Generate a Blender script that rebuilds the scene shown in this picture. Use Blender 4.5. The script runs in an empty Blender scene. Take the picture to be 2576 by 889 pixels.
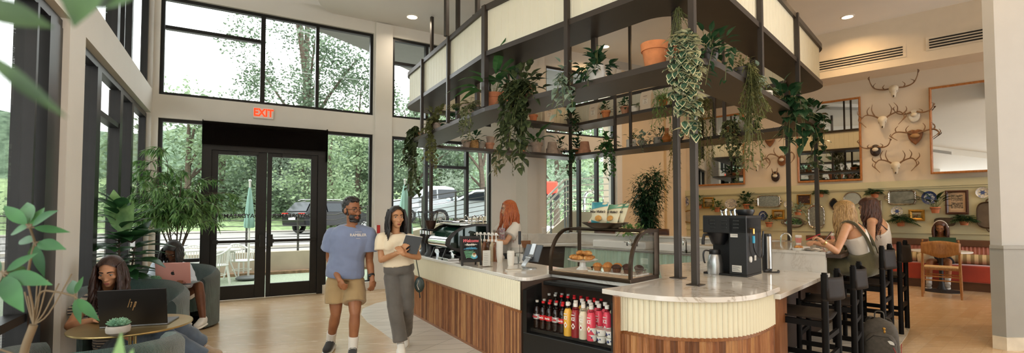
import bpy, math, random
from mathutils import Vector, Matrix, Quaternion, noise
R=random.Random(7)
PI=math.pi
D=math.radians
SC=bpy.context.scene
COL=SC.collection
# ---------------------------------------------------------------- camera model (photo 2576x889)
F,HZ,CH,PT=1200.,533.,1.55,D(2.0)
CY=HZ-F*math.tan(PT)
def ray(px,py):
    a=(px-1288)/F; b=(CY-py)/F
    return Vector((a,math.cos(PT)-b*math.sin(PT),math.sin(PT)+b*math.cos(PT)))
def atz(px,py,z):
    r=ray(px,py); return r*((z-CH)/r.z)+Vector((0,0,CH))
def aty(px,py,y):
    r=ray(px,py); return r*(y/r.y)+Vector((0,0,CH))
def atplane(px,py,P,n):
    r=ray(px,py); n=Vector((n[0],n[1],0)); P=Vector((P[0],P[1],0))
    return r*(P.dot(n)/r.dot(n))+Vector((0,0,CH))
def V(*a): return Vector(a)
# ---------------------------------------------------------------- mesh builder
class MB:
    def __init__(s): s.v=[]; s.f=[]; s.m=[]
    def add(s,vs,fs,mi=0):
        o=len(s.v); s.v+=[tuple(v) for v in vs]; s.f+=[tuple(i+o for i in f) for f in fs]; s.m+=[mi]*len(fs); return s
    def box(s,x0,x1,y0,y1,z0,z1,mi=0,M=None):
        vs=[Vector((x,y,z)) for z in (z0,z1) for y in (y0,y1) for x in (x0,x1)]
        if M is not None: vs=[M@v for v in vs]
        return s.add(vs,[(0,2,3,1),(4,5,7,6),(0,1,5,4),(2,6,7,3),(0,4,6,2),(1,3,7,5)],mi)
    def bar(s,p,q,w,h,mi=0,up=(0,0,1)):
        p=Vector(p);q=Vector(q);d=(q-p); L=d.length; d=d/L; u=Vector(up)
        if abs(d.dot(u))>.98: u=Vector((1,0,0)) if abs(d.x)<.9 else Vector((0,1,0))
        x=d.cross(u).normalized(); y=x.cross(d)
        vs=[a+x*i*w/2+y*j*h/2 for a in (p,q) for (i,j) in ((-1,-1),(1,-1),(1,1),(-1,1))]
        return s.add(vs,[(0,1,2,3),(7,6,5,4),(0,4,5,1),(1,5,6,2),(2,6,7,3),(3,7,4,0)],mi)
    def prism(s,poly,z0,z1,mi=0,hole=None):
        n=len(poly)
        vs=[(x,y,z0) for x,y in poly]+[(x,y,z1) for x,y in poly]
        fs=[(i,(i+1)%n,n+(i+1)%n,n+i) for i in range(n)]
        if hole is None: fs+=[tuple(range(n-1,-1,-1)),tuple(range(n,2*n))]; return s.add(vs,fs,mi)
        vs+=[(x,y,z0) for x,y in hole]+[(x,y,z1) for x,y in hole]
        for i in range(n):
            j=(i+1)%n
            fs+=[(2*n+j,2*n+i,3*n+i,3*n+j),(n+i,n+j,3*n+j,3*n+i),(j,i,2*n+i,2*n+j)]
        return s.add(vs,fs,mi)
    def cyl(s,p,q,r0,r1=None,n=16,mi=0,cap=True):
        return s.tube([p,q],[r0,r0 if r1 is None else r1],n,mi,cap)
    def tube(s,pts,r,n=8,mi=0,cap=True,sq=1.0,up=None,closed=False):
        pts=[Vector(p) for p in pts]; k=len(pts)
        if not hasattr(r,'__len__'): r=[r]*k
        vs=[];fs=[];px=None
        for i,p in enumerate(pts):
            if closed: d=pts[(i+1)%k]-pts[i-1]
            else: d=pts[min(i+1,k-1)]-pts[max(i-1,0)]
            if d.length<1e-9: d=Vector((0,0,1))
            d.normalize()
            if px is None:
                u=Vector(up) if up else (Vector((0,0,1)) if abs(d.z)<.9 else Vector((1,0,0)))
                x=d.cross(u).normalized()
            else:
                x=px-d*px.dot(d)
                if x.length<1e-6: x=d.orthogonal()
                x.normalize()
            px=x; y=x.cross(d)
            for j in range(n):
                a=2*PI*j/n+(PI/4 if n==4 else 0)
                vs.append(p+(x*math.cos(a)+y*math.sin(a)*sq)*r[i])
        for i in range(k if closed else k-1):
            for j in range(n):
                a=i*n+j;b=i*n+(j+1)%n;i2=(i+1)%k
                fs.append((a,i2*n+j,i2*n+(j+1)%n,b))
        if cap and not closed: fs+=[tuple(range(n)),tuple(range((k-1)*n+n-1,(k-1)*n-1,-1))]
        return s.add(vs,fs,mi)
    def lathe(s,prof,c=(0,0,0),n=24,mi=0,sx=1,sy=1,M=None,a0=0,a1=2*PI,wob=None):
        c=Vector(c);vs=[];fs=[];k=len(prof);full=abs(a1-a0-2*PI)<1e-6;m=n if full else n+1
        for r,z in prof:
            for j in range(m):
                a=a0+(a1-a0)*j/n; w=1 if wob is None else wob(a,r,z)
                v=Vector((r*w*math.cos(a)*sx,r*w*math.sin(a)*sy,z))
                if M is not None: v=M@v
                vs.append(c+v)
        for i in range(k-1):
            for j in range(n):
                j2=(j+1)%m
                fs.append((i*m+j,i*m+j2,(i+1)*m+j2,(i+1)*m+j))
        return s.add(vs,fs,mi)
    def ell(s,c,rx,ry=None,rz=None,n=12,mi=0,M=None):
        ry=rx if ry is None else ry; rz=rx if rz is None else rz
        h=max(4,n//2)
        prof=[(max(math.sin(PI*i/h),1e-4),-math.cos(PI*i/h)) for i in range(h+1)]
        S=Matrix.Diagonal((rx,ry,rz)).to_4x4()
        return s.lathe(prof,c,n,mi,M=(M.to_4x4() @ S) if M is not None else S)
    def grid(s,fn,nu,nv,mi=0,cu=False):
        vs=[fn(i/nu,j/nv) for i in range(nu+(0 if cu else 1)) for j in range(nv+1)];fs=[]
        for i in range(nu):
            i2=(i+1)%nu if cu else i+1
            for j in range(nv): fs.append((i*(nv+1)+j,i2*(nv+1)+j,i2*(nv+1)+j+1,i*(nv+1)+j+1))
        return s.add(vs,fs,mi)
    def leaf(s,p,d,L,W,up=(0,0,1),curl=.25,n=3,mi=0,fold=.25,tip=1.0,base=.45):
        """one leaf blade from p along d"""
        p=Vector(p);d=Vector(d).normalized();u=Vector(up)
        x=d.cross(u)
        if x.length<1e-3: x=d.orthogonal()
        x.normalize(); y=x.cross(d)
        vs=[];fs=[]
        for i in range(n+1):
            t=i/n
            w=W*.5*(math.sin(PI*min(1,t**base if t>0 else 0))*1.0 if t>0 else .06)
            if i==n: w=W*.02*tip
            c=p+d*(L*t)-y*(curl*L*t*t)
            vs+=[c-x*w+y*w*fold,c,c+x*w+y*w*fold]
        for i in range(n):
            a=3*i;b=a+3
            fs+=[(a,a+1,b+1,b),(a+1,a+2,b+2,b+1)]
        return s.add(vs,fs,mi)
    def xf(s,M,i0=0):
        s.v[i0:]=[tuple(M@Vector(v)) for v in s.v[i0:]]; return s
    def build(s,name,mats,parent=None,smooth=40,world=False,bevel=0,loc=None,rz=0,bn=2):
        me=bpy.data.meshes.new(name)
        vs=s.v
        if world and parent is not None:
            Mi=wm(parent).inverted(); vs=[tuple(Mi@Vector(v)) for v in vs]
        me.from_pydata(vs,[],s.f)
        if not isinstance(mats,(list,tuple)): mats=[mats]
        for m in mats: me.materials.append(m)
        if len(mats)>1: me.polygons.foreach_set('material_index',s.m)
        if smooth:
            me.polygons.foreach_set('use_smooth',[True]*len(me.polygons))
            me.set_sharp_from_angle(angle=D(smooth))
        me.validate(); me.update()
        o=bpy.data.objects.new(name,me); COL.objects.link(o)
        if parent is not None: o.parent=parent
        if loc is not None: o.location=loc
        if rz: o.rotation_euler=(0,0,rz)
        if bevel:
            b=o.modifiers.new('bevel','BEVEL'); b.width=bevel; b.segments=bn; b.limit_method='ANGLE'; b.angle_limit=D(40)
        return o
def wm(o):
    m=Matrix.LocRotScale(o.location,o.rotation_euler,o.scale)
    return wm(o.parent)@m if o.parent else m
def tag(o,label=None,cat=None,group=None,kind=None):
    if label: o['label']=label
    if cat: o['category']=cat
    if group: o['group']=group
    if kind: o['kind']=kind
    return o
def thing(name,label,cat,loc=(0,0,0),rz=0,group=None,kind=None,tilt=None):
    o=bpy.data.objects.new(name,None); COL.objects.link(o); o.empty_display_size=.05
    o.location=loc; o.rotation_euler=tilt if tilt else (0,0,rz)
    return tag(o,label,cat,group,kind)
KIDS={}
def kids(o): return [c for c in bpy.data.objects if c.parent==o]
def dup(root,loc,rz=None,label=None,group=None,sc=None):
    r=root.copy(); COL.objects.link(r); r.location=loc
    if rz is not None: r.rotation_euler=(0,0,rz)
    if sc: r.scale=(sc,sc,sc) if not hasattr(sc,'__len__') else sc
    if label: r['label']=label
    if group: r['group']=group
    for ch in list(root.children):
        c=ch.copy(); COL.objects.link(c); c.parent=r
        for g in ch.children:
            d=g.copy(); COL.objects.link(d); d.parent=c
    return r
def RZ(a): return Matrix.Rotation(a,4,'Z')
def RX(a): return Matrix.Rotation(a,4,'X')
def RY(a): return Matrix.Rotation(a,4,'Y')
def T(*a): return Matrix.Translation(Vector(a))
def rounded(poly,rad,n=8):
    """round the corners of a CCW/CW polygon; rad: radius per corner"""
    out=[];k=len(poly)
    for i,(x,y) in enumerate(poly):
        r=rad[i] if hasattr(rad,'__len__') else rad
        p=Vector((x,y)); a=Vector(poly[i-1])-p; b=Vector(poly[(i+1)%k])-p
        if r<=1e-4: out+=[(x,y)]*(1); continue
        a.normalize();b.normalize(); h=math.acos(max(-1,min(1,a.dot(b))))/2
        t=r/math.tan(h); c=p+(a+b).normalized()*(r/math.sin(h))
        s=p+a*t;e=p+b*t; a0=math.atan2(s.y-c.y,s.x-c.x); a1=math.atan2(e.y-c.y,e.x-c.x)
        da=(a1-a0+PI)%(2*PI)-PI
        out+=[(c.x+r*math.cos(a0+da*j/n),c.y+r*math.sin(a0+da*j/n)) for j in range(n+1)]
    return out
def bez(p0,p1,p2,p3,n=8):
    p0,p1,p2,p3=map(Vector,(p0,p1,p2,p3))
    return [p0*(1-t)**3+p1*3*t*(1-t)**2+p2*3*t*t*(1-t)+p3*t**3 for t in [i/n for i in range(n+1)]]
def catmull(P,n=4):
    P=[Vector(p) for p in P];out=[]
    for i in range(len(P)-1):
        a=P[max(i-1,0)];b=P[i];c=P[i+1];d=P[min(i+2,len(P)-1)]
        for j in range(n):
            t=j/n
            out.append(.5*((2*b)+(c-a)*t+(2*a-5*b+4*c-d)*t*t+(3*b-a-3*c+d)*t**3))
    out.append(P[-1]); return out
# ---------------------------------------------------------------- materials
def lin(h):
    if not isinstance(h,str): return tuple(h)[:3]
    h=h.lstrip('#'); c=[int(h[i:i+2],16)/255 for i in (0,2,4)]
    return tuple(x/12.92 if x<=.04045 else ((x+.055)/1.055)**2.4 for x in c)
MATS={}
class NT:
    def __init__(s,name):
        s.m=bpy.data.materials.new(name); s.m.use_nodes=True; s.t=s.m.node_tree
        s.b=s.t.nodes['Principled BSDF']; s.o=s.t.nodes['Material Output']; s.tc=None
    def n(s,ty,**k):
        x=s.t.nodes.new(ty)
        for a,b in k.items():
            if a.startswith('i_'): x.inputs[int(a[2:]) if a[2:].isdigit() else a[2:].replace('_',' ')].default_value=b
            else: setattr(x,a,b)
        return x
    def l(s,a,b): s.t.links.new(a,b)
    def co(s,kind='Object',scale=None,rot=None):
        if s.tc is None: s.tc=s.n('ShaderNodeTexCoord')
        o=s.tc.outputs[kind]
        if scale is not None or rot is not None:
            mp=s.n('ShaderNodeMapping')
            if scale is not None: mp.inputs['Scale'].default_value=scale if hasattr(scale,'__len__') else (scale,)*3
            if rot is not None: mp.inputs['Rotation'].default_value=rot
            s.l(o,mp.inputs['Vector']); o=mp.outputs[0]
        return o
    def noise(s,scale,co=None,detail=3,rough=.5,dist=0):
        x=s.n('ShaderNodeTexNoise'); x.inputs['Scale'].default_value=scale; x.inputs['Detail'].default_value=detail
        x.inputs['Roughness'].default_value=rough; x.inputs['Distortion'].default_value=dist
        s.l(co or s.co(),x.inputs['Vector']); return x.outputs['Fac']
    def ramp(s,fac,stops,interp='LINEAR'):
        x=s.n('ShaderNodeValToRGB'); e=x.color_ramp.elements; x.color_ramp.interpolation=interp
        while len(e)<len(stops): e.new(.5)
        for i,(p,c) in enumerate(stops): e[i].position=p; e[i].color=(*lin(c),1)
        s.l(fac,x.inputs['Fac']); return x.outputs['Color']
    def mix(s,fac,a,b,mode='MIX'):
        x=s.n('ShaderNodeMix'); x.data_type='RGBA'; x.blend_type=mode
        for sock,v in ((x.inputs[0],fac),(x.inputs[6],a),(x.inputs[7],b)):
            if hasattr(v,'is_linked'): s.l(v,sock)
            elif isinstance(v,(int,float)): sock.default_value=v
            else: sock.default_value=(*lin(v),1)
        return x.outputs[2]
    def math(s,op,a,b=0.):
        x=s.n('ShaderNodeMath'); x.operation=op
        for i,v in enumerate((a,b)):
            if hasattr(v,'is_linked'): s.l(v,x.inputs[i])
            else: x.inputs[i].default_value=v
        return x.outputs[0]
    def bump(s,h,strength=.3,dist=.01):
        x=s.n('ShaderNodeBump'); x.inputs['Strength'].default_value=strength; x.inputs['Distance'].default_value=dist
        s.l(h,x.inputs['Height']); s.l(x.outputs[0],s.b.inputs['Normal'])
    def set(s,col=None,rough=None,metal=None,spec=None,sheen=None,coat=None,sss=None):
        b=s.b.inputs
        if col is not None:
            if hasattr(col,'is_linked'): s.l(col,b['Base Color'])
            else: b['Base Color'].default_value=(*lin(col),1)
        if rough is not None:
            if hasattr(rough,'is_linked'): s.l(rough,b['Roughness'])
            else: b['Roughness'].default_value=rough
        if metal is not None: b['Metallic'].default_value=metal
        if spec is not None: b['Specular IOR Level'].default_value=spec
        if sheen: b['Sheen Weight'].default_value=sheen
        if coat: b['Coat Weight'].default_value=coat
        if sss: b['Subsurface Weight'].default_value=sss; b['Subsurface Radius'].default_value=(.012,.005,.003); b['Subsurface Scale'].default_value=.6
        return s.m
def mat(name,col,rough=.5,metal=0,var=.12,vs=6,bump=0,bs=60,spec=None,sheen=None,coat=None):
    """plain procedural material: slight colour variation by noise, optional bump"""
    if name in MATS: return MATS[name]
    k=NT(name); c=lin(col)
    if var:
        a=tuple(x*(1-var) for x in c); b=tuple(min(1,x*(1+var)) for x in c)
        x=k.ramp(k.noise(vs),[(.3,a),(.7,b)])
    else: x=col
    k.set(x,rough,metal,spec,sheen,coat)
    if bump: k.bump(k.noise(bs,detail=4),bump,.004)
    MATS[name]=k.m; return k.m
def emit(name,col,st):
    k=NT(name); k.b.inputs['Base Color'].default_value=(*lin(col),1); k.b.inputs['Emission Color'].default_value=(*lin(col),1); k.b.inputs['Emission Strength'].default_value=st
    return k.m
def glassmat(name,tint=(1,1,1),refl=1.0,rough=0.0,alpha=None):
    """thin clear pane: transparent plus a fresnel reflection"""
    k=NT(name); k.t.nodes.remove(k.b)
    tr=k.n('ShaderNodeBsdfTransparent'); tr.inputs[0].default_value=(*tint,1)
    gl=k.n('ShaderNodeBsdfGlossy'); gl.inputs['Roughness'].default_value=rough
    lw=k.n('ShaderNodeLayerWeight'); lw.inputs[0].default_value=.12
    f=k.math('MULTIPLY',lw.outputs['Fresnel'],refl)
    mx=k.n('ShaderNodeMixShader'); k.l(f,mx.inputs[0]); k.l(tr.outputs[0],mx.inputs[1]); k.l(gl.outputs[0],mx.inputs[2])
    out=mx.outputs[0]
    if alpha:
        df=k.n('ShaderNodeBsdfDiffuse'); df.inputs[0].default_value=(*lin(alpha[0]),1)
        m2=k.n('ShaderNodeMixShader'); m2.inputs[0].default_value=alpha[1]; k.l(out,m2.inputs[1]); k.l(df.outputs[0],m2.inputs[2]); out=m2.outputs[0]
    k.l(out,k.o.inputs[0]); return k.m
def leafmat(name,c1,c2,rough=.45,trans=.3,scale=9,edge=None):
    k=NT(name)
    oi=k.n('ShaderNodeObjectInfo')
    c=k.ramp(k.noise(scale,detail=2),[(.32,c1),(.68,c2)])
    k.set(c,rough,0,.4)
    tl=k.n('ShaderNodeBsdfTranslucent'); k.l(c,tl.inputs[0])
    mx=k.n('ShaderNodeMixShader'); mx.inputs[0].default_value=trans
    k.l(k.b.outputs[0],mx.inputs[1]); k.l(tl.outputs[0],mx.inputs[2]); k.l(mx.outputs[0],k.o.inputs[0])
    return k.m
def woodmat(name,c1,c2,c3,scale=(1,1,12),rough=.45,axis=None,bump=.05):
    k=NT(name); co=k.co('Object',scale)
    g=k.noise(3.0,co,5,.6,1.2)
    k.set(k.ramp(g,[(.25,c1),(.5,c2),(.75,c3)]),rough,0,.4)
    k.bump(g,bump,.003); return k.m
# ================================================================= setting
WALL=mat('wall_paint','#dfdad0',.6,0,.02,3)
BEIGE=mat('warm_wall_paint','#d9c3a0',.6,0,.02,3)
CEILM=mat('ceiling_paint','#e6e2da',.7,0,.015,2)
BLK=mat('black_frame_metal','#161412',.38,.25,.15,8)
BRN=mat('bronze_frame_metal','#2a211b',.4,.35,.2,8)
GLASS=glassmat('window_glass',(.97,.985,.975),.55)
CLEAR=glassmat('clear_acrylic',(.97,.98,.98),1.1)
def wood_floor():
    k=NT('oak_plank_floor'); co=k.co('Object',None,(0,0,D(-40)))
    br=k.n('ShaderNodeTexBrick'); k.l(co,br.inputs['Vector'])
    br.offset=.37; br.inputs['Scale'].default_value=1; br.inputs['Brick Width'].default_value=1.6; br.inputs['Row Height'].default_value=.15
    br.inputs['Mortar Size'].default_value=.0015; br.inputs['Mortar Smooth'].default_value=.2; br.inputs['Bias'].default_value=.0
    br.inputs['Color1'].default_value=(*lin('#d3bc9c'),1); br.inputs['Color2'].default_value=(*lin('#c3a680'),1); br.inputs['Mortar'].default_value=(*lin('#9c8266'),1)
    g=k.noise(2.2,k.co('Object',(1.2,14,1),(0,0,D(-40))),5,.6,.8)
    c=k.mix(.4,br.outputs['Color'],k.ramp(g,[(.25,'#b08a5e'),(.5,'#caa981'),(.8,'#dbc2a0')]))
    k.set(c,k.ramp(g,[(.2,(.2,.2,.2)),(.9,(.32,.32,.32))]),0,.5); k.bump(br.outputs['Fac'],.15,.002); return k.m
def tile_floor():
    k=NT('pale_tile'); mp=k.n('ShaderNodeMapping'); 
    sep=k.n('ShaderNodeSeparateXYZ'); k.l(k.co('Object',None,(0,0,D(-8))),sep.inputs[0])
    cb=k.n('ShaderNodeCombineXYZ'); k.l(k.math('ADD',sep.outputs[0],k.math('MULTIPLY',sep.outputs[1],-.75)),cb.inputs[0]); k.l(sep.outputs[1],cb.inputs[1])
    br=k.n('ShaderNodeTexBrick'); k.l(cb.outputs[0],br.inputs['Vector']); br.offset=0
    br.inputs['Scale'].default_value=1; br.inputs['Brick Width'].default_value=.62; br.inputs['Row Height'].default_value=.21
    br.inputs['Mortar Size'].default_value=.004; br.inputs['Mortar Smooth'].default_value=.1
    br.inputs['Color1'].default_value=(*lin('#d3cdc1'),1); br.inputs['Color2'].default_value=(*lin('#c6bfb1'),1); br.inputs['Mortar'].default_value=(*lin('#857d70'),1)
    k.set(br.outputs['Color'],.35,0,.5); k.bump(br.outputs['Fac'],-.2,.003); return k.m
def S(name,mb,m,**k):
    o=mb.build(name,m,**k); o['kind']='structure'; return o
_b0=V(-5.1,8.258,0);_bd=V(.866,.5,0);_bn=V(.5,-.866,0)
fp=[_b0+_bd*12.6-_bn*.25,_b0-_bd*1.05-_bn*.25,_b0-_bd*1.05+_bn*13,V(-1.5,-8,0),V(13,-8,0),V(13,9,0)]
m=MB(); m.prism([(p.x,p.y) for p in fp],-.1,0); S('floor',m,wood_floor(),smooth=0)
m=MB(); m.box(-.6,13,-5.6,-5.4,0,6); S('wall_rear_unseen',m,WALL,smooth=0)  # unseen wall, added to cut the daylight from behind the camera
# tiled apron round the counters
tp=[atz(*p,0).xy for p in ((1000,752),(945,764),(912,778),(908,792),(925,812),(955,832),(1002,868))]
tp+=[V(-.35,3.2),V(.6,2.55),V(1.8,2.3),V(3.0,2.9),V(3.9,3.7)]+[atz(*p,0).xy for p in ((2250,889),(2282,845),(2290,826),(2280,814),(2245,801))]+[V(5.6,7.5),V(5.0,9.3),V(3,11),V(0,10.5)]
m=MB(); m.prism([(p.x,p.y) for p in tp],0,.004); S('floor_tile',m,tile_floor(),smooth=0)
# ---- back wall (local x along the wall, y outwards)
B0=V(-5.1,8.258,0); BD=V(math.sin(D(60)),math.cos(D(60)),0); BN=V(BD.y,-BD.x,0)
BM=T(*B0)@RZ(D(30))
def bw(px,py,off=0.):
    P=B0+BN*off; q=atplane(px,py,P,BN); return (q-B0).dot(BD),q.z
CE=5.42
m=MB()
for x0,x1,z0,z1 in ((-1.1,-.86,0,CE),(2.65,3.04,0,CE),(5.36,6.86,0,CE),(9.13,12.6,0,CE),(-.86,2.65,3.11,3.5),(3.04,5.36,3.11,3.5),(6.86,9.13,3.11,3.5),(-.86,2.65,5.18,CE),(3.04,5.36,5.18,CE),(6.86,9.13,5.18,CE),(9.13,12.6,CE,6),(-1.1,12.6,CE,6)):
    m.box(x0,x1,0,.3,z0,z1)
m.box(2.68,3.02,-.05,.1,0,CE-.02)
S('wall_back',m,WALL,smooth=0).matrix_world=BM
m=MB(); m.box(9.32,10.95,-.012,.01,0,CE); m.box(10.95,12.6,-.1,.01,0,CE); S('wall_niche',m,BEIGE,smooth=0).matrix_world=BM
m=MB(); m.box(9.14,9.32,-.03,.02,0,CE); S('trim_1',m,WALL,smooth=0).matrix_world=BM
m=MB()
for x0,x1 in ((1.72,3.06),(5.36,6.8)): m.box(x0,x1,-.075 if x0<3 else -.02,.0,0,.16)
S('baseboard_back',m,WALL,smooth=0).matrix_world=BM
def window(n,M,x0,x1,z0,z1,vs,hs,fw=.055,y=.06,d=.09,mat_=BLK,glass=True,skip=()):
    """frame with mullions and a pane; vs: x of verticals (or (x,width)), hs: (z,xa,xb)"""
    root=bpy.data.objects.new('window_%d'%n,None); COL.objects.link(root); root.matrix_world=M; root['kind']='structure'
    b=MB(); b.box(x0,x0+fw,y,y+d,z0,z1); b.box(x1-fw,x1,y,y+d,z0,z1); b.box(x0+fw,x1-fw,y,y+d,z0,z0+fw); b.box(x0+fw,x1-fw,y,y+d,z1-fw,z1)
    for v in vs:
        v,w=v if hasattr(v,'__len__') else (v,.06)
        b.box(v-w/2,v+w/2,y-.015,y+d+.01,z0+fw,z1-fw)
    for z,a,c in hs: b.box(a,c,y-.01,y+d,z-.03,z+.03)
    b.build('window_frame',mat_,root,smooth=0)
    if glass:
        g=MB(); g.box(x0+.02,x1-.02,y+d/2-.004,y+d/2+.004,z0+.02,z1-.02); g.build('window_pane',GLASS,root,smooth=0)
    return root
window(1,BM,-.86,2.65,3.5,5.18,[(.66,.075),(1.59,.06)],[(4.66,-.8,.62)])
window(2,BM,-.86,-.19,.0,3.11,[],[(.72,-.8,-.25)])
window(3,BM,1.74,2.65,.12,3.11,[],[(.72,1.8,2.6)])
window(4,BM,3.04,5.36,3.5,5.18,[(3.8,.06),(4.76,.06)],[(4.66,3.1,5.3)])
window(5,BM,3.04,5.36,.75,3.11,[(3.8,.07),(4.76,.07)],[(2.53,3.8,4.76)])
window(6,BM,6.86,9.13,3.5,5.18,[(7.7,.06),(8.53,.06)],[])
window(7,BM,6.86,9.13,.75,3.11,[(7.94,.07),(8.53,.07)],[])
m=MB(); m.box(3.04,5.36,.0,.3,0,.75); m.box(6.86,9.13,0,.3,0,.75); S('wall_sill',m,WALL,smooth=0).matrix_world=BM
# ---- entrance doors: dark frame, transom box, two glazed leaves
dr=bpy.data.objects.new('trim_2',None); COL.objects.link(dr); dr.matrix_world=BM; dr['kind']='structure'
m=MB(); m.box(-.22,-.1,-.02,.16,0,3.11); m.box(1.62,1.75,-.02,.16,0,3.11); m.box(-.1,1.62,-.02,.16,3.04,3.11); m.box(-.1,1.62,-.02,.16,2.62,2.72)
m.build('door_frame',BLK,dr,smooth=0)
m=MB(); m.box(-.1,1.62,.0,.14,2.72,3.04); m.build('transom_panel',mat('dark_transom','#1d1916',.18,.1,.1),dr,smooth=0)
m=MB(); m.box(1.755,1.775,-.1,0,2.5,3.12); m.box(-.24,-.225,-.1,0,2.7,3.12); m.box(-.24,1.775,-.115,-.1,2.7,3.1); m.build('valance',glassmat('smoked_valance',(.35,.32,.3),1.0),dr,smooth=0)
LETT=mat('black_vinyl','#0b0b0b',.5)
def text(s,size,m,parent,name='lettering',ext=.0012,mirror=False,loc=(0,0,0),rot=(PI/2,0,0),font_shear=0,sx=1.0,bold=0,sp=1.0):
    c=bpy.data.curves.new('t','FONT'); c.body=s; c.size=size; c.align_x='CENTER'; c.align_y='CENTER'; c.extrude=ext; c.shear=font_shear; c.resolution_u=2; c.offset=bold; c.space_character=sp
    t=bpy.data.objects.new('t',c); COL.objects.link(t)
    me=bpy.data.meshes.new_from_object(t.evaluated_get(bpy.context.evaluated_depsgraph_get())); bpy.data.objects.remove(t)
    me.name=name; me.materials.clear(); me.materials.append(m)
    o=bpy.data.objects.new(name,me); COL.objects.link(o); o.parent=parent; o.location=loc; o.rotation_euler=rot; o.scale=((-1 if mirror else 1)*sx,1,1)
    return o
for i,(x0,x1,hx) in enumerate(((-.1,.755,.70),(.765,1.62,.82))):
    d=bpy.data.objects.new('door_%d'%(i+1),None); COL.objects.link(d); d.matrix_world=BM; d['kind']='structure'
    m=MB(); g0=x0+(.06 if i==0 else .1); g1=x1-(.16 if i==0 else .13)
    g0,g1=((-.0,.585),(.84,1.5))[i]
    m.box(x0,g0,.02,.075,0.01,2.62); m.box(g1,x1,.02,.075,.01,2.62); m.box(g0,g1,.02,.075,.01,.25); m.box(g0,g1,.02,.075,2.55,2.62)
    m.build('door_leaf',BLK,d,smooth=0,bevel=.004)
    g=MB(); g.box(g0-.01,g1+.01,.044,.05,.24,2.56); g.build('door_pane',GLASS,d,smooth=0)
    b=MB(); b.box(x0+.04,x1-.04,-.05,-.025,1.0,1.05); b.box(x0+.05,x0+.12,-.03,.02,.99,1.06); b.box(x1-.12,x1-.05,-.03,.02,.99,1.06)
    b.build('push_bar',BLK,d,smooth=0,bevel=.004)
    b=MB(); b.box(hx-.045,hx+.045,-.075,.02,.92,1.14); b.build('latch_housing',BLK,d,smooth=0,bevel=.008)
    b=MB(); b.box(.3 if i==0 else 1.0,.62 if i==0 else 1.3,-.04,.02,2.56,2.62); b.build('door_closer',BLK,d,smooth=0,bevel=.006)
    text('DAYDREAMER',.105,LETT,d,'door_lettering',.001,True,((g0+g1)/2+.02,.04,1.47),(PI/2,0,0),0,1.0,.002)
# exit sign
e=thing('exit_sign','white exit sign with red letters above the black double doors','sign',BM@V(.68,0,3.33))
e.rotation_euler=(0,0,D(30)); m=MB(); m.box(-.165,.165,-.04,0,-.1,.1); m.build('housing',mat('white_plastic','#e9e4dc',.4),e,smooth=0,bevel=.008)
text('EXIT',.19,emit('exit_red','#ff3a12',1.6),e,'letters',.003,False,(0,-.043,0),(PI/2,0,0),0,.82,.006)
# fire alarm
e=thing('fire_alarm','small red and white fire alarm pull on the column beside the doors','fire alarm',BM@V(2.75,-.08,1.2),D(30))
m=MB(); m.box(-.03,.03,-.04,.03,-.08,.08); m.build('body',mat('alarm_red','#c3261a',.4),e,smooth=0,bevel=.006)
m=MB(); m.box(-.06,-.032,-.03,.03,-.07,.08); m.build('plate',MATS['white_plastic'],e,smooth=0,bevel=.003)
# ---- left wall (local x from the corner towards the viewer, y inwards)
L0=V(-5.914,7.788,0); LM=T(*L0)@RZ(D(-60))
def LWp(x,y,z): return LM@V(x,y,z)
m=MB()
for x0,x1,z0,z1 in ((-.1,.1,0,CE),(3.98,4.45,0,6),(.1,3.98,3.16,3.56),(.1,3.98,5.2,CE)): m.box(x0,x1,-.16,0,z0,z1)
m.box(4.45,8.5,-.16,0,3.16,6)
S('wall_left',m,WALL,smooth=0).matrix_world=LM
LG=-.15
window(8,LM,.1,3.98,.06,3.14,[(1.3,.13),(2.05,.16),(3.18,.17)],[(2.62,2.1,3.1)],.075,LG,.09)
window(9,LM,.1,3.98,3.56,5.2,[(1.5,.09),(2.35,.14),(2.0,.05)],[],.075,LG,.09)
window(10,LM,4.45,8.4,.06,3.14,[(4.62,.3),(5.02,.04)],[(.8,4.7,8.4)],.075,LG,.1)
m=MB(); m.box(-.1,8.4,-.2,.0,0,.06); S('baseboard_left',m,WALL,smooth=0).matrix_world=LM
# ---- ceiling: lower slab with a curved edge, higher recess beyond it
cp=[atz(*p,CE).xy for p in ((800,0),(806,12),(820,24),(842,36),(866,45),(900,53))]
cw=[(p.x,p.y) for p in cp]
q=BM@V(12.6,.3,0); q1=BM@V(2.7,.3,0)
low=[(-.2,-6),(-3,-6),(-1.9,3.0),(-2.35,4.6)]+cw+[(q1.x,q1.y)]+[tuple((BM@V(6.3,.3,0)).xy),(1.3,8),(.6,2),(.2,-6)]
m=MB(); m.prism(low,CE,CE+.12); m.prism([(-9,6),(-6,9.5),(-1,12),(0,9),(-1,-6),(-4,-6)],5.95,6.05); m.prism([(.2,-6),(.6,2),(1.3,8),tuple((BM@V(6.3,.3,0)).xy),tuple(q.xy),(13,8),(13,-6)],5.66,5.8)
q2=BM@V(6.3,.3,0); pw_=[(.2,-3.5),(.6,2),(1.3,8),(q2.x,q2.y)]
for a,b in zip(pw_,pw_[1:]): m.add([(a[0],a[1],CE),(b[0],b[1],CE),(b[0],b[1],5.8),(a[0],a[1],5.8)],[(0,1,2,3)])
S('ceiling',m,CEILM,smooth=0)
# ---- square column
m=MB(); c=V(.357,11.0); a=V(-.725,.688);b=V(.688,.725)
m.prism([tuple(c),tuple(c+b*.63),tuple(c+b*.63+a*.72),tuple(c+a*.72)],0,5.66); S('column',m,WALL,smooth=0)
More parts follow.
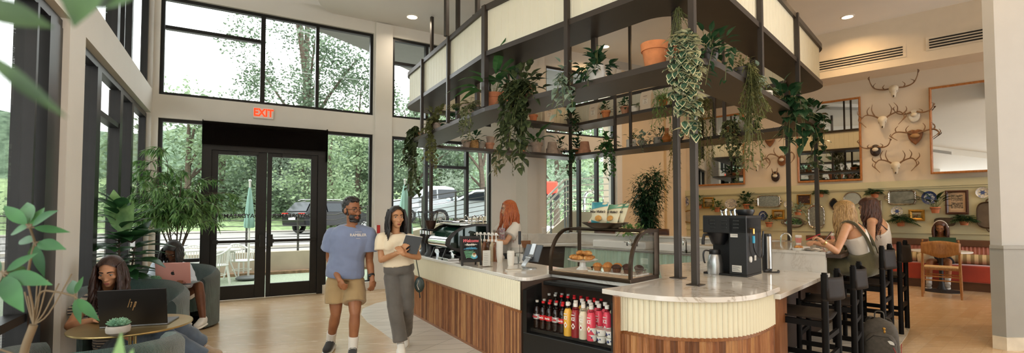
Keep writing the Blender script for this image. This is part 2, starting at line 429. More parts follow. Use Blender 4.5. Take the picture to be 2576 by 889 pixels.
# ---- right wall, 45 degrees: points with x+y = A
RW=19.2; RN=V(-.7071,-.7071,0); RM=lambda a:T(a/2,a/2,0)@RZ(D(-45))   # local x to the right, -y into the room
def rw(px,py,a=RW,lift=0.):
    q=atplane(px,py,(a/2,a/2),(1,1)); return (q.x-a/2)*.7071-(q.y-a/2)*.7071,q.z
m=MB(); m.box(-9.2,6,0,.2,0,6); S('wall_right',m,mat('plaster_wall','#d8c9b4',.65,0,.03,2,.05,30),smooth=0).matrix_world=RM(RW)
m=MB(); m.box(-9.2,6,-.78,-.0,4.62,5.7); S('trim_3',m,mat('bulkhead_paint','#dccdb6',.6,0,.02),smooth=0).matrix_world=RM(RW)
m=MB(); x0,z0=rw(1712,494); x1,z1=rw(2503,465.2); xa,za=rw(2233,587); xb,zb=rw(2507,588.4)
SAGE=mat('sage_panel_paint','#c6c09c',.55,0,.02)
m.add([(x0-.5,-.012,0),(x1+1,-.012,0),(x1+1,-.012,z1+.07),(x0-.5,-.012,z0+.0)],[(0,1,2,3)]);
m.bar((x0-.5,-.03,z0+.07),(x1+1,-.03,z1+.1),.05,.15); m.bar((x0-.5,-.022,z0-.005),(x1+1,-.022,z1),.035,.03)
m.bar((x0-.5,-.022,za-.02),(x1+1,-.022,zb),.035,.03)
S('trim_4',m,SAGE,smooth=0).matrix_world=RM(RW)
# ---- wainscoted wall end on the right
GREYP=mat('grey_wainscot','#99978f',.5,0,.03); WHITEP=mat('wall_white','#b9b6b0',.6,0,.02)
W=[(5.515,5.52),(5.56,5.43),(9,5.36),(9,6.5),(6.7,6.6)]
m=MB(); m.prism(W,1.16,6); S('wall_end',m,WHITEP,smooth=0)
W2=[(5.485,5.50),(5.545,5.40),(9,5.33),(9,6.5),(6.65,6.6)]
m=MB(); m.prism(W2,0,1.13); m.prism([(x-.02,y-.02) for x,y in W2],1.13,1.165); S('wall_end_wainscot',m,GREYP,smooth=0)
m=MB(); 
for xx in (6.02,6.9): m.box(xx,xx+.012,5.38,5.392,.1,1.12)
S('trim_5',m,mat('dark_groove','#5d5c56',.7),smooth=0)
m=MB(); m.prism([(x-.03,y-.03) for x,y in W2],0,.14); S('baseboard_end',m,mat('ivory_base','#d9cfba',.5),smooth=0)
# ---- ceiling downlights
LAMP=emit('lamp_lens','#ffe3b8',7); RIM=mat('lamp_rim','#e8e2d8',.5)
def downlight(x,y,z,label,r=.085,group=None):
    t=thing('ceiling_light',label,'ceiling light',(x,y,z),0,group)
    m=MB(); m.lathe([(r,-.012),(r+.012,-.014),(r+.03,-.004),(r+.03,.0)],n=28); m.build('rim',RIM,t)
    m=MB(); m.lathe([(.0001,-.011),(r+.002,-.011)],n=28); m.build('lens',LAMP,t); return t
for (px,py,z,lb) in ((1037,42,CE,'round lit downlight over the walkway by the doors'),(2132,42,5.66,'round lit downlight above the two slot vents'),(1522,117,5.66,'round lit downlight seen through the open shelf of the canopy')):
    p=atz(px,py,z); downlight(p.x,p.y,z,lb,.1)
# ---- slot vents in the bulkhead
VB=mat('vent_white','#d9cbb5',.5); VD=mat('vent_dark','#15110d',.8)
for i,(pa,pb,lb) in enumerate((((2040,173),(2272,152),'long slot vent partly behind the canopy, four dark slots'),((2338,131),(2503,101),'long slot vent above the big mirror, four dark slots'))):
    xa,za=rw(*pa,RW-1.1); xb,zb=rw(*pb,RW-1.1); zc=4.93 if i==0 else 4.97
    t=thing('slot_vent',lb,'vent',RM(RW-1.1)@V(0,-.005,0),D(-45))
    m=MB(); m.box(xa-.05,xb+.05,-.01,.0,zc-.14,zc+.13); m.build('vent_frame',VB,t,smooth=0)
    m=MB()
    for j in range(4): m.box(xa,xb,-.014,-.009,zc-.105+j*.055,zc-.075+j*.055)
    m.build('slots',VD,t,smooth=0)
# ================================================================= canopy with plant shelves
v1=V(-math.sin(D(45)),math.cos(D(45)),0); v2=V(math.cos(D(45)),math.sin(D(45)),0)
ZS,ZU,ZT=2.86,3.50,4.155
CAN=mat('canopy_bronze','#3b332c',.42,.25,.12,4)
CREAM=mat('cream_panel_paint','#e4dec6',.5,0,.02)
P1=atz(1219.5,269,ZS).xy; P2=atz(1768,130,ZS).xy; P0=P1+V(-.485,.875)*3.65; P3=V(5.06,7.58); P4=V(1.45,11.72)
OUT=[tuple(p) for p in (P0,P1,P2,P3,P4)]
INN=[tuple(atz(x,y,ZS-.05).xy) for x,y in ((1088,371),(1243,308),(1698,204),(1992,324),(1435,395))]
ro=rounded(OUT,[.45,.012,.34,.45,.1],8); ri=rounded(INN,[.3,.05,.3,.3,.12],8)
can=thing('shelving_canopy','large dark bronze shelving canopy with cream boarded fascia over the counters','shelving',(1.6,6.5,0))
m=MB(); m.prism(ro,ZS-.055,ZS,hole=ri); m.build('lower_shelf',CAN,can,30,True)
m=MB(); m.prism(ro,ZU,ZU+.06,hole=ri); m.build('upper_shelf',CAN,can,30,True)
cen=V(1.4,7.6)
def inset(poly,d):
    out=[];n=len(poly)
    for i in range(n):
        p=V(*poly[i]);a=V(*poly[i-1]);b=V(*poly[(i+1)%n]); t=(b-a).normalized(); nn=V(-t.y,t.x)
        if nn.dot(cen-p)<0: nn=-nn
        out.append(tuple(p+nn*d))
    return out
m=MB(); m.prism(ro,ZT-.07,ZT,hole=inset(ro,.07)); m.build('top_rail',CAN,can,30,True)
def resample(path,step,closed=False):
    P=[V(*p) for p in path]; 
    if closed: P=P+[P[0]]
    L=[0]
    for a,b in zip(P,P[1:]): L.append(L[-1]+(b-a).length)
    n=max(1,round(L[-1]/step)); out=[];j=0
    for i in range(n+1):
        s=L[-1]*i/n
        while j<len(P)-2 and L[j+1]<s: j+=1
        t=(s-L[j])/max(L[j+1]-L[j],1e-9); out.append(P[j].lerp(P[j+1],t))
    return out
def board(mb,path,z0,z1,th,sg=1,groove=.006,gw=.005):
    """boarded panel with v grooves: path points are the groove positions"""
    n=len(path); o=[]
    for i,p in enumerate(path):
        t=(path[min(i+1,n-1)]-path[max(i-1,0)]).normalized(); nn=V(t.y,-t.x)*sg
        if 0<i<n-1: o+=[p-t*gw,p-nn*groove,p+t*gw]
        else: o+=[p]
    q=[(a.x,a.y) for a in o]; k=len(q)
    bk=[]
    for i,p in enumerate(o):
        t=(o[min(i+1,k-1)]-o[max(i-1,0)]).normalized(); bk.append(p-V(t.y,-t.x)*sg*th)
    vs=[(a.x,a.y,z) for z in (z0,z1) for a in o]+[(a.x,a.y,z) for z in (z0,z1) for a in bk]
    fs=[]
    for i in range(k-1): fs+=[(i,i+1,k+i+1,k+i),(2*k+i+1,2*k+i,3*k+i,3*k+i+1),(k+i,k+i+1,3*k+i+1,3*k+i),(i+1,i,2*k+i,2*k+i+1)]
    mb.add(vs,fs)
fi=inset(ro,.035)
m=MB(); board(m,resample(fi,.125,True),ZU+.06,ZT-.07,.03,1 if True else -1); m.build('fascia_panel',CREAM,can,20,True)
def edge_at(px,A,B):
    A=V(*A);B=V(*B); k=(px-1288)/F*1.0; d=B-A
    t=(k*A.y-A.x)/(d.x-k*d.y); return A+d*t
def upright(p,z0,z1,s=.05,name='post',ang=45,par=can,m_=None):
    b=MB(); b.box(-s/2,s/2,-s/2,s/2,z0,z1,M=T(p[0],p[1],0)@RZ(D(ang))); return b.build(name,m_ or CAN,par,0,True,bevel=.004)
for px,a,b,an in ((1060,1,0,-61),(1126,1,0,-61),(1428,1,2,45),(1921,2,3,45),(2014,2,3,45)):
    p=edge_at(px,OUT[a],OUT[b]); upright(p,ZS,ZT,.05,'upright',an)
upright(P1+V(.0,.03),ZS,ZT,.07,'upright',40)
pc=atz(1746,141,ZS).xy; upright(pc+V(0,.03),ZS,ZT,.055,'upright')
for px,a,b,s in ((1304,1,2,.075),(1498,1,2,.06),(1588,3,4,.05),(1800,3,4,.05),(1826,3,4,.05),(1278,0,4,.05),(1150,0,1,.06),(1200,0,1,.06),(1900,2,3,.06)):
    p=edge_at(px,INN[a],INN[b]); upright(p,ZS,5.4 if px<1300 else 5.66,s,'inner_post')
HB=.912
for p,z0,s in ((atz(1750,718,HB),HB,.056),(atz(1706,700,HB),HB,.056)):
    q=(p.x,p.y); upright(q,z0,ZS-.05 if p.x>1.595 and p.y<4.4 else 5.66,s)
    b=MB(); b.box(-.06,.06,-.06,.06,z0,z0+.008,M=T(p.x,p.y,0)@RZ(D(45))); b.build('foot_plate',CAN,can,0,True)
for px,y,z0,z1 in ((1031,8.95,.0,ZS-.05),(1084,9.3,0,5.4),(1985,7.42,1.1,5.66),(2056,7.55,1.1,ZS-.05)):
    upright(((px-1288)/F*y,y),z0,z1,.056)
upright(INN[4],0,5.66,.056)
p=edge_at(1549,INN[3],INN[4]); upright(p,ZS,ZU+.5,.05,'upright')
for px,y,z1 in ((1121,7.0,5.4),(1192,9.2,5.4)): upright(((px-1288)/F*y,y),ZT,z1,.06,'hanger')
# ================================================================= counters
def marble():
    k=NT('marble'); c=k.co('Object')
    w=k.noise(1.1,c,6,.62,1.6); v=k.math('ABSOLUTE',k.math('SUBTRACT',w,.5))
    col=k.ramp(v,[(0,'#a79c8d'),(.006,'#c2bbb0'),(.02,'#d3cec6'),(.1,'#d9d5ce')])
    n2=k.noise(.7,c,2); col=k.mix(k.ramp(n2,[(.46,(0,0,0)),(.56,(1,1,1))]),'#d9d5ce',col)
    k.set(col,.12,0,.5,coat=.3); return k.m
MARBLE=marble()
SL=[woodmat('walnut_slat_%d'%i,a,b,c,(14,14,1.2),.42) for i,(a,b,c) in enumerate((('#6b4128','#8a5736','#a06c45'),('#7d5033','#9d6b45','#b58156'),('#56331e','#70462b','#865a39'),('#8c5f3d','#a9794d','#c09262')))]
WOODT=woodmat('walnut_trim','#6b3f23','#84532f','#9c6a40',(14,14,1.2),.4)
def fluted(mb,path,z0,z1,pitch,depth,sg,concave=True,nm=1,seg=5):
    pts=resample(path,pitch); n=len(pts)
    for i in range(n-1):
        a,b=pts[i],pts[i+1]; t=(b-a).normalized(); nn=V(t.y,-t.x)*sg
        vs=[]
        for z in (z0,z1):
            for j in range(seg+1):
                u=j/seg; d=depth*(1-math.sin(PI*u)) if concave else depth*math.sin(PI*u)**.6
                vs.append((*(a.lerp(b,u)+nn*d),z))
        k=seg+1; mb.add(vs,[(j,j+1,k+j+1,k+j) for j in range(seg)],R.randrange(nm))
UL=V(-.515,.857); UN=V(.857,.515)      # along / into the service counter
C1=V(.09,4.62); A1=C1+UL*3.75
cab=thing('service_counter','service counter with cream fluted band over walnut slats, till and espresso machine on it','counter',(C1.x,C1.y,0))
m=MB(); fluted(m,[A1,C1],.6,.876,.045,.012,1); m.build('fluted_panel',CREAM,cab,50,True)
m=MB(); fluted(m,[A1,C1],.03,.575,.032,.014,1,False,4,4); m.build('slat_panel',SL,cab,50,True)
m=MB(); n_=V(-.857,-.515); q=[A1,C1,C1-n_*.05,A1-n_*.05]; q=[A1+n_*.016,C1+n_*.016,C1-n_*.02,A1-n_*.02]
m.prism([tuple(p) for p in q],.575,.6); m.prism([tuple(p) for p in q],.0,.03); m.build('rail',WOODT,cab,0,True)
m=MB(); q=[A1-n_*.004,C1-n_*.004,C1+UN*.7,A1+UN*.7]; m.prism([tuple(p) for p in q],.0,.876); m.build('carcass',mat('dark_carcass','#3a2a1f',.6),cab,0,True)
D1=atz(1390,689,.91).xy; D2=atz(1592,716,.91).xy
m=MB(); o1=C1+n_*.03+V(.05,-.03)
top=[tuple(A1+n_*.03),tuple(o1),tuple(D1),tuple(D2),tuple(D2+v2.xy*.52),tuple(D2+v2.xy*.52+v1.xy*1.25),tuple(A1+UN*.74)]
top=rounded(top,[.02,.10,.01,.01,.01,.01,.02],5); m.prism(top,.876,.912)
wt=m.build('worktop',MARBLE,smooth=0,bevel=.004); tag(wt,'marble worktop of the service counter, running under the pastry case','worktop')
# under the case
cb2=thing('case_cabinet','dark cabinet under the pastry case behind the drinks fridge','cabinet',(D1.x,D1.y,0))
m=MB(); q=[D1+v2.xy*.06,D2+v2.xy*.06,D2+v2.xy*.5,D2+v2.xy*.5+v1.xy*1.1]; m.prism([tuple(p) for p in q],0,.874); m.build('carcass',MATS['dark_carcass'],cb2,0,True)
# curved end counter
ep=[(1513.9,727),(1551,733),(1589.5,738),(1640,743.5),(1690,747),(1746,748.8),(1795,749),(1836,748),(1872,745.5),(1903,741),(1935,733),(1962,722.5)]
E_=[p.xy for p in catmull([atz(*p,.912) for p in ep],4)]
ec=thing('curved_counter','rounded end counter with wide cream flutes above walnut flutes, coffee brewer on top','counter',(1.5,4.0,0))
def offs(path,d):
    out=[]
    for i,p in enumerate(path):
        t=(path[min(i+1,len(path)-1)]-path[max(i-1,0)]).normalized(); out.append(p+V(-t.y,t.x)*d)
    return out
ein=offs(E_,.035)[4:]; ein[0]=atz(1556,742,.9).xy+V(.01,.05)
fin=offs(ein,.012)
m=MB(); fluted(m,fin,.6,.876,.044,.02,1,True,1,7); m.build('fluted_panel',CREAM,ec,50,True)
m=MB(); fluted(m,fin,.0,.575,.05,.016,1,True,4,7); m.build('flute_slats',SL,ec,50,True)
m=MB(); q=[tuple(p) for p in ein]+[tuple(p) for p in offs(ein,.04)[::-1]]; m.prism(q,.575,.6); m.build('rail',WOODT,ec,30,True)
m=MB(); a=ein[0]; 
m.box(-.035,.01,-.02,.05,0,.876,M=T(a.x,a.y,0)); m.build('end_post',WOODT,ec,0,True); m=MB(); b=ein[-1]; m.box(-.01,.03,-.02,.3,0,.815,M=T(b.x,b.y,0)@RZ(D(-40))); m.build('end_post',WOODT,ec,0,True)
back=[tuple(ein[-1]+v1.xy*.0+V(-.1,.9)),(1.9,5.3),tuple(D2+v2.xy*.55+v1.xy*.1),tuple(D2+v2.xy*.05)]
m=MB(); m.prism([tuple(p) for p in offs(fin,.012)]+back,0,.876); m.build('carcass',MATS['dark_carcass'],ec,0,True)
F2=atz(2088,688,.86).xy; F1=F2+v1.xy*1.35
m=MB(); q=[tuple(p) for p in E_]+[tuple(F1+V(-.05,-.1)),(1.75,5.75),tuple(D2+v2.xy*.525),tuple(D2+V(.02,.0))]
m.prism(q,.872,.912); e=m.build('curved_worktop',MARBLE,smooth=30,bevel=.004); tag(e,'marble worktop with a rounded front edge carrying the black coffee brewer','worktop')
# lower stool counter
E1=atz(1963,742,.86).xy
sc=thing('stool_counter','low marble-topped counter with dark base where the empty stools stand','counter',(2.6,4.9,0))
q=[E1,F2,F2+v1.xy*1.3,E1+v1.xy*.9]
m=MB(); m.prism([tuple(p) for p in q],.818,.86); m.build('marble_top',MARBLE,sc,0,True,bevel=.004)
m=MB(); i_=[E1+v1.xy*.32-v2.xy*.1,F2+v1.xy*.32,F2+v1.xy*1.2,E1+v1.xy*.85]; m.prism([tuple(p) for p in i_],0,.817); m.build('base_panel',mat('shaded_walnut_panel','#2c1a10',.5),sc,0,True)  # shadow under the overhang is put into this dark brown
# raised bar
G=v2.xy
rb=thing('raised_bar','raised bar with marble front and marble top where the women sit','bar counter',(F2.x,F2.y,0))
q=[F2,F2+G*3.2,F2+G*3.2+v1.xy*1.0,F2+v1.xy*1.6]
m=MB(); m.prism([tuple(F2+v1.xy*.04),tuple(F2+v1.xy*.04+G*.06),tuple(F1+v1.xy*.2+G*.06),tuple(F1+v1.xy*.2)],.80,1.062); m.build('marble_front',MARBLE,rb,0,True)
m=MB(); m.prism([tuple(F2+v1.xy*.04),tuple(F2+v1.xy*.04+G*3.0),tuple(F2+v1.xy*.5+G*3.0),tuple(F1+v1.xy*.25),tuple(F1-G*.012+v1.xy*.25),tuple(F2+v1.xy*.04-G*.012)],1.062,1.095); m.build('marble_top',MARBLE,rb,0,True,bevel=.003)
m=MB(); m.prism([tuple(F2-v1.xy*.1+G*.02),tuple(F2-v1.xy*.1+G*3.0),tuple(F2+v1.xy*.05+G*3.0),tuple(F2+v1.xy*.05+G*.02)],1.03,1.07); m.build('edge_board',mat('dark_edge_wood','#3a2618',.4),rb,0,True)
m=MB(); m.prism([tuple(F2+v1.xy*.32+G*.1),tuple(F2+v1.xy*.32+G*3.0),tuple(F2+v1.xy*.5+G*3.0),tuple(F2+v1.xy*.5+G*.1)],0,1.062); m.build('base_panel',MATS['shaded_walnut_panel'],rb,0,True)
# back counter with sinks and curtain
S0=V(1.32,9.62); S1=V(3.45,7.48); 
sv=(S1-S0).normalized(); sn=V(-sv.y,sv.x)   # sn: away from viewer
if sn.y<0: sn=-sn
SM=Matrix(((sv.x,sn.x,0,S0.x),(sv.y,sn.y,0,S0.y),(0,0,1,0),(0,0,0,1))); SL_=(S1-S0).length
sk=thing('sink_counter','back counter with white sinks, raised marble ledge and mint curtain below','counter',tuple(SM@V(SL_/2,.3,0)))
m=MB(); m.box(-.6,SL_+.6,.55,.62,0,1.07,M=SM); m.build('ledge_wall',MARBLE,sk,0,True)
m=MB(); m.box(-.6,SL_+.6,.5,.85,1.07,1.1,M=SM); m.build('ledge_top',MARBLE,sk,0,True,bevel=.004)
m=MB(); m.box(-.6,SL_+.6,.0,.55,.835,.86,M=SM); m.build('counter_top',mat('pale_counter','#c9c4ba',.3),sk,0,True)
WHITE=mat('white_enamel','#e9e7e2',.25,0,.02)
for a in (.35,1.72):
    m=MB(); m.box(a,a+1.15,.02,.5,.86,1.0,M=SM); b=m; 
    s_=m.build('sink_basin',WHITE,sk,0,True,bevel=.02)
CURT=mat('mint_curtain','#b3c9b6',.8,0,.05,5)
m=MB()
def cf(u,v):
    x=-.5+u*(SL_+1.0); z=.05+.765*v; w=.035*(1-.6*v)
    return SM@V(x,-.012+w*math.sin(x*42+.8*math.sin(x*9))+.01*math.sin(x*97),z)
m.grid(cf,260,5); m.build('curtain',CURT,sk,180,True)
m=MB(); m.cyl(SM@V(-.5,-.03,.822),SM@V(SL_+.5,-.03,.822),.01,n=8); m.build('curtain_rail',mat('steel','#b9b7b2',.25,1,.05),sk,40,True)
STEEL=MATS['steel']; CHROME=mat('chrome','#d8d8d6',.08,1,.02)
bk=thing('side_counter','pale counter by the square column behind the barista','counter',(.6,9.6,0))
m=MB(); m.box(-.35,1.55,-.3,.3,.86,.9,M=T(.62,9.75,0)@RZ(D(16))); m.build('counter_top',MATS['pale_counter'],bk,0,True)
m=MB(); m.box(-.3,1.5,-.05,.28,0,.86,M=T(.62,9.75,0)@RZ(D(16))); m.build('carcass',MATS['dark_carcass'],bk,0,True)
m=MB(); m.box(-.35,1.55,.3,.5,.0,1.08,M=T(.62,9.75,0)@RZ(D(16))); m.build('ledge',MATS['pale_counter'],bk,0,True)
# drinks fridge
fr0=V(.105,4.60); fv=(atz(1535,875.7,.42).xy-atz(1313.4,827.6,.42).xy).normalized(); fn=V(-fv.y,fv.x)
if fn.y<0: fn=-fn
FRM=Matrix(((fv.x,fn.x,0,fr0.x),(fv.y,fn.y,0,fr0.y),(0,0,1,0),(0,0,0,1))); FW=1.0
fg=thing('drinks_fridge','black open-front drinks fridge full of bottles set into the counter','fridge',tuple(FRM@V(FW/2,.3,0)))
FB=mat('black_fridge_metal','#141414',.35,.1,.1,30)
m=MB(); m.box(0,FW,0,.62,0,.40,M=FRM); m.build('base',FB,fg,0,True,bevel=.006)
for x in (0,FW-.045):
    m=MB(); m.add([FRM@V(a,b,z) for a in (x,x+.045) for b,z in ((0,.4),(.62,.4),(.62,.87),(.3,.865),(0,.80))],[(0,1,2,3,4),(9,8,7,6,5),(0,5,6,1),(1,6,7,2),(2,7,8,3),(3,8,9,4),(4,9,5,0)]); m.build('side_panel',FB,fg,0,True)
m=MB(); m.box(.045,FW-.045,.55,.62,.40,.87,M=FRM); m.build('back_panel',FB,fg,0,True)
m=MB(); m.bar(FRM@V(.045,.33,.845),FRM@V(FW-.045,.33,.845),.16,.04); m.build('hood',FB,fg,0,True,bevel=.008)
m=MB(); m.box(.045,FW-.045,.06,.55,.405,.435,M=FRM); m.build('deck',mat('dark_deck','#1f1d1b',.3),fg,0,True)
m=MB(); m.box(.045,FW-.045,.012,.018,.42,.52,M=FRM); m.build('glass_guard',CLEAR,fg,0,True)
# ================================================================= outside
def ST(name,mb,m,smooth=0,M=BM):
    o=mb.build(name,m,smooth=smooth); o['kind']='structure'
    if M is not None: o.matrix_world=M
    return o
CONC=mat('concrete','#b9ac98',.85,0,.1,2,.1,20); ASPH=mat('asphalt','#8d8a86',.9,0,.08,3,.1,60)
TURF=mat('turf','#949f88',.9,0,.25,30,.5,120); GRASS=mat('lawn_grass','#8ba070',.9,0,.35,3,.6,40); DIRT=mat('mulch','#8a6f56',.95,0,.4,12,.6,50)
m=MB(); m.box(-9,14,.3,4.0,-.09,-.03); ST('patio_ground',m,TURF)
m=MB(); m.box(-9,14,4.2,60,.3,.42); ST('street',m,ASPH)
m=MB(); m.box(-20,7,-12,12,-.12,-.05); ST('side_ground',m,CONC,0,LM@RZ(PI)@T(0,-5.0,0)) if False else None
m=MB(); m.box(-12,9,-60,-.2,-.12,-.05); ST('side_ground',m,ASPH,0,LM)
m=MB(); m.box(-9,5.2,3.7,4.05,-.05,.04); ST('mulch_path',m,DIRT)
# retaining wall, stepping up to the right as a ramp
OFF=-4.1
def bx(px): return bw(px,600,OFF)[0]
prof=[(-9,.50),(bx(845),.52),(bx(900),.62),(bx(1000),.86),(bx(1106),1.2),(bx(1250),1.45)]
m=MB()
for (a,za),(b,zb) in zip(prof,prof[1:]): m.add([(a,4.0,-.1),(b,4.0,-.1),(b,4.0,zb),(a,4.0,za),(a,4.25,za),(b,4.25,zb)],[(0,1,2,3),(3,2,5,4)])
ST('retaining_wall',m,CONC)
m=MB(); m.box(-9,14,7.0,7.3,.4,.5); m.box(-9,14,19.5,19.8,.4,.52); ST('kerb',m,mat('kerb_concrete','#c2bcb0',.85,0,.05))
m=MB(); m.grid(lambda u,v:V(-30+u*70,19.8+v*14,.5+3.2*v*v+.5*noise.noise(V(u*20,v*6,3))),40,10); ST('grass_bank',m,GRASS,60)
m=MB(); HM=leafmat('distant_forest','#415540','#72876c',.9,.05,2.2); m.grid(lambda u,v:V(-60+u*120,34+v*10,.5+(8.6+1.6*noise.noise(V(u*13,2,0))+.8*noise.noise(V(u*50,v*5,1)))*math.sin(v*PI/2)),160,10); m.grid(lambda u,v:LM.inverted() and BM.inverted()@(LM@V(-25+u*60,-24-v*8,.0+(7.5+1.6*noise.noise(V(u*9,5,0))+.8*noise.noise(V(u*40,v*5,7)))*math.sin(v*PI/2))),90,8); ST('hill',m,HM,60)
RAILM=mat('rail_metal','#5b5a57',.4,.6,.1)
ra=thing('guard_railing','dark metal guard railing on the low concrete wall beyond the entrance','railing',BM@V(0,4.1,.5),D(30))
rp=[(-9,.50+.95),(bx(845),.52+.95),(bx(935),1.75),(bx(1066),2.0),(bx(1250),2.4)]
def rz_(x):
    for (a,za),(b,zb) in zip(rp,rp[1:]):
        if a<=x<=b: return za+(zb-za)*(x-a)/(b-a)
    return rp[-1][1]
for k in range(7):
    m=MB(); P=[BM@V(x,4.12,z-k*.145) for x,z in rp]; m.tube(P,.018 if k==0 else .011,6); m.build('rail',RAILM,ra,40,True)
for x in [-6.5,-4.6,-2.7,bx(620),bx(750),3.2]+[bx(p) for p in (925,985,1063,1147,1222)]:
    m=MB(); m.box(-.025,.025,-.02,.02,-1.0,0,M=BM@T(x,4.14,rz_(x))); m.build('baluster_post',RAILM,ra,0,True)
# stairs beyond the window behind the pastry case
def at_(px,py,y): return aty(px,py,y)
sr=thing('outdoor_stairs','concrete stair wall with white slanting rails outside the window behind the pastry case','stairs',(1.5,15,0))
q=[at_(p[0],p[1],14.5) for p in ((1372,600),(1372,592),(1440,533),(1552,533),(1552,640),(1372,640))]
m=MB(); n=len(q); vs=[v for v in q]+[v+V(0,.3,0) for v in q]; m.add(vs,[tuple(range(n)),tuple(range(2*n-1,n-1,-1))]+[(i,(i+1)%n,n+(i+1)%n,n+i) for i in range(n)]); m.build('stair_wall',CONC,sr,0,True)
WR=mat('white_rail','#d9d7d2',.4,.2,.05)
for k in range(6):
    m=MB(); m.tube([at_(1340,533+k*19,14.2),at_(1418,455+k*16,14.2),at_(1424,452+k*16,14.2)],.035 if k<2 else .016,6); m.build('hand_rail',WR,sr,40,True)
    m=MB(); m.tube([at_(1424,452+k*16,14.2),at_(1552,446+k*16,14.2)],.02,6); m.build('level_rail',WR,sr,40,True)
for px in (1386,1421,1428,1540):
    m=MB(); a=at_(px,455 if px>1400 else 495,14.25); m.tube([a,V(a.x,a.y,0)],.035,6); m.build('stair_post',mat('grey_post','#7f8285',.5,.3),sr,40,True)
for px,lb in ((1486,'bright bicycle hoop outside the stair window, beside the middle mullion'),(1536,'bright bicycle hoop outside the stair window, beside the white trim')):
    a=at_(px,540,18); t=thing('bicycle_hoop',lb,'bicycle rack',a); h=at_(px,482,18).z-a.z
    m=MB(); m.tube([(-.25,0,-.6),(-.25,0,h*.6)]+[(-.25*math.cos(x*PI/8),0,h*.6+h*.4*math.sin(x*PI/8)) for x in range(1,8)]+[(.25,0,h*.6),(.25,0,-.6)],.05,8); m.build('hoop',CHROME,t)
# ---- vegetation
LEAF_T=[leafmat('tree_leaf_%d'%i,a,b,.6,.4,.6) for i,(a,b) in enumerate((('#64795a','#96a885'),('#566b52','#83967a'),('#77906a','#a9ba95'),('#6a7a66','#98a692')))]
LEAF_T.append(leafmat('tree_leaf_shade','#4a5a45','#71836a',.7,.12,.6))  # darker grey-green leaves for the two upper-window trees
BARK=mat('bark','#54483c',.9,0,.3,8,.6,30)
def leafcloud(mb,clumps,n,size,rg):
    for _ in range(n):
        c,r=clumps[rg.randrange(len(clumps))]
        d=V(rg.gauss(0,1),rg.gauss(0,1),rg.gauss(0,.8)); d.normalize()
        p=c+d*r*(rg.random()**.45)
        a=V(rg.gauss(0,1),rg.gauss(0,1),rg.gauss(0,.5)-.2).normalized(); b=a.orthogonal().normalized(); b=Quaternion(a,rg.random()*6.28)@b
        s=size*rg.uniform(.6,1.3)
        mb.add([p,p+a*s*.5+b*s*.28,p+a*s,p+a*s*.5-b*s*.28],[(0,1,2,3)])
def tree(x,y,h,cr,label,n=2600,size=.32,mi=0,seed=1,base=.0,trunk=.18,low=.25,nc=26,name='tree',sq=1.0,branches=5,group=None):
    rg=random.Random(seed); t=thing(name,label,'tree',(x,y,base),0,group)
    cl=[]
    for i in range(nc):
        a=rg.random()*6.28; u=rg.random(); zz=low+(1-low)*u; rr=cr*math.sqrt(max(.08,1-(2*(u-.42))**2))*rg.uniform(.35,1)
        cl.append((V(rr*math.cos(a),rr*math.sin(a)*sq,h*zz*.93),cr*rg.uniform(.22,.42)))
    m=MB(); leafcloud(m,cl,n,size,rg); m.build('foliage',LEAF_T[mi],t,0)
    m=MB(); m.tube(catmull([(0,0,-.5),(rg.uniform(-.1,.1),0,h*.3),(rg.uniform(-.3,.3),rg.uniform(-.2,.2),h*.6),(0,0,h*.86)],3),[trunk*(1-.8*i/9) for i in range(10)],7)
    for c,r in cl[:branches]:
        z=c.z*.55; m.tube(catmull([(0,0,z),c*.5+V(0,0,z*.55),c],3),[trunk*.45*(1-.13*i) for i in range(7)],5)
    m.build('trunk',BARK,t)
    return t
def atd(px,y): return (px-1288)/F*y,y
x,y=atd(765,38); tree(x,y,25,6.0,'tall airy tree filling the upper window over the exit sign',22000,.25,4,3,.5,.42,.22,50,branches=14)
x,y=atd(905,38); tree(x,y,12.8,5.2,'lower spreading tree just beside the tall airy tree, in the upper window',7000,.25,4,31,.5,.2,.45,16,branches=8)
for i,(px,y,h,cr,mi,lb) in enumerate(((560,33,8,3.6,1,'dark green tree straight behind the closed parasol by the doors'),(470,30,9,3.8,0,'tree seen through the sidelight beside the doors'),(700,36,8.5,3.2,3,'grey green tree over the rear of the black car'),
   (1040,34,9.5,3.6,1,'dense tree outside, behind the second closed parasol'),(1110,36,10,3.6,2,'light green tree above the silver pickup'),(1215,33,10,3.4,3,'brownish tree beside the square column, outside'),(1400,34,10,4,3,'grey green tree above the stair rails'),(1490,38,11,4,1,'tree behind the bicycle hoops'),(1560,32,8,3.4,2,'pale bright tree next to the white window trim'),(1300,40,12,4,0,'tree hidden mostly by the square column'))):
    x,yy=atd(px,y); tree(x,yy,h,cr,lb,4600,.27,mi,50+i,.8,.25,.08,30)
for i,(px,y,h,cr,mi,lb) in enumerate(((835,30,6.6,3.0,2,'vine covered mound of leaves above the black car roof'),(900,31,7.6,3.2,2,'tall vine covered mound behind the head of the walking man'),(960,32,7.0,3.0,1,'vine covered mound beside the pale column'),(640,34,5.5,3.0,1,'low leafy mound between the doors and the road'),(760,33,5.8,2.6,3,'leafy mound right behind the black car rear'))):
    x,yy=atd(px,y); tree(x,yy,h,cr,lb,5600,.22,mi,90+i,.6,.2,.02,40,name='vine_covered_tree')
for i,(lx,ly,h,cr,mi,lb) in enumerate(((-3,-14,9,4,1,'tree outside the side windows nearest the corner'),(1,-16,11,4.5,0,'tree outside the side windows behind the fiddle leaf fig'),(4.5,-15,10,4.2,3,'big tree outside the near side window'),(8,-13,12,4.5,1,'dark tree outside the near side window, closest to the viewer'),(-7,-20,10,5,0,'distant tree seen past the corner window'))):
    p=LM@V(lx,ly,0); tree(p.x,p.y,h,cr,lb,4200,.26,mi,130+i,.0,.25,.1,30)
rg=random.Random(5); m=MB()
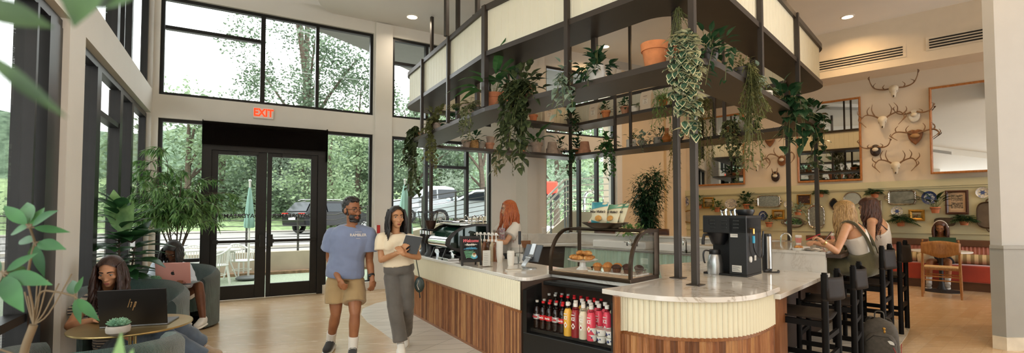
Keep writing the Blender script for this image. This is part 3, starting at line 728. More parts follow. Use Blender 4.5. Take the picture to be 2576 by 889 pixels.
leafcloud(m,[(BM@V(-28+i*1.25,24+6*rg.random(),.8+2.6*rg.random()),1.7) for i in range(52)]+[(LM@V(-10+i*1.4,-17-4*rg.random(),1.2),1.8) for i in range(16)],12000,.3,rg)
o=m.build('undergrowth_foliage',LEAF_T[1],smooth=0); tag(o,'dense leafy undergrowth along the far side of the road','undergrowth',kind='stuff')
# power lines
wl=thing('power_lines','thin overhead wires crossing the sky in the upper window','wires',BM@V(0,9,6))
for k,(a,b) in enumerate((((478,15),(940,118)),((690,55),(940,130)),((690,172),(940,205)))):
    m=MB(); m.tube([aty(*a,17),aty((a[0]+b[0])/2,(a[1]+b[1])/2+3,17.5),aty(*b,18)],.008,5); m.build('wire',mat('wire_grey','#9a9a98',.6),wl,0,True)
# roof overhang
m=MB(); m.add([BM@V(*p) for p in ((.9,.3,5.3),(9.5,.3,5.3),(9.5,3.6,5.32),(5.0,3.2,5.32),(2.8,1.5,5.31))],[(4,3,2,1,0)]); ST('roof_overhang',m,mat('grey_soffit','#8f8d8a',.7,0,.03),0,None)
# ---- cars
def car(name,label,cat,loc,rz,paint,L=4.7,W=1.85,H=1.68,kind='suv',glassm=None,sc=1):
    t=thing(name,label,cat,loc,rz)
    if kind=='suv': pr=[(-2.32,.42),(-2.36,.75),(-2.30,1.05),(-2.12,1.15),(-1.75,1.62),(-1.45,1.70),(.1,1.70),(.45,1.62),(1.15,1.12),(2.05,.98),(2.3,.82),(2.36,.55),(2.3,.38)]
    elif kind=='pickup': pr=[(-2.7,.5),(-2.72,1.1),(-1.0,1.12),(-.85,1.72),(-.4,1.82),(.55,1.80),(1.25,1.2),(2.4,1.1),(2.6,.9),(2.62,.5)]
    else: pr=[(-2.2,.35),(-2.25,.8),(-2.05,.98),(-1.3,1.38),(-.7,1.46),(.0,1.44),(.95,1.0),(1.9,.85),(2.2,.65),(2.22,.35)]
    wid=lambda z: W/2*(1-.0 if z<1.0 else 1-.28*(z-1.0)/.7)
    m=MB(); n=len(pr)
    vs=[(x,s*wid(z)*f,z) for s,f in ((-1,.93),(-1,1),(1,1),(1,.93)) for x,z in pr]
    # rounded sides: inner rows inset slightly outwards
    vs=[(x*(1 if abs(s)<1 else .985),s*wid(z),z if abs(s)==1 else z) for s in (-1,1) for x,z in pr]
    fs=[tuple(range(n-1,-1,-1)),tuple(range(n,2*n))]+[(i,(i+1)%n,n+(i+1)%n,n+i) for i in range(n)]
    m.add(vs,fs); b=m.build('body',paint,t,30,bevel=.06,bn=3)
    gm=mat('car_glass','#20262b',.08,.2,.05)
    m=MB()
    if kind!='car': wins=[[(-1.95,1.13),(-1.62,1.52),(-1.0,1.56),(-1.0,1.13)],[(-.93,1.13),(-.93,1.56),(-.02,1.57),(-.02,1.13)],[(.05,1.13),(.05,1.56),(.35,1.52),(.93,1.13)]]
    else: wins=[[(-1.5,1.02),(-1.0,1.32),(-.35,1.36),(-.35,1.02)],[(-.28,1.02),(-.28,1.36),(.1,1.34),(.7,1.02)]]
    if kind=='pickup': wins=wins[1:] ; wins=[[(x,z+.07) for x,z in w] for w in wins]
    for w_ in wins:
        for s in (-1,1):
            v=[(x,s*(wid(z)+.012),z) for x,z in w_]; m.add(v,[tuple(range(len(v)))])
    def band(a,b):
        (x0,z0),(x1,z1)=a,b; m.add([(x0,-wid(z0)*.9,z0),(x0,wid(z0)*.9,z0),(x1,wid(z1)*.86,z1),(x1,-wid(z1)*.86,z1)],[(0,1,2,3)])
    if kind=='suv': band((-2.14,1.16),(-1.80,1.6)); band((1.14,1.15),(.5,1.60))
    elif kind=='pickup': band((1.25,1.24),(.62,1.77))
    else: band((.97,1.03),(.08,1.43)); band((-2.03,1.0),(-1.33,1.38))
    m.build('window_glass',gm,t,0)
    tyre=mat('tyre','#1a1a1a',.8); rim=mat('alloy','#c9c9c7',.25,.9)
    for x in (-1.38,1.42):
        for s in (-1,1):
            y=s*(W/2-.1)
            m=MB(); m.lathe([(.2,-.11),(.33,-.11),(.36,-.07),(.36,.07),(.33,.11),(.2,.11)],(x,y,.36),20,M=RX(PI/2)); w_=m.build('wheel',tyre,t)
            m=MB(); yy=s*.115
            for k in range(10):
                a=k*PI/5; m.bar((x+.05*math.cos(a),y+yy,.36+.05*math.sin(a)),(x+.22*math.cos(a),y+yy,.36+.22*math.sin(a)),.035,.02)
            m.lathe([(.2,-.01),(.23,-.01),(.23,.01),(.2,.01)],(x,y+yy,.36),20,M=RX(PI/2)); m.lathe([(.001,-.012),(.06,-.012),(.06,.012),(.001,.012)],(x,y+yy,.36),12,M=RX(PI/2)); m.build('rim',rim,w_)
    m=MB()
    for s in (-1,1): m.box(-2.37,-2.2,s*W*.36-.16,s*W*.36+.16,.95,1.07); 
    m.build('tail_light',mat('tail_red','#a8201c',.2),t,0)
    m=MB()
    for s in (-1,1): m.box(2.18,2.33,s*W*.36-.18,s*W*.36+.18,.78,.92)
    m.build('head_light',mat('headlamp','#d8dde0',.15),t,0)
    if kind=='suv':
        m=MB()
        for s in (-1,1): m.tube([(-1.6,s*.62,1.70),(-1.4,s*.62,1.76),(.0,s*.62,1.76),(.2,s*.62,1.70)],.02,6)
        m.build('roof_rail',rim,t)
        m=MB(); m.box(-2.385,-2.36,-.26,.26,.72,.86); m.build('number_plate',mat('plate_white','#d8d8d4',.5),t,0)
    for s in (-1,1):
        m=MB(); m.ell((.85,s*(W/2+.08),1.1),.1,.12,.08,10); m.build('side_mirror',paint,t)
    return t
BP=mat('black_car_paint','#121314',.15,.4,.05); SP=mat('silver_car_paint','#a9adb0',.25,.6,.03); BLP=mat('pale_blue_car_paint','#c6d2d6',.25,.3,.03)
a=atd(745,24.0); b=atd(905,27.5); 
car('suv','black sport utility car parked on the road beyond the doors','car',((a[0]+b[0])/2+.1,(a[1]+b[1])/2,.42),math.atan2(b[1]-a[1],b[0]-a[0]),BP)
x,y=atd(1095,24); car('pickup_truck','silver pickup truck behind the railing, nose towards the second parasol','truck',(x,y,1.0),D(198),SP,kind='pickup')
x,y=atd(1190,19); car('sedan','pale blue car partly hidden by the window mullions, in front of the silver pickup','car',(x,y,.95),D(195),BLP,kind='car')
x,y=atd(1383,26); t=thing('work_machine','orange red work machine parked beyond the stair rails','machine',(x,y,2.35)); t.scale=(.6,.6,.6)
m=MB(); m.box(-.7,.7,-.5,.5,.2,1.4); m.build('hood',mat('machine_red','#d5402a',.5),t,0,bevel=.15,bn=3)
for s in (-.5,.5):
    m=MB(); m.lathe([(.001,-.15),(.3,-.15),(.35,-.1),(.35,.1),(.3,.15),(.001,.15)],(s,-.45,.0),16,M=RX(PI/2)); m.build('wheel',MATS['tyre'],t)
# ---- closed parasols
PAR=mat('mint_canvas','#8fb5a8',.85,0,.08,6)
def parasol(x,y,z0,z1,r,label):
    t=thing('closed_parasol',label,'parasol',(x,y,0))
    m=MB(); n=len(PRP)
    m.lathe([(r*a,z0+(z1-z0)*b) for a,b in PRP],n=48,wob=lambda a,rr,z:1+.16*math.sin(a*8)*(1-(z-z0)/(z1-z0))); m.build('canvas',PAR,t,60)
    m=MB(); m.cyl((0,0,0),(0,0,z1+.06),.022,n=10); m.ell((0,0,z1+.08),.035,n=10); m.build('pole',WR,t)
    m=MB(); m.lathe([(.0001,.06),(.2,.06),(.26,.03),(.26,0),(.0001,0)],n=24); m.build('base',mat('parasol_base','#5c5f5d',.7),t)
PRP=[(.0,0),(.8,.0),(1,.03),(.95,.2),(.8,.32),(.82,.36),(.6,.62),(.34,.85),(.12,.97),(.02,1.0)]
x,y=atd(628,11.1); parasol(x,y,aty(628,574,11.1).z,aty(628,464,11.1).z,.105,'closed mint parasol just outside the double doors')
x,y=atd(1018,12.6); parasol(x,y,aty(1018,600,12.6).z,aty(1018,461,12.6).z,.20,'closed mint parasol outside, between the column and the canopy post')
# ---- white rattan chairs and tables
RAT=mat('white_rattan','#dcdcd6',.5,0,.04,10,.2,80)
ch=thing('patio_chair','white rattan armchair seen whole through the door glass','chair',(0,0,0))
m=MB(); m.lathe([(.0001,.425),(.25,.43),(.27,.415),(.25,.40),(.0001,.40)],n=24,sx=1,sy=.95); m.build('seat',RAT,ch)
for i,(px_,py_) in enumerate(((-.22,-.2),(.22,-.2),(-.2,.22),(.2,.22))):
    m=MB(); m.tube([(px_*1.25,py_*1.3,0),(px_*1.0,py_,.4)],.018,8); m.build('leg',RAT,ch)
m=MB(); arc=[(.30*math.cos(a),.28*math.sin(a),.64+.16*max(0,math.sin(a))**2) for a in [D(-25+i*11.5) for i in range(21)]]
m.tube([(arc[0][0],arc[0][1]-.0,.42)]+arc+[(arc[-1][0],arc[-1][1],.42)],.02,8); m.build('arm_rail',RAT,ch)
m=MB()
for i in range(2,20): a=arc[i]; m.tube([a,(a[0]*.86,a[1]*.86,.42)],.009,6)
m.build('back_slats',RAT,ch)
m=MB(); m.tube([(.2*math.cos(i*PI/8),.2*math.sin(i*PI/8),.2) for i in range(16)],.01,6,closed=True); m.build('stretcher_ring',RAT,ch)
tb=thing('patio_table','round white patio table behind the white chairs','table',(0,0,0))
m=MB(); m.lathe([(.0001,.72),(.36,.72),(.365,.705),(.36,.69),(.0001,.69)],n=32); m.build('table_top',WR,tb)
for i in range(3):
    m=MB(); a=i*2.09+.4; m.tube([(.05*math.cos(a),.05*math.sin(a),.69),(.3*math.cos(a),.3*math.sin(a),0)],.015,8); m.build('leg',RAT,tb)
def floor_at(px,py): p=atz(px,py,-.03); return (p.x,p.y,-.03)
ch.location=floor_at(608,700); ch.rotation_euler=(0,0,D(65))
for px,py,rz_2,lb in ((540,716,-60,'white rattan chair half hidden by the left door stile'),(478,708,20,'white rattan chair seen between the bamboo stems'),(868,700,10,'white rattan chair mostly hidden behind the walking man')):
    dup(ch,floor_at(px,py),D(rz_2),lb)
tb.location=floor_at(560,708); 
dup(tb,floor_at(455,712),0,'round white patio table seen behind the seated woman with the pink laptop')
# black mesh furniture outside the near side window
WIRE=mat('black_wire','#2a2c2c',.5,.4)
mc=thing('mesh_chair','black wire mesh chair outside the near side window','chair',LM@V(5.6,-1.3,-.05),D(20))
m=MB()
for i in range(10): m.tube([(-.22+i*.049,-.22,.44),(-.22+i*.049,.22,.43),(-.22+i*.049,.26,.85)],.005,5)
for i in range(9): m.tube([(-.22,-.22+i*.055,.435),(.22,-.22+i*.055,.435)],.005,5)
m.build('mesh_seat',WIRE,mc)
for sx_,sy_ in ((-1,-1),(1,-1),(-1,1),(1,1)):
    m=MB(); m.tube([(sx_*.22,sy_*.22,.44),(sx_*.26,sy_*.27,0)],.012,6); m.build('leg',WIRE,mc)
dup(mc,LM@V(5.1,-1.9,-.05),D(120),'black wire mesh chair outside, the one farther from the glass')
# ================================================================= plants and pots
TERRA=[mat('terracotta_%d'%i,c,.85,0,.14,14,.15,60) for i,c in enumerate(('#c0764f','#b28064','#a89484','#cf8250'))]
WHITEC=mat('white_ceramic','#ddd6ca',.35,0,.04); GREYC=mat('grey_ceramic','#8b857b',.6,0,.1); BASK=mat('woven_basket','#a9814f',.8,0,.3,40,.8,90); DARKC=mat('dark_ceramic','#4c463f',.5,0,.1)
SOIL=mat('potting_soil','#33261c',.95,0,.3,30,.6,80); STEM=mat('plant_stem','#6b7040',.6,0,.2)
LV={'dark':leafmat('leaf_dark_green','#1f3d25','#34583a',.35,.2),'mid':leafmat('leaf_mid_green','#2c5a2e','#4f7d45',.4,.25),'light':leafmat('leaf_light_green','#5f8a4c','#8fb070',.45,.35),
 'silver':leafmat('leaf_silver','#6f8a78','#a9bba8',.5,.25),'olive':leafmat('leaf_olive','#4d5230','#7d7d4c',.55,.25),'dry':leafmat('leaf_dry','#7d7040','#a8965e',.6,.3),'glossy':leafmat('leaf_glossy_dark','#16301d','#2c4d31',.22,.12),'vine':leafmat('leaf_vine','#27331f','#56633f',.35,.15,25)}
def varieg(name,c1,c2):
    k=NT(name); g=k.n('ShaderNodeNewGeometry'); c=k.ramp(k.noise(55,detail=1),[(.45,c1),(.6,c2)]); k.set(c,.35,0,.4); return k.m
LV['hoya']=varieg('leaf_variegated','#2a4a35','#cfd3a8'); LV['marble']=varieg('leaf_marbled','#2d3a24','#8c9266')
EDGE=mat('leaf_cream_edge','#d9d7ae',.5,0,.05)
def pot(mb_parent,kind,r,h,m,z=0,flip=False,tilt=None):
    b=MB()
    if kind=='std': pr=[(.0001,.0),(r*.68,0),(r*.9,h*.72),(r,h*.72),(r*1.04,h),(r*.93,h),(r*.86,h*.76),(.0001,h*.74)]
    elif kind=='cyl': pr=[(.0001,0),(r*.92,0),(r,h*.1),(r,h),(r*.92,h),(r*.9,h*.8),(.0001,h*.8)]
    elif kind=='bowl': pr=[(.0001,0),(r*.5,0),(r*.9,h*.4),(r,h*.75),(r*.95,h),(r*.87,h),(r*.85,h*.8),(.0001,h*.78)]
    elif kind=='gourd': pr=[(.0001,0),(r*.7,0),(r,h*.22),(r*.85,h*.42),(r*.4,h*.58),(r*.36,h*.75),(r*.45,h),(r*.38,h),(.0001,h*.98)]
    if flip: pr=[(a,h-c) for a,c in pr][::-1]
    b.lathe(pr,(0,0,z),22)
    if tilt: b.xf(tilt)
    return b.build('pot',m,mb_parent,35)
def fol(mb,kind,rg,z0=0,r=.1,h=.12,n=40,L=.06,W=.035,drop=.4,dirs=None,curl=.3,strands=8,gap=.045,th=.003,spread=1.0):
    if kind=='bush':
        for i in range(n):
            a=rg.random()*6.283; e=rg.uniform(-.25,1.3); q=rg.random()**.5
            d=V(math.cos(a)*math.cos(e),math.sin(a)*math.cos(e),math.sin(e))
            p=V(d.x*r*q,d.y*r*q,z0+max(-.2,d.z)*h*q)
            mb.leaf(p,d+V(rg.gauss(0,.4),rg.gauss(0,.4),rg.gauss(0,.3)),L*rg.uniform(.7,1.2),W*rg.uniform(.8,1.2),curl=curl,n=4,base=.85)
            if i%4==0: mb.tube([(0,0,z0-.02),p],th,4,1)
    elif kind=='arch':
        for i in range(n):
            a=i*2.4+rg.uniform(-.3,.3); e=rg.uniform(.35,1.35)
            d=V(math.cos(a)*math.cos(e),math.sin(a)*math.cos(e),math.sin(e)); l=L*rg.uniform(.65,1.1)
            s=V(d.x*.02,d.y*.02,z0-.01); mid=s+d*l*.45
            mb.tube([s,mid],[th*1.6,th],4,1)
            mb.leaf(mid,d*.8+V(0,0,-.12)+V(d.x,d.y,0)*.3,l*.75,W*rg.uniform(.8,1.15),curl=.55,n=6,base=.72)
    elif kind=='trail':
        for k in range(strands):
            a=rg.random()*6.283 if dirs is None else rg.choice(dirs)+rg.gauss(0,.35)
            ro_=r*rg.uniform(.8,1.35)*spread; dr=drop*rg.uniform(.35,1.0)
            if rg.random()<.25: dr*=.3
            c=V(math.cos(a),math.sin(a),0); j=V(rg.gauss(0,.04),rg.gauss(0,.04),0)*(1+drop)
            P=catmull([V(0,0,z0-.02),c*r*.6+V(0,0,z0+h*rg.uniform(.2,.8)),c*ro_+V(0,0,z0-.02),c*ro_+j*.5+V(0,0,z0-dr*.5),c*(ro_+.02)+j+V(0,0,z0-dr)],6)
            mb.tube(P,th,4,1,False)
            acc=0
            for i in range(1,len(P)):
                sg=(P[i]-P[i-1]); acc+=sg.length
                while acc>gap:
                    acc-=gap
                    a2=rg.random()*6.283; o=V(math.cos(a2),math.sin(a2),rg.uniform(-.5,.3)); d=(o+V(0,0,-.35)+c*.4).normalized()
                    mb.leaf(P[i]-sg*(acc/max(sg.length,1e-6)),d,L*rg.uniform(.65,1.2),W*rg.uniform(.75,1.2),curl=curl,n=4,base=.8)
    elif kind=='fern':
        for i in range(n):
            a=i*2.4+rg.uniform(-.4,.4); e=rg.uniform(.2,1.2); l=L*rg.uniform(.6,1.1)
            c=V(math.cos(a),math.sin(a),0)
            P=[V(0,0,z0)+c*(l*math.cos(e)*t*1.0)+V(0,0,l*(math.sin(e)*t-.55*t*t)) for t in [j/9 for j in range(10)]]
            mb.tube(P,th,4,1,False)
            for j in range(1,10):
                t=(P[j]-P[j-1]).normalized(); s=t.cross(V(0,0,1)).normalized(); w=W*math.sin(PI*min(1,(j+.7)/10.5))
                for sg in (-1,1): mb.leaf(P[j],s*sg+t*.5,w,w*.33,curl=.3,n=2)
    elif kind=='grass':
        for i in range(n):
            a=rg.random()*6.283; e=rg.uniform(.5,1.4); l=L*rg.uniform(.6,1.1); c=V(math.cos(a)*math.cos(e),math.sin(a)*math.cos(e),math.sin(e))
            mb.leaf(V(0,0,z0),c,l,W,curl=.6,n=4)
    elif kind=='rosette':
        for ring in range(4):
            m_=7-ring
            for i in range(m_):
                a=6.283*i/m_+ring*.5; e=.35+ring*.33; d=V(math.cos(a)*math.cos(e),math.sin(a)*math.cos(e),math.sin(e)); x=V(0,0,z0)
                mb.ell(x+d*L*.55,L*.5,W*.5,W*.32,8,M=d.to_track_quat('X','Z').to_matrix())
    return mb
NPL=[0]
def plant(p,label,potspec=None,fs=(),m='mid',name='potted_plant',cat='plant',rz=0,sc=1,group=None,seed=None,mats=None):
    """p: world point of the pot base; potspec: (kind,r,h,material); fs: foliage dicts"""
    NPL[0]+=1; rg=random.Random(seed or NPL[0]*13+1)
    t=thing(name,label,cat,p,rz,group)
    z=0
    if potspec:
        k,r,h,mm=potspec; pot(t,'std' if k=='flip' else k,r,h,mm,flip=k=='flip'); z=h*.85
    if fs:
        b=MB()
        for f_ in fs: f_=dict(f_); kd=f_.pop('kind'); fol(b,kd,rg,z0=z,**f_)
        b.build('foliage',mats or [LV[m],STEM],t,0)
    if sc!=1: t.scale=(sc,)*3
    return t
TR=dict
def near(px,a,b,inn,z=ZS):
    p=edge_at(px,OUT[a],OUT[b]); d=V(*OUT[b])-V(*OUT[a]); n=V(-d.y,d.x).normalized()
    if n.dot(V(1.4,7.6)-p)<0: n=-n
    p=p+n*inn; return V(p.x,p.y,z),math.atan2(-n.y,-n.x)
def far(px,z=ZS,back=.12):
    a,b=(3,4) if px>1437 else (0,4)
    p=edge_at(px,INN[a],INN[b]); d=V(*INN[b])-V(*INN[a]); n=V(-d.y,d.x).normalized()
    if n.dot(p-V(1.4,7.6))<0: n=-n
    p=p+n*back; return V(p.x,p.y,z),math.atan2(-n.y,-n.x)
def gpp(v,dx=0,dy=0): return v+V(dx,dy,0)
# --- near shelf, from the far left end round to the right end
p,d=near(1032,1,0,.16); plant(p,'dark leafy vine trailing from the far left end of the canopy shelf',('std',.09,.13,TERRA[0]),[TR(kind='trail',r=.15,h=.18,drop=1.15,strands=16,L=.12,W=.085,gap=.06,dirs=[d,d+.6,d-.5])],'vine')
p,d=near(1082,1,0,.12); plant(p,'ivy tumbling over the shelf lip above the rear canopy posts',('std',.09,.13,TERRA[2]),[TR(kind='bush',r=.2,h=.3,n=60,L=.09,W=.07),TR(kind='trail',r=.15,h=.2,drop=.95,strands=13,L=.085,W=.065,gap=.06,dirs=[d,d+.5])],'olive')
p,d=near(1112,1,0,.16); plant(p,'small round-leaved plant next to the ivy on the long shelf edge',('std',.07,.1,GREYC),[TR(kind='bush',r=.12,h=.2,n=26,L=.11,W=.08)],'dark')
p,d=near(1153,1,0,.17); plant(p,'feathery fern in a grey pot on the canopy shelf',('std',.125,.2,TERRA[2]),[TR(kind='fern',n=30,L=.36,W=.06)],'olive')
p,d=near(1185,1,0,.10); plant(p,'thin variegated creeper lying along the shelf lip beside the fern',('bowl',.06,.08,DARKC),[TR(kind='trail',r=.2,h=.05,drop=.45,strands=12,L=.05,W=.04,gap=.045,dirs=[d,d-.9,d-.7])],'marble',mats=[LV['marble'],STEM])
p,d=near(1207,1,0,.20); plant(p,'broad-leaved peace lily in a terracotta pot left of the canopy corner post',('std',.115,.22,TERRA[0]),[TR(kind='arch',n=15,L=.58,W=.13)],'mid')
p,d=near(1246,1,2,.26); plant(p,'plant with arching leaves and dry stalks just right of the canopy corner post',('std',.11,.19,TERRA[0]),[TR(kind='arch',n=11,L=.46,W=.10),TR(kind='grass',n=22,L=.36,W=.01)],'dark')
p,d=near(1294,1,2,.16); plant(p,'huge dark marbled pothos cascading from the middle of the front shelf',('std',.12,.18,TERRA[1]),[TR(kind='bush',r=.24,h=.26,n=46,L=.13,W=.09),TR(kind='trail',r=.17,h=.12,drop=1.15,strands=30,L=.125,W=.085,gap=.055,dirs=[d,d+.55,d-.55])],'marble',mats=[LV['vine'],STEM])
p,d=near(1416,1,2,.05); plant(p,'silver green trailing plant hanging left of the white pot',('bowl',.06,.09,WHITEC),[TR(kind='bush',r=.1,h=.26,n=14,L=.09,W=.06),TR(kind='trail',r=.1,h=.12,drop=.5,strands=6,L=.095,W=.07,gap=.055,dirs=[d,d+.3])],'silver')
p,d=near(1470,1,2,.2); plant(p,'white pot with a rubber-leaved plant spilling over the front shelf',('cyl',.10,.19,WHITEC),[TR(kind='bush',r=.18,h=.2,n=46,L=.11,W=.075),TR(kind='trail',r=.13,h=.1,drop=.36,strands=5,L=.09,W=.065,gap=.06,dirs=[d,d-.4]),TR(kind='trail',r=.03,h=.5,drop=-.35,strands=3,L=.08,W=.055,gap=.07)],'dark')
p,d=near(1623,1,2,.19); t=plant(p,'large empty terracotta pot on the front shelf',('std',.125,.25,TERRA[3]),(),name='terracotta_pot',cat='pot')
b=MB(); b.lathe([(.0001,.20),(.107,.20)],n=20); b.build('soil',SOIL,t)
p,d=near(1656,1,2,.42); p.z=ZU-.02; plant(p,'wispy hanging strands behind the large terracotta pot',None,[TR(kind='trail',r=.03,h=.0,drop=.62,strands=14,L=.04,W=.008,gap=.02)],'olive',name='hanging_plant')
p,d=near(1688,1,2,.26); plant(p,'small tipped terracotta pot by the front corner with a few round leaves',('std',.075,.13,TERRA[3]),[TR(kind='trail',r=.12,h=.12,drop=.08,strands=4,L=.055,W=.045,gap=.05)],'mid')
# big variegated hoya at the corner: leaf blades with cream rims
rg=random.Random(77); q=atz(1723,146,ZS); t=thing('variegated_hoya','variegated plant with cream-edged leaves cascading down the front corner of the canopy','plant',(q.x,q.y+.06,ZS),0)
pot(t,'std',.09,.13,TERRA[0]); b=MB(); 
for k in range(15):
    a=-PI/2+rg.gauss(0,.5); c=V(math.cos(a),math.sin(a),0); dr=rg.choice((.15,.3,.45,.6,.66)); ro_=.10+rg.random()*.05
    P=catmull([V(0,0,.1),c*.08+V(0,0,.16+.06*rg.random()),c*ro_+V(0,0,.03),c*ro_*.9+V(rg.gauss(0,.02),0,-dr*.5),c*ro_*.8+V(rg.gauss(0,.03),0,-dr)],5); b.tube(P,.004,4,1,False)
    for i in [x for y in range(3,len(P)) for x in (y,y)]:
        dd=V(rg.gauss(0,1),-.7+rg.gauss(0,.5),rg.uniform(-1.,.3)).normalized(); L=rg.uniform(.065,.105); W=L*.7
        b.leaf(P[i],dd,L,W,curl=.3,n=5,base=.85,mi=2); b.leaf(P[i]+dd*L*.05+V(0,-.0022,.0022),dd,L*.87,W*.80,curl=.3,n=5,base=.85,mi=0)
b.build('foliage',[leafmat('hoya_leaf','#2b4d3a','#4d6e58',.35,.1,30),STEM,EDGE],t,0)
q=atz(1808,150,ZS); plant(q+V(-.03,.13,0),'dark green rubber plant with one long stem drooping over the canopy corner',('std',.09,.12,DARKC),[TR(kind='bush',r=.2,h=.22,n=44,L=.095,W=.052),TR(kind='trail',r=.2,h=.05,drop=.36,strands=4,L=.085,W=.05,gap=.04,dirs=[-1.5,-1.3])],'silver',mats=[LV['dark'],STEM])
p,d=near(1886,2,3,.05); plant(p,'brownish feathery fern hanging far down from the side shelf',('std',.08,.12,DARKC),[TR(kind='bush',r=.14,h=.14,n=60,L=.05,W=.02),TR(kind='trail',r=.10,h=.06,drop=1.0,strands=26,L=.055,W=.02,gap=.018,dirs=[d,d+.3,d-.3])],'olive')
p,d=near(1912,2,3,.05); plant(p,'pale eucalyptus sprigs on the side shelf beside the feathery fern',('bowl',.06,.09,GREYC),[TR(kind='bush',r=.11,h=.17,n=22,L=.06,W=.05),TR(kind='trail',r=.1,h=.05,drop=.35,strands=5,L=.05,W=.045,gap=.04,dirs=[d,d-.4])],'silver')
p,d=near(1968,2,3,.16); plant(p,'low fern in a small white pot on the side shelf',('cyl',.08,.12,WHITEC),[TR(kind='fern',n=18,L=.22,W=.045)],'mid')
p,d=near(2003,2,3,.10); plant(p,'leafy philodendron hanging from the side shelf in front of the left wall mirror',('std',.09,.12,DARKC),[TR(kind='bush',r=.22,h=.24,n=34,L=.15,W=.10),TR(kind='trail',r=.16,h=.06,drop=.75,strands=11,L=.16,W=.10,gap=.09,dirs=[d,d-.5])],'dark')
p,d=near(2040,2,3,.2); plant(p,'stacked pale bowls near the right end of the canopy shelf',('bowl',.10,.13,mat('cream_bowl','#c9b59a',.5)),(),name='stacked_bowls',cat='bowl')
p,d=near(2062,2,3,.14); plant(p,'dark glossy vine at the very end of the side shelf, above the outer post',('std',.09,.13,TERRA[0]),[TR(kind='bush',r=.24,h=.25,n=50,L=.13,W=.1),TR(kind='trail',r=.2,h=.05,drop=.8,strands=12,L=.12,W=.09,gap=.08,dirs=[d,d-.8,d-1.1])],'glossy')
# --- far lower shelf
p,d=far(1178); plant(p,'plain greyish terracotta pot left of the basket plant',('std',.10,.16,TERRA[2]),(),name='terracotta_pot',cat='pot')
p,d=far(1198); plant(p,'plant with broad leaves in a woven basket pot',('cyl',.10,.17,BASK),[TR(kind='bush',r=.2,h=.26,n=40,L=.14,W=.09)],'dark')
p,d=far(1216); plant(p,'grey pot just right of the basket plant',('std',.10,.14,GREYC),(),name='grey_pot',cat='pot')
p,d=far(1237); t=plant(p,'two terracotta pots stacked at a tilt on the far shelf',None,(),name='stacked_pots',cat='pot')
pot(t,'std',.11,.14,TERRA[1]); pot(t,'std',.10,.14,TERRA[2],.13,tilt=RY(.12))
p,d=far(1320); plant(p,'orange terracotta pot with a small dark plant beside the peace lily of the far shelf',('std',.12,.16,TERRA[3]),[TR(kind='bush',r=.12,h=.22,n=24,L=.12,W=.08)],'dark')
p,d=far(1357); plant(p,'green peace lily in a ribbed grey terracotta pot on the far shelf',('std',.14,.23,TERRA[2]),[TR(kind='arch',n=14,L=.48,W=.14)],'mid')
p,d=far(1397); plant(p,'upside-down grey terracotta pot left of the far corner post',('flip',.14,.27,TERRA[2]),(),name='terracotta_pot',cat='pot')

p,d=far(1416); plant(p,'dark twiggy plant in a grey pot left of the far corner post',('std',.09,.14,TERRA[2]),[TR(kind='bush',r=.16,h=.3,n=44,L=.11,W=.05)],'dark')
p,d=far(1444); plant(p,'dark drooping plant right beside the far corner post',('std',.08,.13,TERRA[0]),[TR(kind='bush',r=.14,h=.24,n=40,L=.1,W=.07),TR(kind='trail',r=.14,h=.0,drop=.6,strands=7,L=.1,W=.08,gap=.07,dirs=[d])],'dark')
p,d=far(1462); plant(p,'upside-down orange terracotta pot right of the far corner post',('flip',.14,.27,TERRA[1]),(),name='terracotta_pot',cat='pot')
p,d=far(1530,back=.03); plant(p,'green ivy falling from the far shelf beside the divider',('std',.08,.12,DARKC),[TR(kind='bush',r=.2,h=.3,n=44,L=.11,W=.085),TR(kind='trail',r=.17,h=.1,drop=.75,strands=11,L=.1,W=.08,gap=.06,dirs=[d,d+.9])],'mid')
p,d=far(1580); plant(p,'white pot with an upright succulent, right of the divider',('cyl',.10,.16,WHITEC),[TR(kind='bush',r=.11,h=.26,n=34,L=.1,W=.045)],'mid')
p,d=far(1612,back=.06); plant(p,'grey silvery plant with one trailing string on the far shelf',('bowl',.09,.1,GREYC),[TR(kind='bush',r=.2,h=.2,n=60,L=.065,W=.055),TR(kind='trail',r=.12,h=.0,drop=.5,strands=2,L=.06,W=.05,gap=.05,dirs=[d])],'silver')
p,d=far(1648); plant(p,'spiky dark plant in a grey pot beside the gourd vase',('cyl',.09,.13,GREYC),[TR(kind='bush',r=.17,h=.22,n=46,L=.12,W=.035)],'dark')
p,d=far(1670); plant(p,'brown gourd shaped vase on the far shelf',('gourd',.10,.28,mat('gourd_glaze','#a5632c',.3,0,.15)),(),name='gourd_vase',cat='vase')
p,d=far(1708,back=.02); plant(p,'dry hanging plant between the two front posts',('bowl',.09,.1,DARKC),[TR(kind='bush',r=.2,h=.16,n=60,L=.07,W=.04),TR(kind='trail',r=.1,h=.0,drop=1.0,strands=14,L=.06,W=.022,gap=.022,dirs=[d])],'dry')
p,d=far(1776,back=-.02); p.z=ZU; plant(p,'thick olive brown vine hanging from the upper shelf right of the front posts',None,[TR(kind='trail',r=.12,h=.0,drop=1.35,strands=26,L=.07,W=.025,gap=.025,dirs=[d,d+1,d-1])],'olive',name='hanging_plant')
p,d=far(1835); plant(p,'small terracotta pot with a marbled vine hanging in front of the left mirror',('std',.11,.13,TERRA[0]),[TR(kind='trail',r=.18,h=.18,drop=.95,strands=12,L=.1,W=.075,gap=.06,dirs=[d,d+.6])],'marble')
p,d=far(1871); plant(p,'ivy in a grey bowl on the far shelf near the side shelf',('bowl',.14,.18,GREYC),[TR(kind='bush',r=.2,h=.36,n=34,L=.11,W=.1),TR(kind='trail',r=.16,h=.1,drop=.25,strands=6,L=.1,W=.09,gap=.07)],'mid')
p,d=far(1252,back=.0); p.z=ZS-.03; plant(p,'dry pale strands dangling under the far shelf, left of the square column',None,[TR(kind='trail',r=.09,h=.0,drop=.55,strands=12,L=.06,W=.02,gap=.025)],'dry',name='hanging_plant')
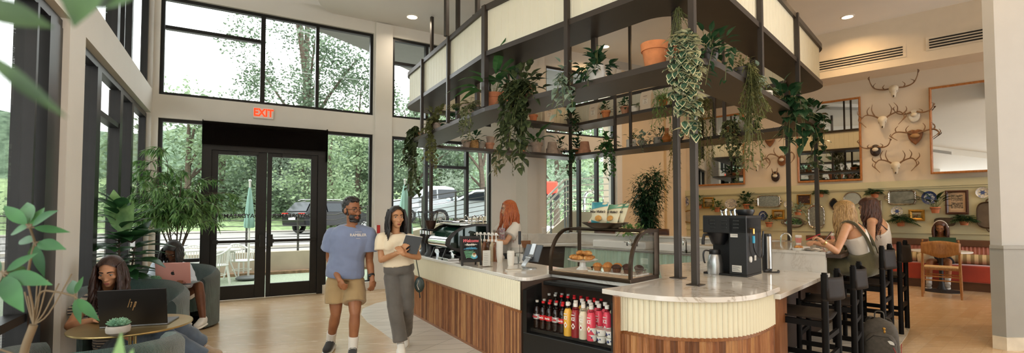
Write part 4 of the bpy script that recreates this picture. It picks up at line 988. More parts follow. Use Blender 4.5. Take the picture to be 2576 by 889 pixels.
p,d=far(1290,back=-.02); p.z=ZS-.03; plant(p,'single long thin vine dangling in front of the white face of the square column',None,[TR(kind='trail',r=.03,h=.0,drop=.8,strands=4,L=.06,W=.03,gap=.03)],'olive',name='hanging_plant')
# --- far upper shelf
ZP=ZU+.06
p,d=far(1345,ZP,.05); plant(p,'brown grassy plant on the upper shelf left of the coffee bags',('std',.10,.13,TERRA[0]),[TR(kind='grass',n=50,L=.42,W=.016)],'dry')
p,d=far(1437,ZP,.02); plant(p,'round-leaved ivy on the upper shelf at the far corner post',('std',.09,.12,DARKC),[TR(kind='bush',r=.2,h=.24,n=50,L=.1,W=.09),TR(kind='trail',r=.15,h=.05,drop=.7,strands=8,L=.1,W=.09,gap=.08,dirs=[d,d+.5])],'dark')
p,d=far(1521,ZP,.06); plant(p,'terracotta pot with a dark bushy plant between the coffee bags',('std',.10,.15,TERRA[3]),[TR(kind='bush',r=.15,h=.24,n=50,L=.08,W=.055)],'dark')
p,d=far(1570,ZP,.06); plant(p,'clay pot plant on the upper shelf right of the divider',('std',.10,.15,TERRA[1]),[TR(kind='bush',r=.13,h=.2,n=44,L=.08,W=.06)],'dark')
p,d=far(1596,ZP,.06); plant(p,'low fern in a white footed pot on the upper shelf',('cyl',.085,.12,WHITEC),[TR(kind='fern',n=24,L=.2,W=.05)],'mid')
p,d=far(1668,ZP,.04); plant(p,'terracotta pot with airy bamboo-like strands falling from the upper shelf',('std',.10,.17,TERRA[3]),[TR(kind='bush',r=.2,h=.14,n=40,L=.11,W=.02),TR(kind='trail',r=.2,h=.1,drop=.7,strands=16,L=.1,W=.022,gap=.035,dirs=[d,d+.7])],'light')
BAGM=mat('coffee_bag_paper','#d8c7b0',.45,0,.04); INK=mat('print_ink','#8a6f55',.6)
for px,lb in ((1382,'white coffee bag on the upper shelf, nearest the square column'),(1494,'white coffee bag left of the terracotta plant'),(1627,'white coffee bag standing beside the fern in a white pot')):
    p,d=far(px,ZP,.04); t=thing('coffee_bag',lb,'bag',p,d+PI/2); w=.125;hh=.36
    b=MB(); prb=[(0,.055),(.08,.055),(.26,.045),(.33,.012),(.36,.006)]

    vs=[];
    for z,y in prb: vs+=[(-w,-y,z),(w,-y,z),(w,y,z),(-w,y,z)]
    fs=[(3,2,1,0),(16,17,18,19)]+[(4*i+j,4*i+(j+1)%4,4*i+4+(j+1)%4,4*i+4+j) for i in range(4) for j in range(4)]
    b.add(vs,fs); b.build('pouch',BAGM,t,25)
    b=MB(); b.box(-.06,.06,-.0575,-.056,.10,.2); b.build('paper_label',mat('label_paper','#e6dccb',.6),t,0)
    b=MB(); 
    for k_,(wd,zz) in enumerate(((.045,.255),(.03,.185),(.02,.15),(.035,.12))): b.box(-wd,wd,-.0592,-.0572,zz-.004,zz+.004)
    b.build('print_lines',INK,t,0)
# ================================================================= things on the counters
HW=.912
def onc(px,py,z=HW): p=atz(px,py,z); return p
def face(v): return math.atan2(v.y,v.x)
BLKP=mat('black_plastic','#17171a',.4,0,.1,30); BLKM=mat('matte_black','#1c1b1a',.6,0,.1,20); SILV=mat('brushed_silver','#b7b9ba',.3,.9,.06,20); WHP=MATS['white_plastic']
# --- pastry case: local x along the front (v1 reversed), y to the back
c0=onc(1380,690); cA=face(-v1)
pc_=thing('pastry_case','glass pastry case with curved front and bronze frame','display case',(c0.x,c0.y,HW),cA)
cw,cd,chh=.95,.52,.485
FRB=mat('case_bronze','#4a3c30',.3,.7,.15,14)
m=MB(); m.box(0,cw,0,cd,.0,.035); m.build('base',FRB,pc_,0,bevel=.006)
prf=[(.02,.035)]+[(.02+.30*(1-math.cos(a)),.12+.335*math.sin(a)) for a in [i*PI/2/9 for i in range(10)]]
for x in (.012,cw-.012):
    m=MB(); m.tube([(x,y,z) for y,z in prf]+[(x,cd-.01,chh-.03)],.02,4); m.build('curved_rib',FRB,pc_,30)
    m=MB(); m.box(x-.014,x+.014,cd-.03,cd,.03,chh-.01); m.build('rear_post',FRB,pc_,0)
m=MB(); m.box(0,cw,.31,cd,chh-.045,chh-.018); 
m.v=m.v; m=MB(); m.box(0,cw,.31,.335,chh-.045,chh-.018); m.build('front_top_bar',FRB,pc_,0); m=MB(); m.box(0,cw,cd-.025,cd,chh-.045,chh-.018); m.build('rear_top_bar',FRB,pc_,0)
m=MB(); m.grid(lambda u,v:V(.02+u*(cw-.04),*((prf[min(int(v*10),9)][0]*(1-(v*10)%1)+prf[min(int(v*10)+1,10)][0]*((v*10)%1),prf[min(int(v*10),9)][1]*(1-(v*10)%1)+prf[min(int(v*10)+1,10)][1]*((v*10)%1)) if v<1 else prf[10])),1,10); m.build('curved_glass',CLEAR,pc_,40)
m=MB(); m.box(.02,cw-.02,.33,cd-.02,chh-.03,chh-.026); m.build('top_glass',CLEAR,pc_,0)
for x in (.014,cw-.016):
    m=MB(); m.add([(x,y,z) for y,z in prf]+[(x,cd-.03,chh-.04),(x,cd-.03,.035)],[tuple(range(13))]); m.build('side_glass',CLEAR,pc_,0)
m=MB(); m.box(.03,cw-.03,.03,cd-.03,.036,.044); m.build('floor_board',mat('case_floor','#c9a988',.35,0,.06),pc_,0)
def inc(x,y,z=.044): return pc_.location+RZ(cA).to_3x3()@V(x,y,z)
# cake stand with croissants
cs=thing('cake_stand','white footed cake stand inside the pastry case','cake stand',inc(.23,.27))
m=MB(); m.lathe([(.0001,0),(.065,0),(.06,.008),(.035,.03),(.03,.075),(.05,.088),(.0001,.088)],n=24); m.build('foot',WHITE,cs)
m=MB(); m.lathe([(.0001,.088),(.1,.09),(.15,.105),(.156,.103),(.15,.098),(.1,.083),(.0001,.08)],n=32,wob=lambda a,r,z:1+.02*math.cos(a*16)*(r>.12)); m.build('plate',WHITE,cs)
k=NT('croissant_crust'); k.set(k.ramp(k.noise(26,detail=4),[(.3,'#8f4f1d'),(.5,'#c98a44'),(.72,'#e6b877')]),.4); CRO=k.m
def croissant(p,rz,label,til=0):
    t=thing('croissant',label,'croissant',p,0,'croissants on the cake stand'); t.rotation_euler=(til,0,rz)
    m=MB(); n=25; pts=[];rr=[]
    for i in range(n):
        a=-1.15+2.3*i/(n-1); pts.append((.052*math.sin(a)*1.15,.045*math.cos(a)-.03,.024)); rr.append((.007+.021*math.cos(a*1.25)**1.0 if abs(a)<1.2 else .006)*(1+.16*abs(math.sin(i*PI/4))))
    m.tube(pts,[max(r_,.006) for r_ in rr],10,sq=.9); m.build('dough',CRO,t,60)
    return t
cz=cs.location+V(0,0,.098)
for dx,dy,dz,rz_1,lb in ((-.09,-.02,0,.4,'croissant at the left rim of the cake stand'),(-.01,-.07,0,-.2,'croissant at the front of the cake stand, nearest the curved glass'),(.085,-.02,0,2.0,'croissant at the rim of the cake stand nearest the muffins'),(.03,.07,0,3.0,'croissant at the back of the cake stand'),(-.05,.06,0,2.4,'croissant at the back rim of the cake stand, toward the tablet'),(-.02,0,.045,.6,'upper croissant of the pile, on the front ones'),(.045,.01,.045,-.7,'upper croissant of the pile, on the back ones')):
    croissant(cz+RZ(cA).to_3x3()@V(dx,dy,dz),rz_1,lb)
mb_=thing('marble_board','white marble serving board with two dark handles under the muffins','serving board',inc(.655,.26),cA)
m=MB(); m.box(-.27,.27,-.12,.12,0,.016); m.build('board',MARBLE,mb_,0,bevel=.005)
for s in (-1,1):
    m=MB(); m.cyl((s*.25,-.07,.016),(s*.25,-.07,.045),.006,n=8); m.cyl((s*.25,.07,.016),(s*.25,.07,.045),.006,n=8); m.cyl((s*.25,-.085,.045),(s*.25,.085,.045),.007,n=8); m.build('handle',FRB,mb_)
MUF=[mat('golden_muffin_top','#b9783b',.7,0,.3,60,.4,90),mat('chocolate_muffin_top','#3d2117',.7,0,.3,60,.4,90)]; CUPP=[mat('muffin_paper','#a5713f',.7),mat('dark_muffin_paper','#5f3a25',.7)]
def muffin(p,kind,label):
    t=thing('muffin',label,'muffin',p,0,'muffins on the marble board')
    m=MB(); m.lathe([(.0001,0),(.03,0),(.04,.036)],n=40,wob=lambda a,r,z:1+.04*math.cos(a*20)); m.build('paper_cup',CUPP[kind],t)
    m=MB(); m.lathe([(.038,.034),(.047,.042),(.044,.054),(.03,.068),(.012,.075),(.0001,.076)],n=20,wob=lambda a,r,z:1+.05*math.sin(a*3+z*90)); m.build('top',MUF[kind],t)
for i,(x,y,kd,lb) in enumerate(((-.2,-.05,0,'golden muffin at the front left end of the row'),(-.09,-.05,0,'golden muffin, second in the front row'),(.02,-.055,1,'dark chocolate muffin in the middle of the front row'),(.14,-.05,1,'dark chocolate muffin in front next to the case rib'),(-.15,.06,0,'golden muffin in the back row, behind the first two'),(-.04,.06,0,'golden muffin in the back row next to the chocolate ones'),(.07,.055,1,'chocolate muffin in the middle of the back row'),(.2,.05,1,'chocolate muffin at the end of the board past the rib'))):
    muffin(mb_.location+RZ(cA).to_3x3()@V(x,y,.016),kd,lb)
# shallow bowl of chip bags on the case
tp_=onc(1478,573,HW+chh); tr=thing('chip_bowl','wide dark shallow bowl on top of the pastry case','bowl',inc(.42,.40,chh-.018))
m=MB(); m.lathe([(.0001,0),(.12,0),(.16,.012),(.235,.055),(.24,.058),(.235,.062),(.15,.02),(.0001,.012)],n=40); m.build('bowl',mat('pewter','#5c5349',.3,.8,.15),tr)
CREAMB=mat('chip_bag_cream','#d9cfae',.35,0,.06); 
CHB=[mat('chip_teal','#3d8f9b',.3),mat('chip_green','#6aa183',.3),mat('chip_darkgreen','#5b8f73',.3),mat('chip_orange','#b55a35',.3)]
BR_=mat('chip_print','#3a2b22',.5); CHIPS=mat('chip_gold','#c98f45',.6,0,.2,40)
def chipbag(p,rz,tilt,mi,label,w=.095,h=.235,txt=True):
    t=thing('chip_bag',label,'bag of chips',p,0,None); t.rotation_euler=(-tilt,0,rz)
    m=MB(); 
    def f_(sg):
        return lambda u,v:V((u-.5)*2*w*(1-.07*math.sin(PI*v)),sg*.035*math.sin(PI*u)**.6*math.sin(PI*min(1,max(0,v*1.1-.05)))**.6,v*h*(1+.02*math.sin(u*9)))
    m.grid(f_(1),8,8); m.grid(f_(-1),8,8); b=m.build('pouch',[CREAMB],t,60)
    m=MB(); m.grid(lambda u,v:V((u-.5)*2*w*.99,-.037*math.sin(PI*u)**.6*math.sin(PI*min(1,max(0,(.72+.28*v+.16*(u-.5))*1.1-.05)))**.6-.002,(min(1,.74+.26*v+.16*(u-.5)*(1-v)))*h),8,3); m.build('colour_band',CHB[mi],t,60)
    m=MB(); m.grid(lambda u,v:V((u-.5)*2*w*.97,-.037*math.sin(PI*u)**.6*math.sin(PI*max(0,(.02+.16*v*(1-u))*1.1-.0))**.6-.002,(.02+.2*v*(1-u))*h),8,3); m.build('corner_band',CHB[mi],t,60)
    m=MB(); m.ell((.01,-.038,h*.28),w*.42,.006,h*.13,10); m.build('chip_picture',CHIPS,t)
    if txt: text('Miss Vickie\'s',.034,BR_,t,'print',.0006,False,(0,-.041,h*.56),(PI/2,0,0),.3,1.0,.0012)
    return t
q=tr.location; cr=RZ(cA).to_3x3()
chipbag(q+cr@V(-.14,-.02,.03),cA-.1,.75,3,'orange and cream chip bag lying at the tablet end of the bowl',.09,.2,False)
chipbag(q+cr@V(-.05,-.04,.035),cA+.08,.12,0,'upright cream chip bag with a teal top corner')
chipbag(q+cr@V(.07,-.03,.03),cA-.15,.45,1,'cream chip bag with a mint top leaning in the middle of the bowl')
chipbag(q+cr@V(.13,.03,.03),cA-.5,.35,2,'cream chip bag with a green edge at the far end of the bowl')
# --- till tablet on a silver stand
p=onc(1332,676); ts=thing('tablet_stand','silver till tablet stand turned away, dark tablet on it','tablet stand',p,D(-52))
m=MB(); m.lathe([(.0001,0),(.085,0),(.085,.008),(.0001,.008)],n=28,sx=1.1,sy=.8); m.build('base',SILV,ts)
m=MB(); Pp=catmull([(0,-.05,.005),(0,-.085,.025),(0,-.075,.055),(0,-.01,.12),(0,.035,.16)],4)
def ribbon(mb,P,w,th):
    n=len(P); vs=[]
    for i,p_ in enumerate(P):
        d=(P[min(i+1,n-1)]-P[max(i-1,0)]).normalized(); nn=V(0,-d.z,d.y)
        vs+=[p_+V(-w,0,0)-nn*th,p_+V(w,0,0)-nn*th,p_+V(w,0,0)+nn*th,p_+V(-w,0,0)+nn*th]
    mb.add(vs,[(4*i+j,4*i+4+j,4*i+4+(j+1)%4,4*i+(j+1)%4) for i in range(n-1) for j in range(4)]+[(0,1,2,3),(4*n-1,4*n-2,4*n-3,4*n-4)])
ribbon(m,Pp,.035,.004); m.build('bent_arm',SILV,ts,50)
m=MB(); m.cyl((-.045,-.01,.122),(.045,-.01,.122),.013,n=12); m.build('hinge',SILV,ts)
m=MB(); M_=T(0,.045,.17)@RX(D(-22)); m.box(-.14,.14,-.006,.006,-.1,.1,M=M_); m.build('tablet',mat('tablet_back','#55585c',.4,.5),ts,0,bevel=.005)
m=MB(); m.box(-.036,.036,-.014,-.004,-.05,.11,M=M_); m.build('clamp',SILV,ts,0,bevel=.004)
# --- clear menu holder, cup stack, straws, napkin
p=onc(1224,672); t=thing('menu_holder','clear acrylic holder with a white price card by the paper cups','menu holder',p,D(28))
m=MB(); m.box(-.055,.055,-.006,-.003,.0,.235); m.box(-.055,.055,.003,.006,0,.235); m.box(-.06,.06,-.03,.03,0,.005); m.build('acrylic',CLEAR,t,0)
m=MB(); m.box(-.048,.048,-.0015,.0015,.01,.19); m.build('card',mat('card_white','#e8e4dc',.6,0,.02),t,0)
m=MB()
for k_ in range(7): m.box(-.035,.01+.004*(k_%3),-.003,-.0015,.03+.02*k_,.033+.02*k_)
m.build('print_lines',mat('grey_print','#9b9791',.6),t,0)
for i,(dx,dz) in enumerate(((.032,.18),(.04,.165),(.024,.16),(.036,.148))):
    m=MB(); m.lathe([(.0001,-.002),(.006,-.002)],n=10,M=RX(PI/2),c=(dx,-.003,dz)); m.build('dot',mat('dot_ink','#3a3836',.6),t,0)
CUPM=mat('paper_cup_white','#e3ded4',.6,0,.03); LIDW=mat('lid_white','#ece9e3',.4)
def cupstack(px,py,n,r,label,back=0):
    p=onc(px,py); t=thing('cup_stack',label,'stack of cups',(p.x,p.y,HW))
    m=MB(); pr=[]
    m.lathe([(.0001,0),(r*.78,0),(r,.10)]+[(r*(.98 if k%2 else 1.03),.10+.012*k) for k in range(1,n*2)]+[(r*.9,.10+.012*n*2)],n=24); m.build('cups',CUPM,t,20)
    return t
cupstack(1257,661,7,.042,'tall stack of paper cups behind the price card'); cupstack(1205,650,6,.04,'stack of paper cups behind the chalkboard'); cupstack(1285,668,3,.045,'shorter stack of paper cups next to the clear straw box')
p=onc(1300,664); t=thing('straw_box','clear acrylic straw and lid box with a black handled rod','dispenser',p,D(30))
m=MB(); 
for x in (-.075,-.0,.075): m.box(x-.003,x+.003,-.05,.05,0,.2)
m.box(-.075,.075,-.053,-.048,0,.2); m.box(-.08,.08,-.055,.055,0,.008); m.build('acrylic',CLEAR,t,0)
m=MB(); m.cyl((0,-.07,.03),(0,-.07,.24),.004,n=8); m.build('rod',STEEL,t); m=MB(); m.cyl((0,-.07,.24),(0,-.07,.40),.017,n=12); m.build('handle',BLKP,t)
m=MB(); m.box(.01,.065,-.04,.04,.01,.12); m.build('napkins',CUPM,t,0); m=MB(); m.box(-.07,-.01,-.04,.04,.01,.09); m.build('lids',LIDW,t,0)
p=onc(1291,682); t=thing('order_pad','small pale order pad lying before the straw box','pad',p,D(20)); m=MB(); m.box(-.08,.08,-.04,.04,0,.012); m.build('pages',CUPM,t,0,bevel=.004); m=MB(); m.box(-.08,.08,-.04,.04,.012,.016); m.build('cover',mat('pad_cover','#c9c1b3',.5),t,0)
# --- chalkboard easel
p=onc(1186,670); t=thing('chalkboard','black framed easel chalkboard with coloured welcome lettering','sign',(p.x,p.y,HW),D(20)); 
W_,H_=.125,.31; M_=T(0,0,.045)@RX(D(-12)); CHALK=mat('chalk_black','#131312',.7,0,.1)
for nm_,bx_ in (('frame_stile',(-W_,-W_+.025,0,.0)),('frame_stile',(W_-.025,W_,0,0))):
    m=MB(); m.box(bx_[0],bx_[1],-.011,.011,-.04,H_,M=M_); m.build(nm_,BLKM,t,0,bevel=.003)
for z in (0,H_-.028):
    m=MB(); m.box(-W_,W_,-.01,.01,z,z+.028,M=M_); m.build('frame_rail',BLKM,t,0,bevel=.003)
m=MB(); m.box(-W_+.02,W_-.02,-.003,.003,.02,H_-.02,M=M_); m.build('board',CHALK,t,0)
m=MB(); m.bar((-.07,.02,.24),(-.085,.13,0),.02,.012); m.build('rear_leg',BLKM,t,0); m=MB(); m.bar((.07,.02,.24),(.085,.13,0),.02,.012); m.build('rear_leg',BLKM,t,0)
CK={'p':mat('chalk_pink','#e8707a',.8),'w':mat('chalk_white','#e5e2da',.8),'b':mat('chalk_blue','#4f9cc0',.8),'g':mat('chalk_green','#8fe0b0',.8),'o':mat('chalk_brown','#9a6238',.8)}
rot=(PI/2-D(12),0,0)
def bpos(x,z): return M_@V(x,-.0045,z)
for s_,sz,c_,x,z in (('Welcome',.052,'p',.0,.252),('~Rambler~',.034,'w',.0,.207),('Residents',.044,'b',-.005,.165)): text(s_,sz,CK[c_],t,'lettering',.0006,False,bpos(x,z),rot,.35,.95,.0012)
m=MB()
for k_ in range(7):
    y0=.045+.012*k_; m.tube([M_@V(x,-.005,z) for x,z in catmull2] if False else [M_@q_ for q_ in catmull([(-.085+.004*k_,-.0045,.125-.013*k_),(-.05,-.0045,.135-.013*k_),(-.01+.01*(k_%3),-.0045,.128-.012*k_),(.03+.02*(k_%2),-.0045,.132-.016*k_)],4)],.0026,4)
m.build('chalk_hand',CK['g'],t,0)
m=MB(); m.lathe([(.0001,0),(.036,0)],(0,0,0),20,M=M_@T(.035,-.0046,.062)@RX(PI/2)@Matrix.Diagonal((1.15,.7,1,1))); m.build('chalk_saucer',CK['b'],t,0)
m=MB(); m.lathe([(.0001,0),(.027,0)],(0,0,0),20,M=M_@T(.035,-.0054,.082)@RX(PI/2)); m.build('chalk_cup',CK['w'],t,0)
m=MB(); m.lathe([(.0001,0),(.018,0)],(0,0,0),20,M=M_@T(.036,-.0062,.093)@RX(PI/2)@Matrix.Diagonal((1.1,.8,1,1))); m.build('chalk_coffee',CK['o'],t,0)
# --- espresso machine: local x along the counter (toward the viewer), y to the customer side(-)
p=onc(1118,652); eA=face(V(.515,-.857,0)); em=thing('espresso_machine','dark green espresso machine with chrome front and black side wings','espresso machine',(p.x+.14,p.y+.20,HW),eA)
EG=mat('espresso_green','#1d4a3c',.12,.5,.08); 
k=NT('green_mirror'); k.set('#1a2a24',.05,.7,coat=1); EGM=k.m
Lx=.36
# profile in y,z (customer side is -y after rotation: choose sign)
body=[(-.27,.17),(-.30,.21),(-.29,.26),(-.22,.33),(-.10,.41),(.05,.44),(.25,.44),(.27,.2),(.2,.13),(-.2,.13)]
m=MB(); n=len(body); m.add([(s*Lx,y,z) for s in (-1,1) for y,z in body],[(i,(i+1)%n,n+(i+1)%n,n+i) for i in range(n)]+[tuple(range(n-1,-1,-1)),tuple(range(n,2*n))]); m.build('body_shell',EG,em,30,bevel=.012,bn=3)
m=MB(); m.add([(s*(Lx-.01),y-.006,z+.004) for s in (-1,1) for y,z in body[:3]+[(-.255,.295)]],[(i,i+1,5+i,4+i) for i in range(3)]); m.build('chrome_front',CHROME,em,60)
for s in (-1,1):
    w_=[(-.33,.20),(-.32,.28),(-.24,.36),(-.1,.44),(.1,.475),(.30,.475),(.32,.2),(.2,.13),(.1,.09),(-.02,-.0),(-.08,0),(-.12,.10),(-.24,.14)]
    m=MB(); n=len(w_); x0,x1=s*Lx,s*(Lx+.022); m.add([(x,y,z) for x in (x0,x1) for y,z in w_],[(i,(i+1)%n,n+(i+1)%n,n+i) for i in range(n)]+[tuple(range(n-1,-1,-1)),tuple(range(n,2*n))]); m.build('side_wing',mat('wing_black','#26221e',.35,.3),em,20,bevel=.008)
    m=MB(); x=s*(Lx+.024); w2=[(-.27,.21),(-.25,.28),(-.17,.36),(-.05,.42),(.12,.445),(.26,.44),(.27,.22),(.15,.16),(-.2,.16)]; m.add([(x,y,z) for y,z in w2],[tuple(range(9)) if s<0 else tuple(range(8,-1,-1))]); m.build('wing_inlay',EGM,em,0)
m=MB(); m.box(-Lx,Lx,-.12,.27,.0,.05); m.build('drip_base',BLKM,em,0,bevel=.01)
m=MB(); m.tube([(-Lx,-.12,.50),(Lx,-.12,.50),(Lx,.27,.50),(-Lx,.27,.50)],.012,8,closed=True); m.build('cup_rail',CHROME,em)
m=MB(); m.box(-Lx+.01,Lx-.01,-.11,.26,.455,.468); m.build('cup_tray',STEEL,em,0)
for x in (-.15,.1,.3):
    m=MB(); m.tube([(x-.07,.22,.45)]+[(x-.07*math.cos(a),.22,.53+.05*math.sin(a)) for a in [i*PI/6 for i in range(7)]]+[(x+.07,.22,.45)],.011,8); m.build('steam_lever',CHROME,em)
for x in (-.2,.2):
    m=MB(); m.bar((x,-.24,.14),(x,-.30,.0),.03,.02); m.build('foot',BLKM,em,0)
m=MB(); m.cyl((.22,-.16,.06),(.22,-.05,.09),.045,.05,16); m.build('jug',CHROME,em)
m=MB(); m.box(.05,.40,-.30,-.14,.0,.03); m.build('tamp_tray',STEEL,em,0,bevel=.004)
for i,(px,py,lb,bean) in enumerate(((1080,640,'coffee grinder with a half full bean hopper beside the espresso machine',1),(1066,634,'second coffee grinder, with an empty hopper, next to the canopy post',0))):
    p=aty(px,533,6.9+.25*i); t=thing('coffee_grinder',lb,'coffee grinder',(p.x+.02,p.y,HW),D(-20))
    m=MB(); m.lathe([(.0001,0),(.085,0),(.085,.03),(.06,.06),(.06,.25),(.075,.27),(.075,.36),(.05,.38),(.0001,.38)],n=20); m.build('body',BLKP,t)
    m=MB(); m.lathe([(.062,.30),(.078,.31),(.078,.36),(.06,.365)],n=20); m.build('collar',CHROME,t)
    m=MB(); m.lathe([(.045,.38),(.07,.44),(.10,.60),(.105,.62)],n=24); m.build('hopper',CLEAR,t)
    if bean: m=MB(); m.lathe([(.0001,.385),(.042,.385),(.066,.44),(.082,.51),(.0001,.515)],n=20); m.build('coffee_beans',mat('coffee_beans','#3b2013',.6,0,.4,90,.8,80),t)
    m=MB(); m.lathe([(.0001,.645),(.108,.645),(.112,.62),(.0001,.62)],n=24); m.build('lid',BLKP,t)
# syrup pump bottles in a row
SYR=[mat('syrup_amber','#7d4a2a',.2),mat('syrup_dark','#4a2d1c',.2),mat('syrup_clear','#c9b99a',.15)]
for i,px in enumerate((1190,1200,1209,1219,1229,1238,1248)):
    p=aty(px,533,6.42-.05*i); t=thing('syrup_bottle',['syrup pump bottle nearest the espresso machine','second syrup pump bottle from the espresso machine','third syrup pump bottle from the espresso machine','middle bottle in the row of syrup pumps','syrup pump bottle just past the middle of the row','syrup pump bottle next to last, toward the till','syrup pump bottle nearest the till'][i],'syrup bottle',(p.x,p.y,HW),D(-60),'syrup pumps in a row behind the chalkboard')
    m=MB(); m.lathe([(.0001,0),(.036,0),(.037,.17),(.03,.21),(.015,.235),(.015,.25)],n=16); m.build('bottle',SYR[i%3],t)
    m=MB(); m.lathe([(.0001,.25),(.018,.25),(.018,.275),(.008,.28),(.008,.33),(.018,.335),(.016,.365),(.0001,.368)],n=14); m.tube([(0,0,.345),(.03,0,.352),(.055,0,.335)],.007,8); m.build('pump',LIDW,t)
# --- coffee brewer: local x along v2(right side), front faces -x?
br_=onc(1880,699)-V(.7071,-.7071,0)*.215; bA=face(-v1); bw_=thing('coffee_brewer','tall black commercial coffee brewer on the curved counter','coffee brewer',(br_.x,br_.y,HW),D(-45))
BRW=mat('brewer_black','#1b1b1c',.45,.1,.1,60,.06,140)
# measured from photo: front-left x 1763..1887 wide, side to 1917
m=MB(); m.box(.045,.215,0,.42,.02,.58); m.build('tower',BRW,bw_,0,bevel=.006)
m=MB(); m.box(-.215,.215,0,.42,.42,.60); m.build('head',BRW,bw_,0,bevel=.008)
m=MB(); m.box(-.20,.045,.22,.42,.0,.42); m.build('splash_back',BRW,bw_,0)
m=MB(); m.box(-.215,.215,.0,.42,.0,.02); m.build('base_tray',BRW,bw_,0,bevel=.004)
m=MB(); m.lathe([(.0001,.30),(.06,.30),(.075,.33),(.10,.40),(.105,.42)],(-.10,.11,0),20); m.build('brew_basket',BLKP,bw_)
m=MB(); m.tube([(-.16,.05,.405),(-.20,.0,.40),(-.205,-.02,.34),(-.205,-.02,.30)],.016,8); m.build('basket_handle',BLKP,bw_)
m=MB()
for i in range(3):
    for j in range(3):
        x=-.14+j*.115; z=.47+i*.035; m=MB(); m.box(x,x+.055,-.008,.0,z,z+.015); m.build('louver_vent',mat('louver_metal','#3b3c3d',.3,.6),bw_,0,bevel=.003)
m=MB(); m.box(-.20,-.15,-.006,0,.51,.56); m.build('switch_plate',BLKP,bw_,0)
LBL=mat('label_white','#d6d4ce',.6,0,.03)
m=MB(); m.box(.062,.132,-.004,-.001,.385,.418); m.build('warning_label',LBL,bw_,0)
m=MB(); m.box(.075,.165,-.004,-.001,.045,.11); m.build('data_label',LBL,bw_,0)
m=MB()
for k_ in range(5): m.box(.08,.155-.012*(k_%3),-.0055,-.0035,.055+.01*k_,.058+.01*k_)
m.build('print_lines',mat('label_print','#4a4a4a',.7),bw_,0)
text('⚠ WARNING',.011,MATS['label_print'],bw_,'print',.0004,False,(.097,-.0045,.403),(PI/2,0,0))
for x in (-.07,.02): m=MB(); m.tube([(x-.02,.2,.60),(x-.025,.2,.65),(x+.015,.2,.66),(x+.02,.2,.60)],.014,8); m.build('warmer_clip',CHROME,bw_)
m=MB(); m.lathe([(.0001,.66),(.085,.66),(.088,.64),(.07,.6)],(.12,.25,0),24); m.build('lid',BLKP,bw_)
m=MB(); m.cyl((.215,.1,.47),(.25,.1,.47),.008,n=8); m.cyl((.245,.1,.47),(.245,.1,.42),.011,n=8); m.build('brass_elbow',mat('brass','#c79a55',.25,.9),bw_)
m=MB(); m.cyl((.245,.1,.40),(.245,.1,.33),.013,n=10); m.build('valve',mat('valve_blue','#3aa3c9',.4),bw_)
m=MB(); m.tube(catmull([(.245,.1,.33),(.25,.12,.25),(.26,.22,.18),(.25,.33,.2),(.245,.36,.35),(.25,.37,.44)],5),.008,8); m.build('hose',BLKP,bw_)
m=MB(); m.lathe([(.0001,.0),(.03,.0),(.03,.012),(.0001,.014)],(.216,.08,.17),18,M=RY(PI/2)); m.build('dial',LBL,bw_)
m=MB(); m.box(.216,.219,.2,.25,.15,.2); m.build('side_label',LBL,bw_,0)
for x,y in ((-.19,.03),(.19,.03),(.19,.39),(-.19,.39)): m=MB(); m.cyl((x,y,-.0),(x,y,.012),.012,n=8); m.build('foot',CHROME,bw_)
# carafe
p=onc(1799,690); t=thing('coffee_carafe','brushed steel thermal carafe with black handle under the brewer','carafe',(p.x,p.y,HW),D(180))
m=MB(); m.lathe([(.0001,0),(.072,0),(.075,.012),(.076,.10),(.062,.185),(.052,.205)],n=28); m.build('flask',SILV,t)
m=MB(); m.lathe([(.052,.2),(.055,.205),(.055,.235),(.05,.25),(.0001,.25)],n=24); m.build('lid',BLKP,t)
m=MB(); m.tube(catmull([(.05,0,.235),(.1,0,.24),(.118,0,.2),(.11,0,.13),(.1,0,.115)],4),.012,8,sq=.7); m.build('handle',BLKP,t)
# water filter canister
p=onc(1930,683,.86); t=thing('water_filter','tall silver and black filter canister with a hose beside the brewer','filter',(p.x,p.y,.90),D(-6))
m=MB(); m.lathe([(.0001,0),(.05,0),(.052,.02),(.052,.40),(.045,.43),(.0001,.43)],n=20); m.build('canister',BLKP,t)
m=MB(); m.lathe([(.053,.03),(.054,.4)],n=20,a0=-1.9,a1=.2); m.build('sleeve',STEEL,t)
m=MB(); m.tube(catmull([(0,-.05,.02),(-.08,-.12,.0),(.05,-.14,.0),(.09,-.08,.01)],5),.013,8); m.build('hose',BLKP,t)
t['label']='tall silver and black filter canister with a hose beside the brewer'; t.location.z=.864
# tap on raised bar, gooseneck taps at the sinks
def tap(p,h,r,label,rz=0,double=False):
    t=thing('gooseneck_tap',label,'tap',p,rz)
    m=MB(); m.tube([(0,0,0),(0,0,h*.55)]+[(0,-r+r*math.cos(a),h*.55+r*1.1*math.sin(a)) for a in [i*PI/8 for i in range(1,9)]]+[(0,-2*r,h*.42)],.013,10); m.build('spout',CHROME,t)
    m=MB(); m.cyl((-.1,0,.03),(.1,0,.03),.014,n=10); m.cyl((0,0,0),(0,0,.05),.025,n=12); m.build('bridge',CHROME,t)
    for s in (-1,1):
        m=MB(); m.cyl((s*.1,0,.0),(s*.1,0,.06),.018,n=10); m.bar((s*.1,0,.06),(s*.15,-.03,.068),.012,.01); m.build('handle',CHROME,t)
    return t
tp0=SM@V(2.7,.42,.86); tap(aty(1726,608,tp0.y),.32,.055,'chrome gooseneck tap between the front posts and the brewer',D(-45)).location.z=.86
q=SM@V(1.9,.50,.98); p=aty(1590,614,q.y); t=tap(V(p.x,p.y,.93),.10,.05,'wall mounted chrome bridge tap seen through the pastry case',D(-45))
q=SM@V(SL_+.2,.3,.86); p=aty(1965,620,7.3); tap(V(p.x,p.y,1.0),.26,.07,'chrome tap at the hand sink by the raised bar',D(45))
p=aty(1730,560,8.2)
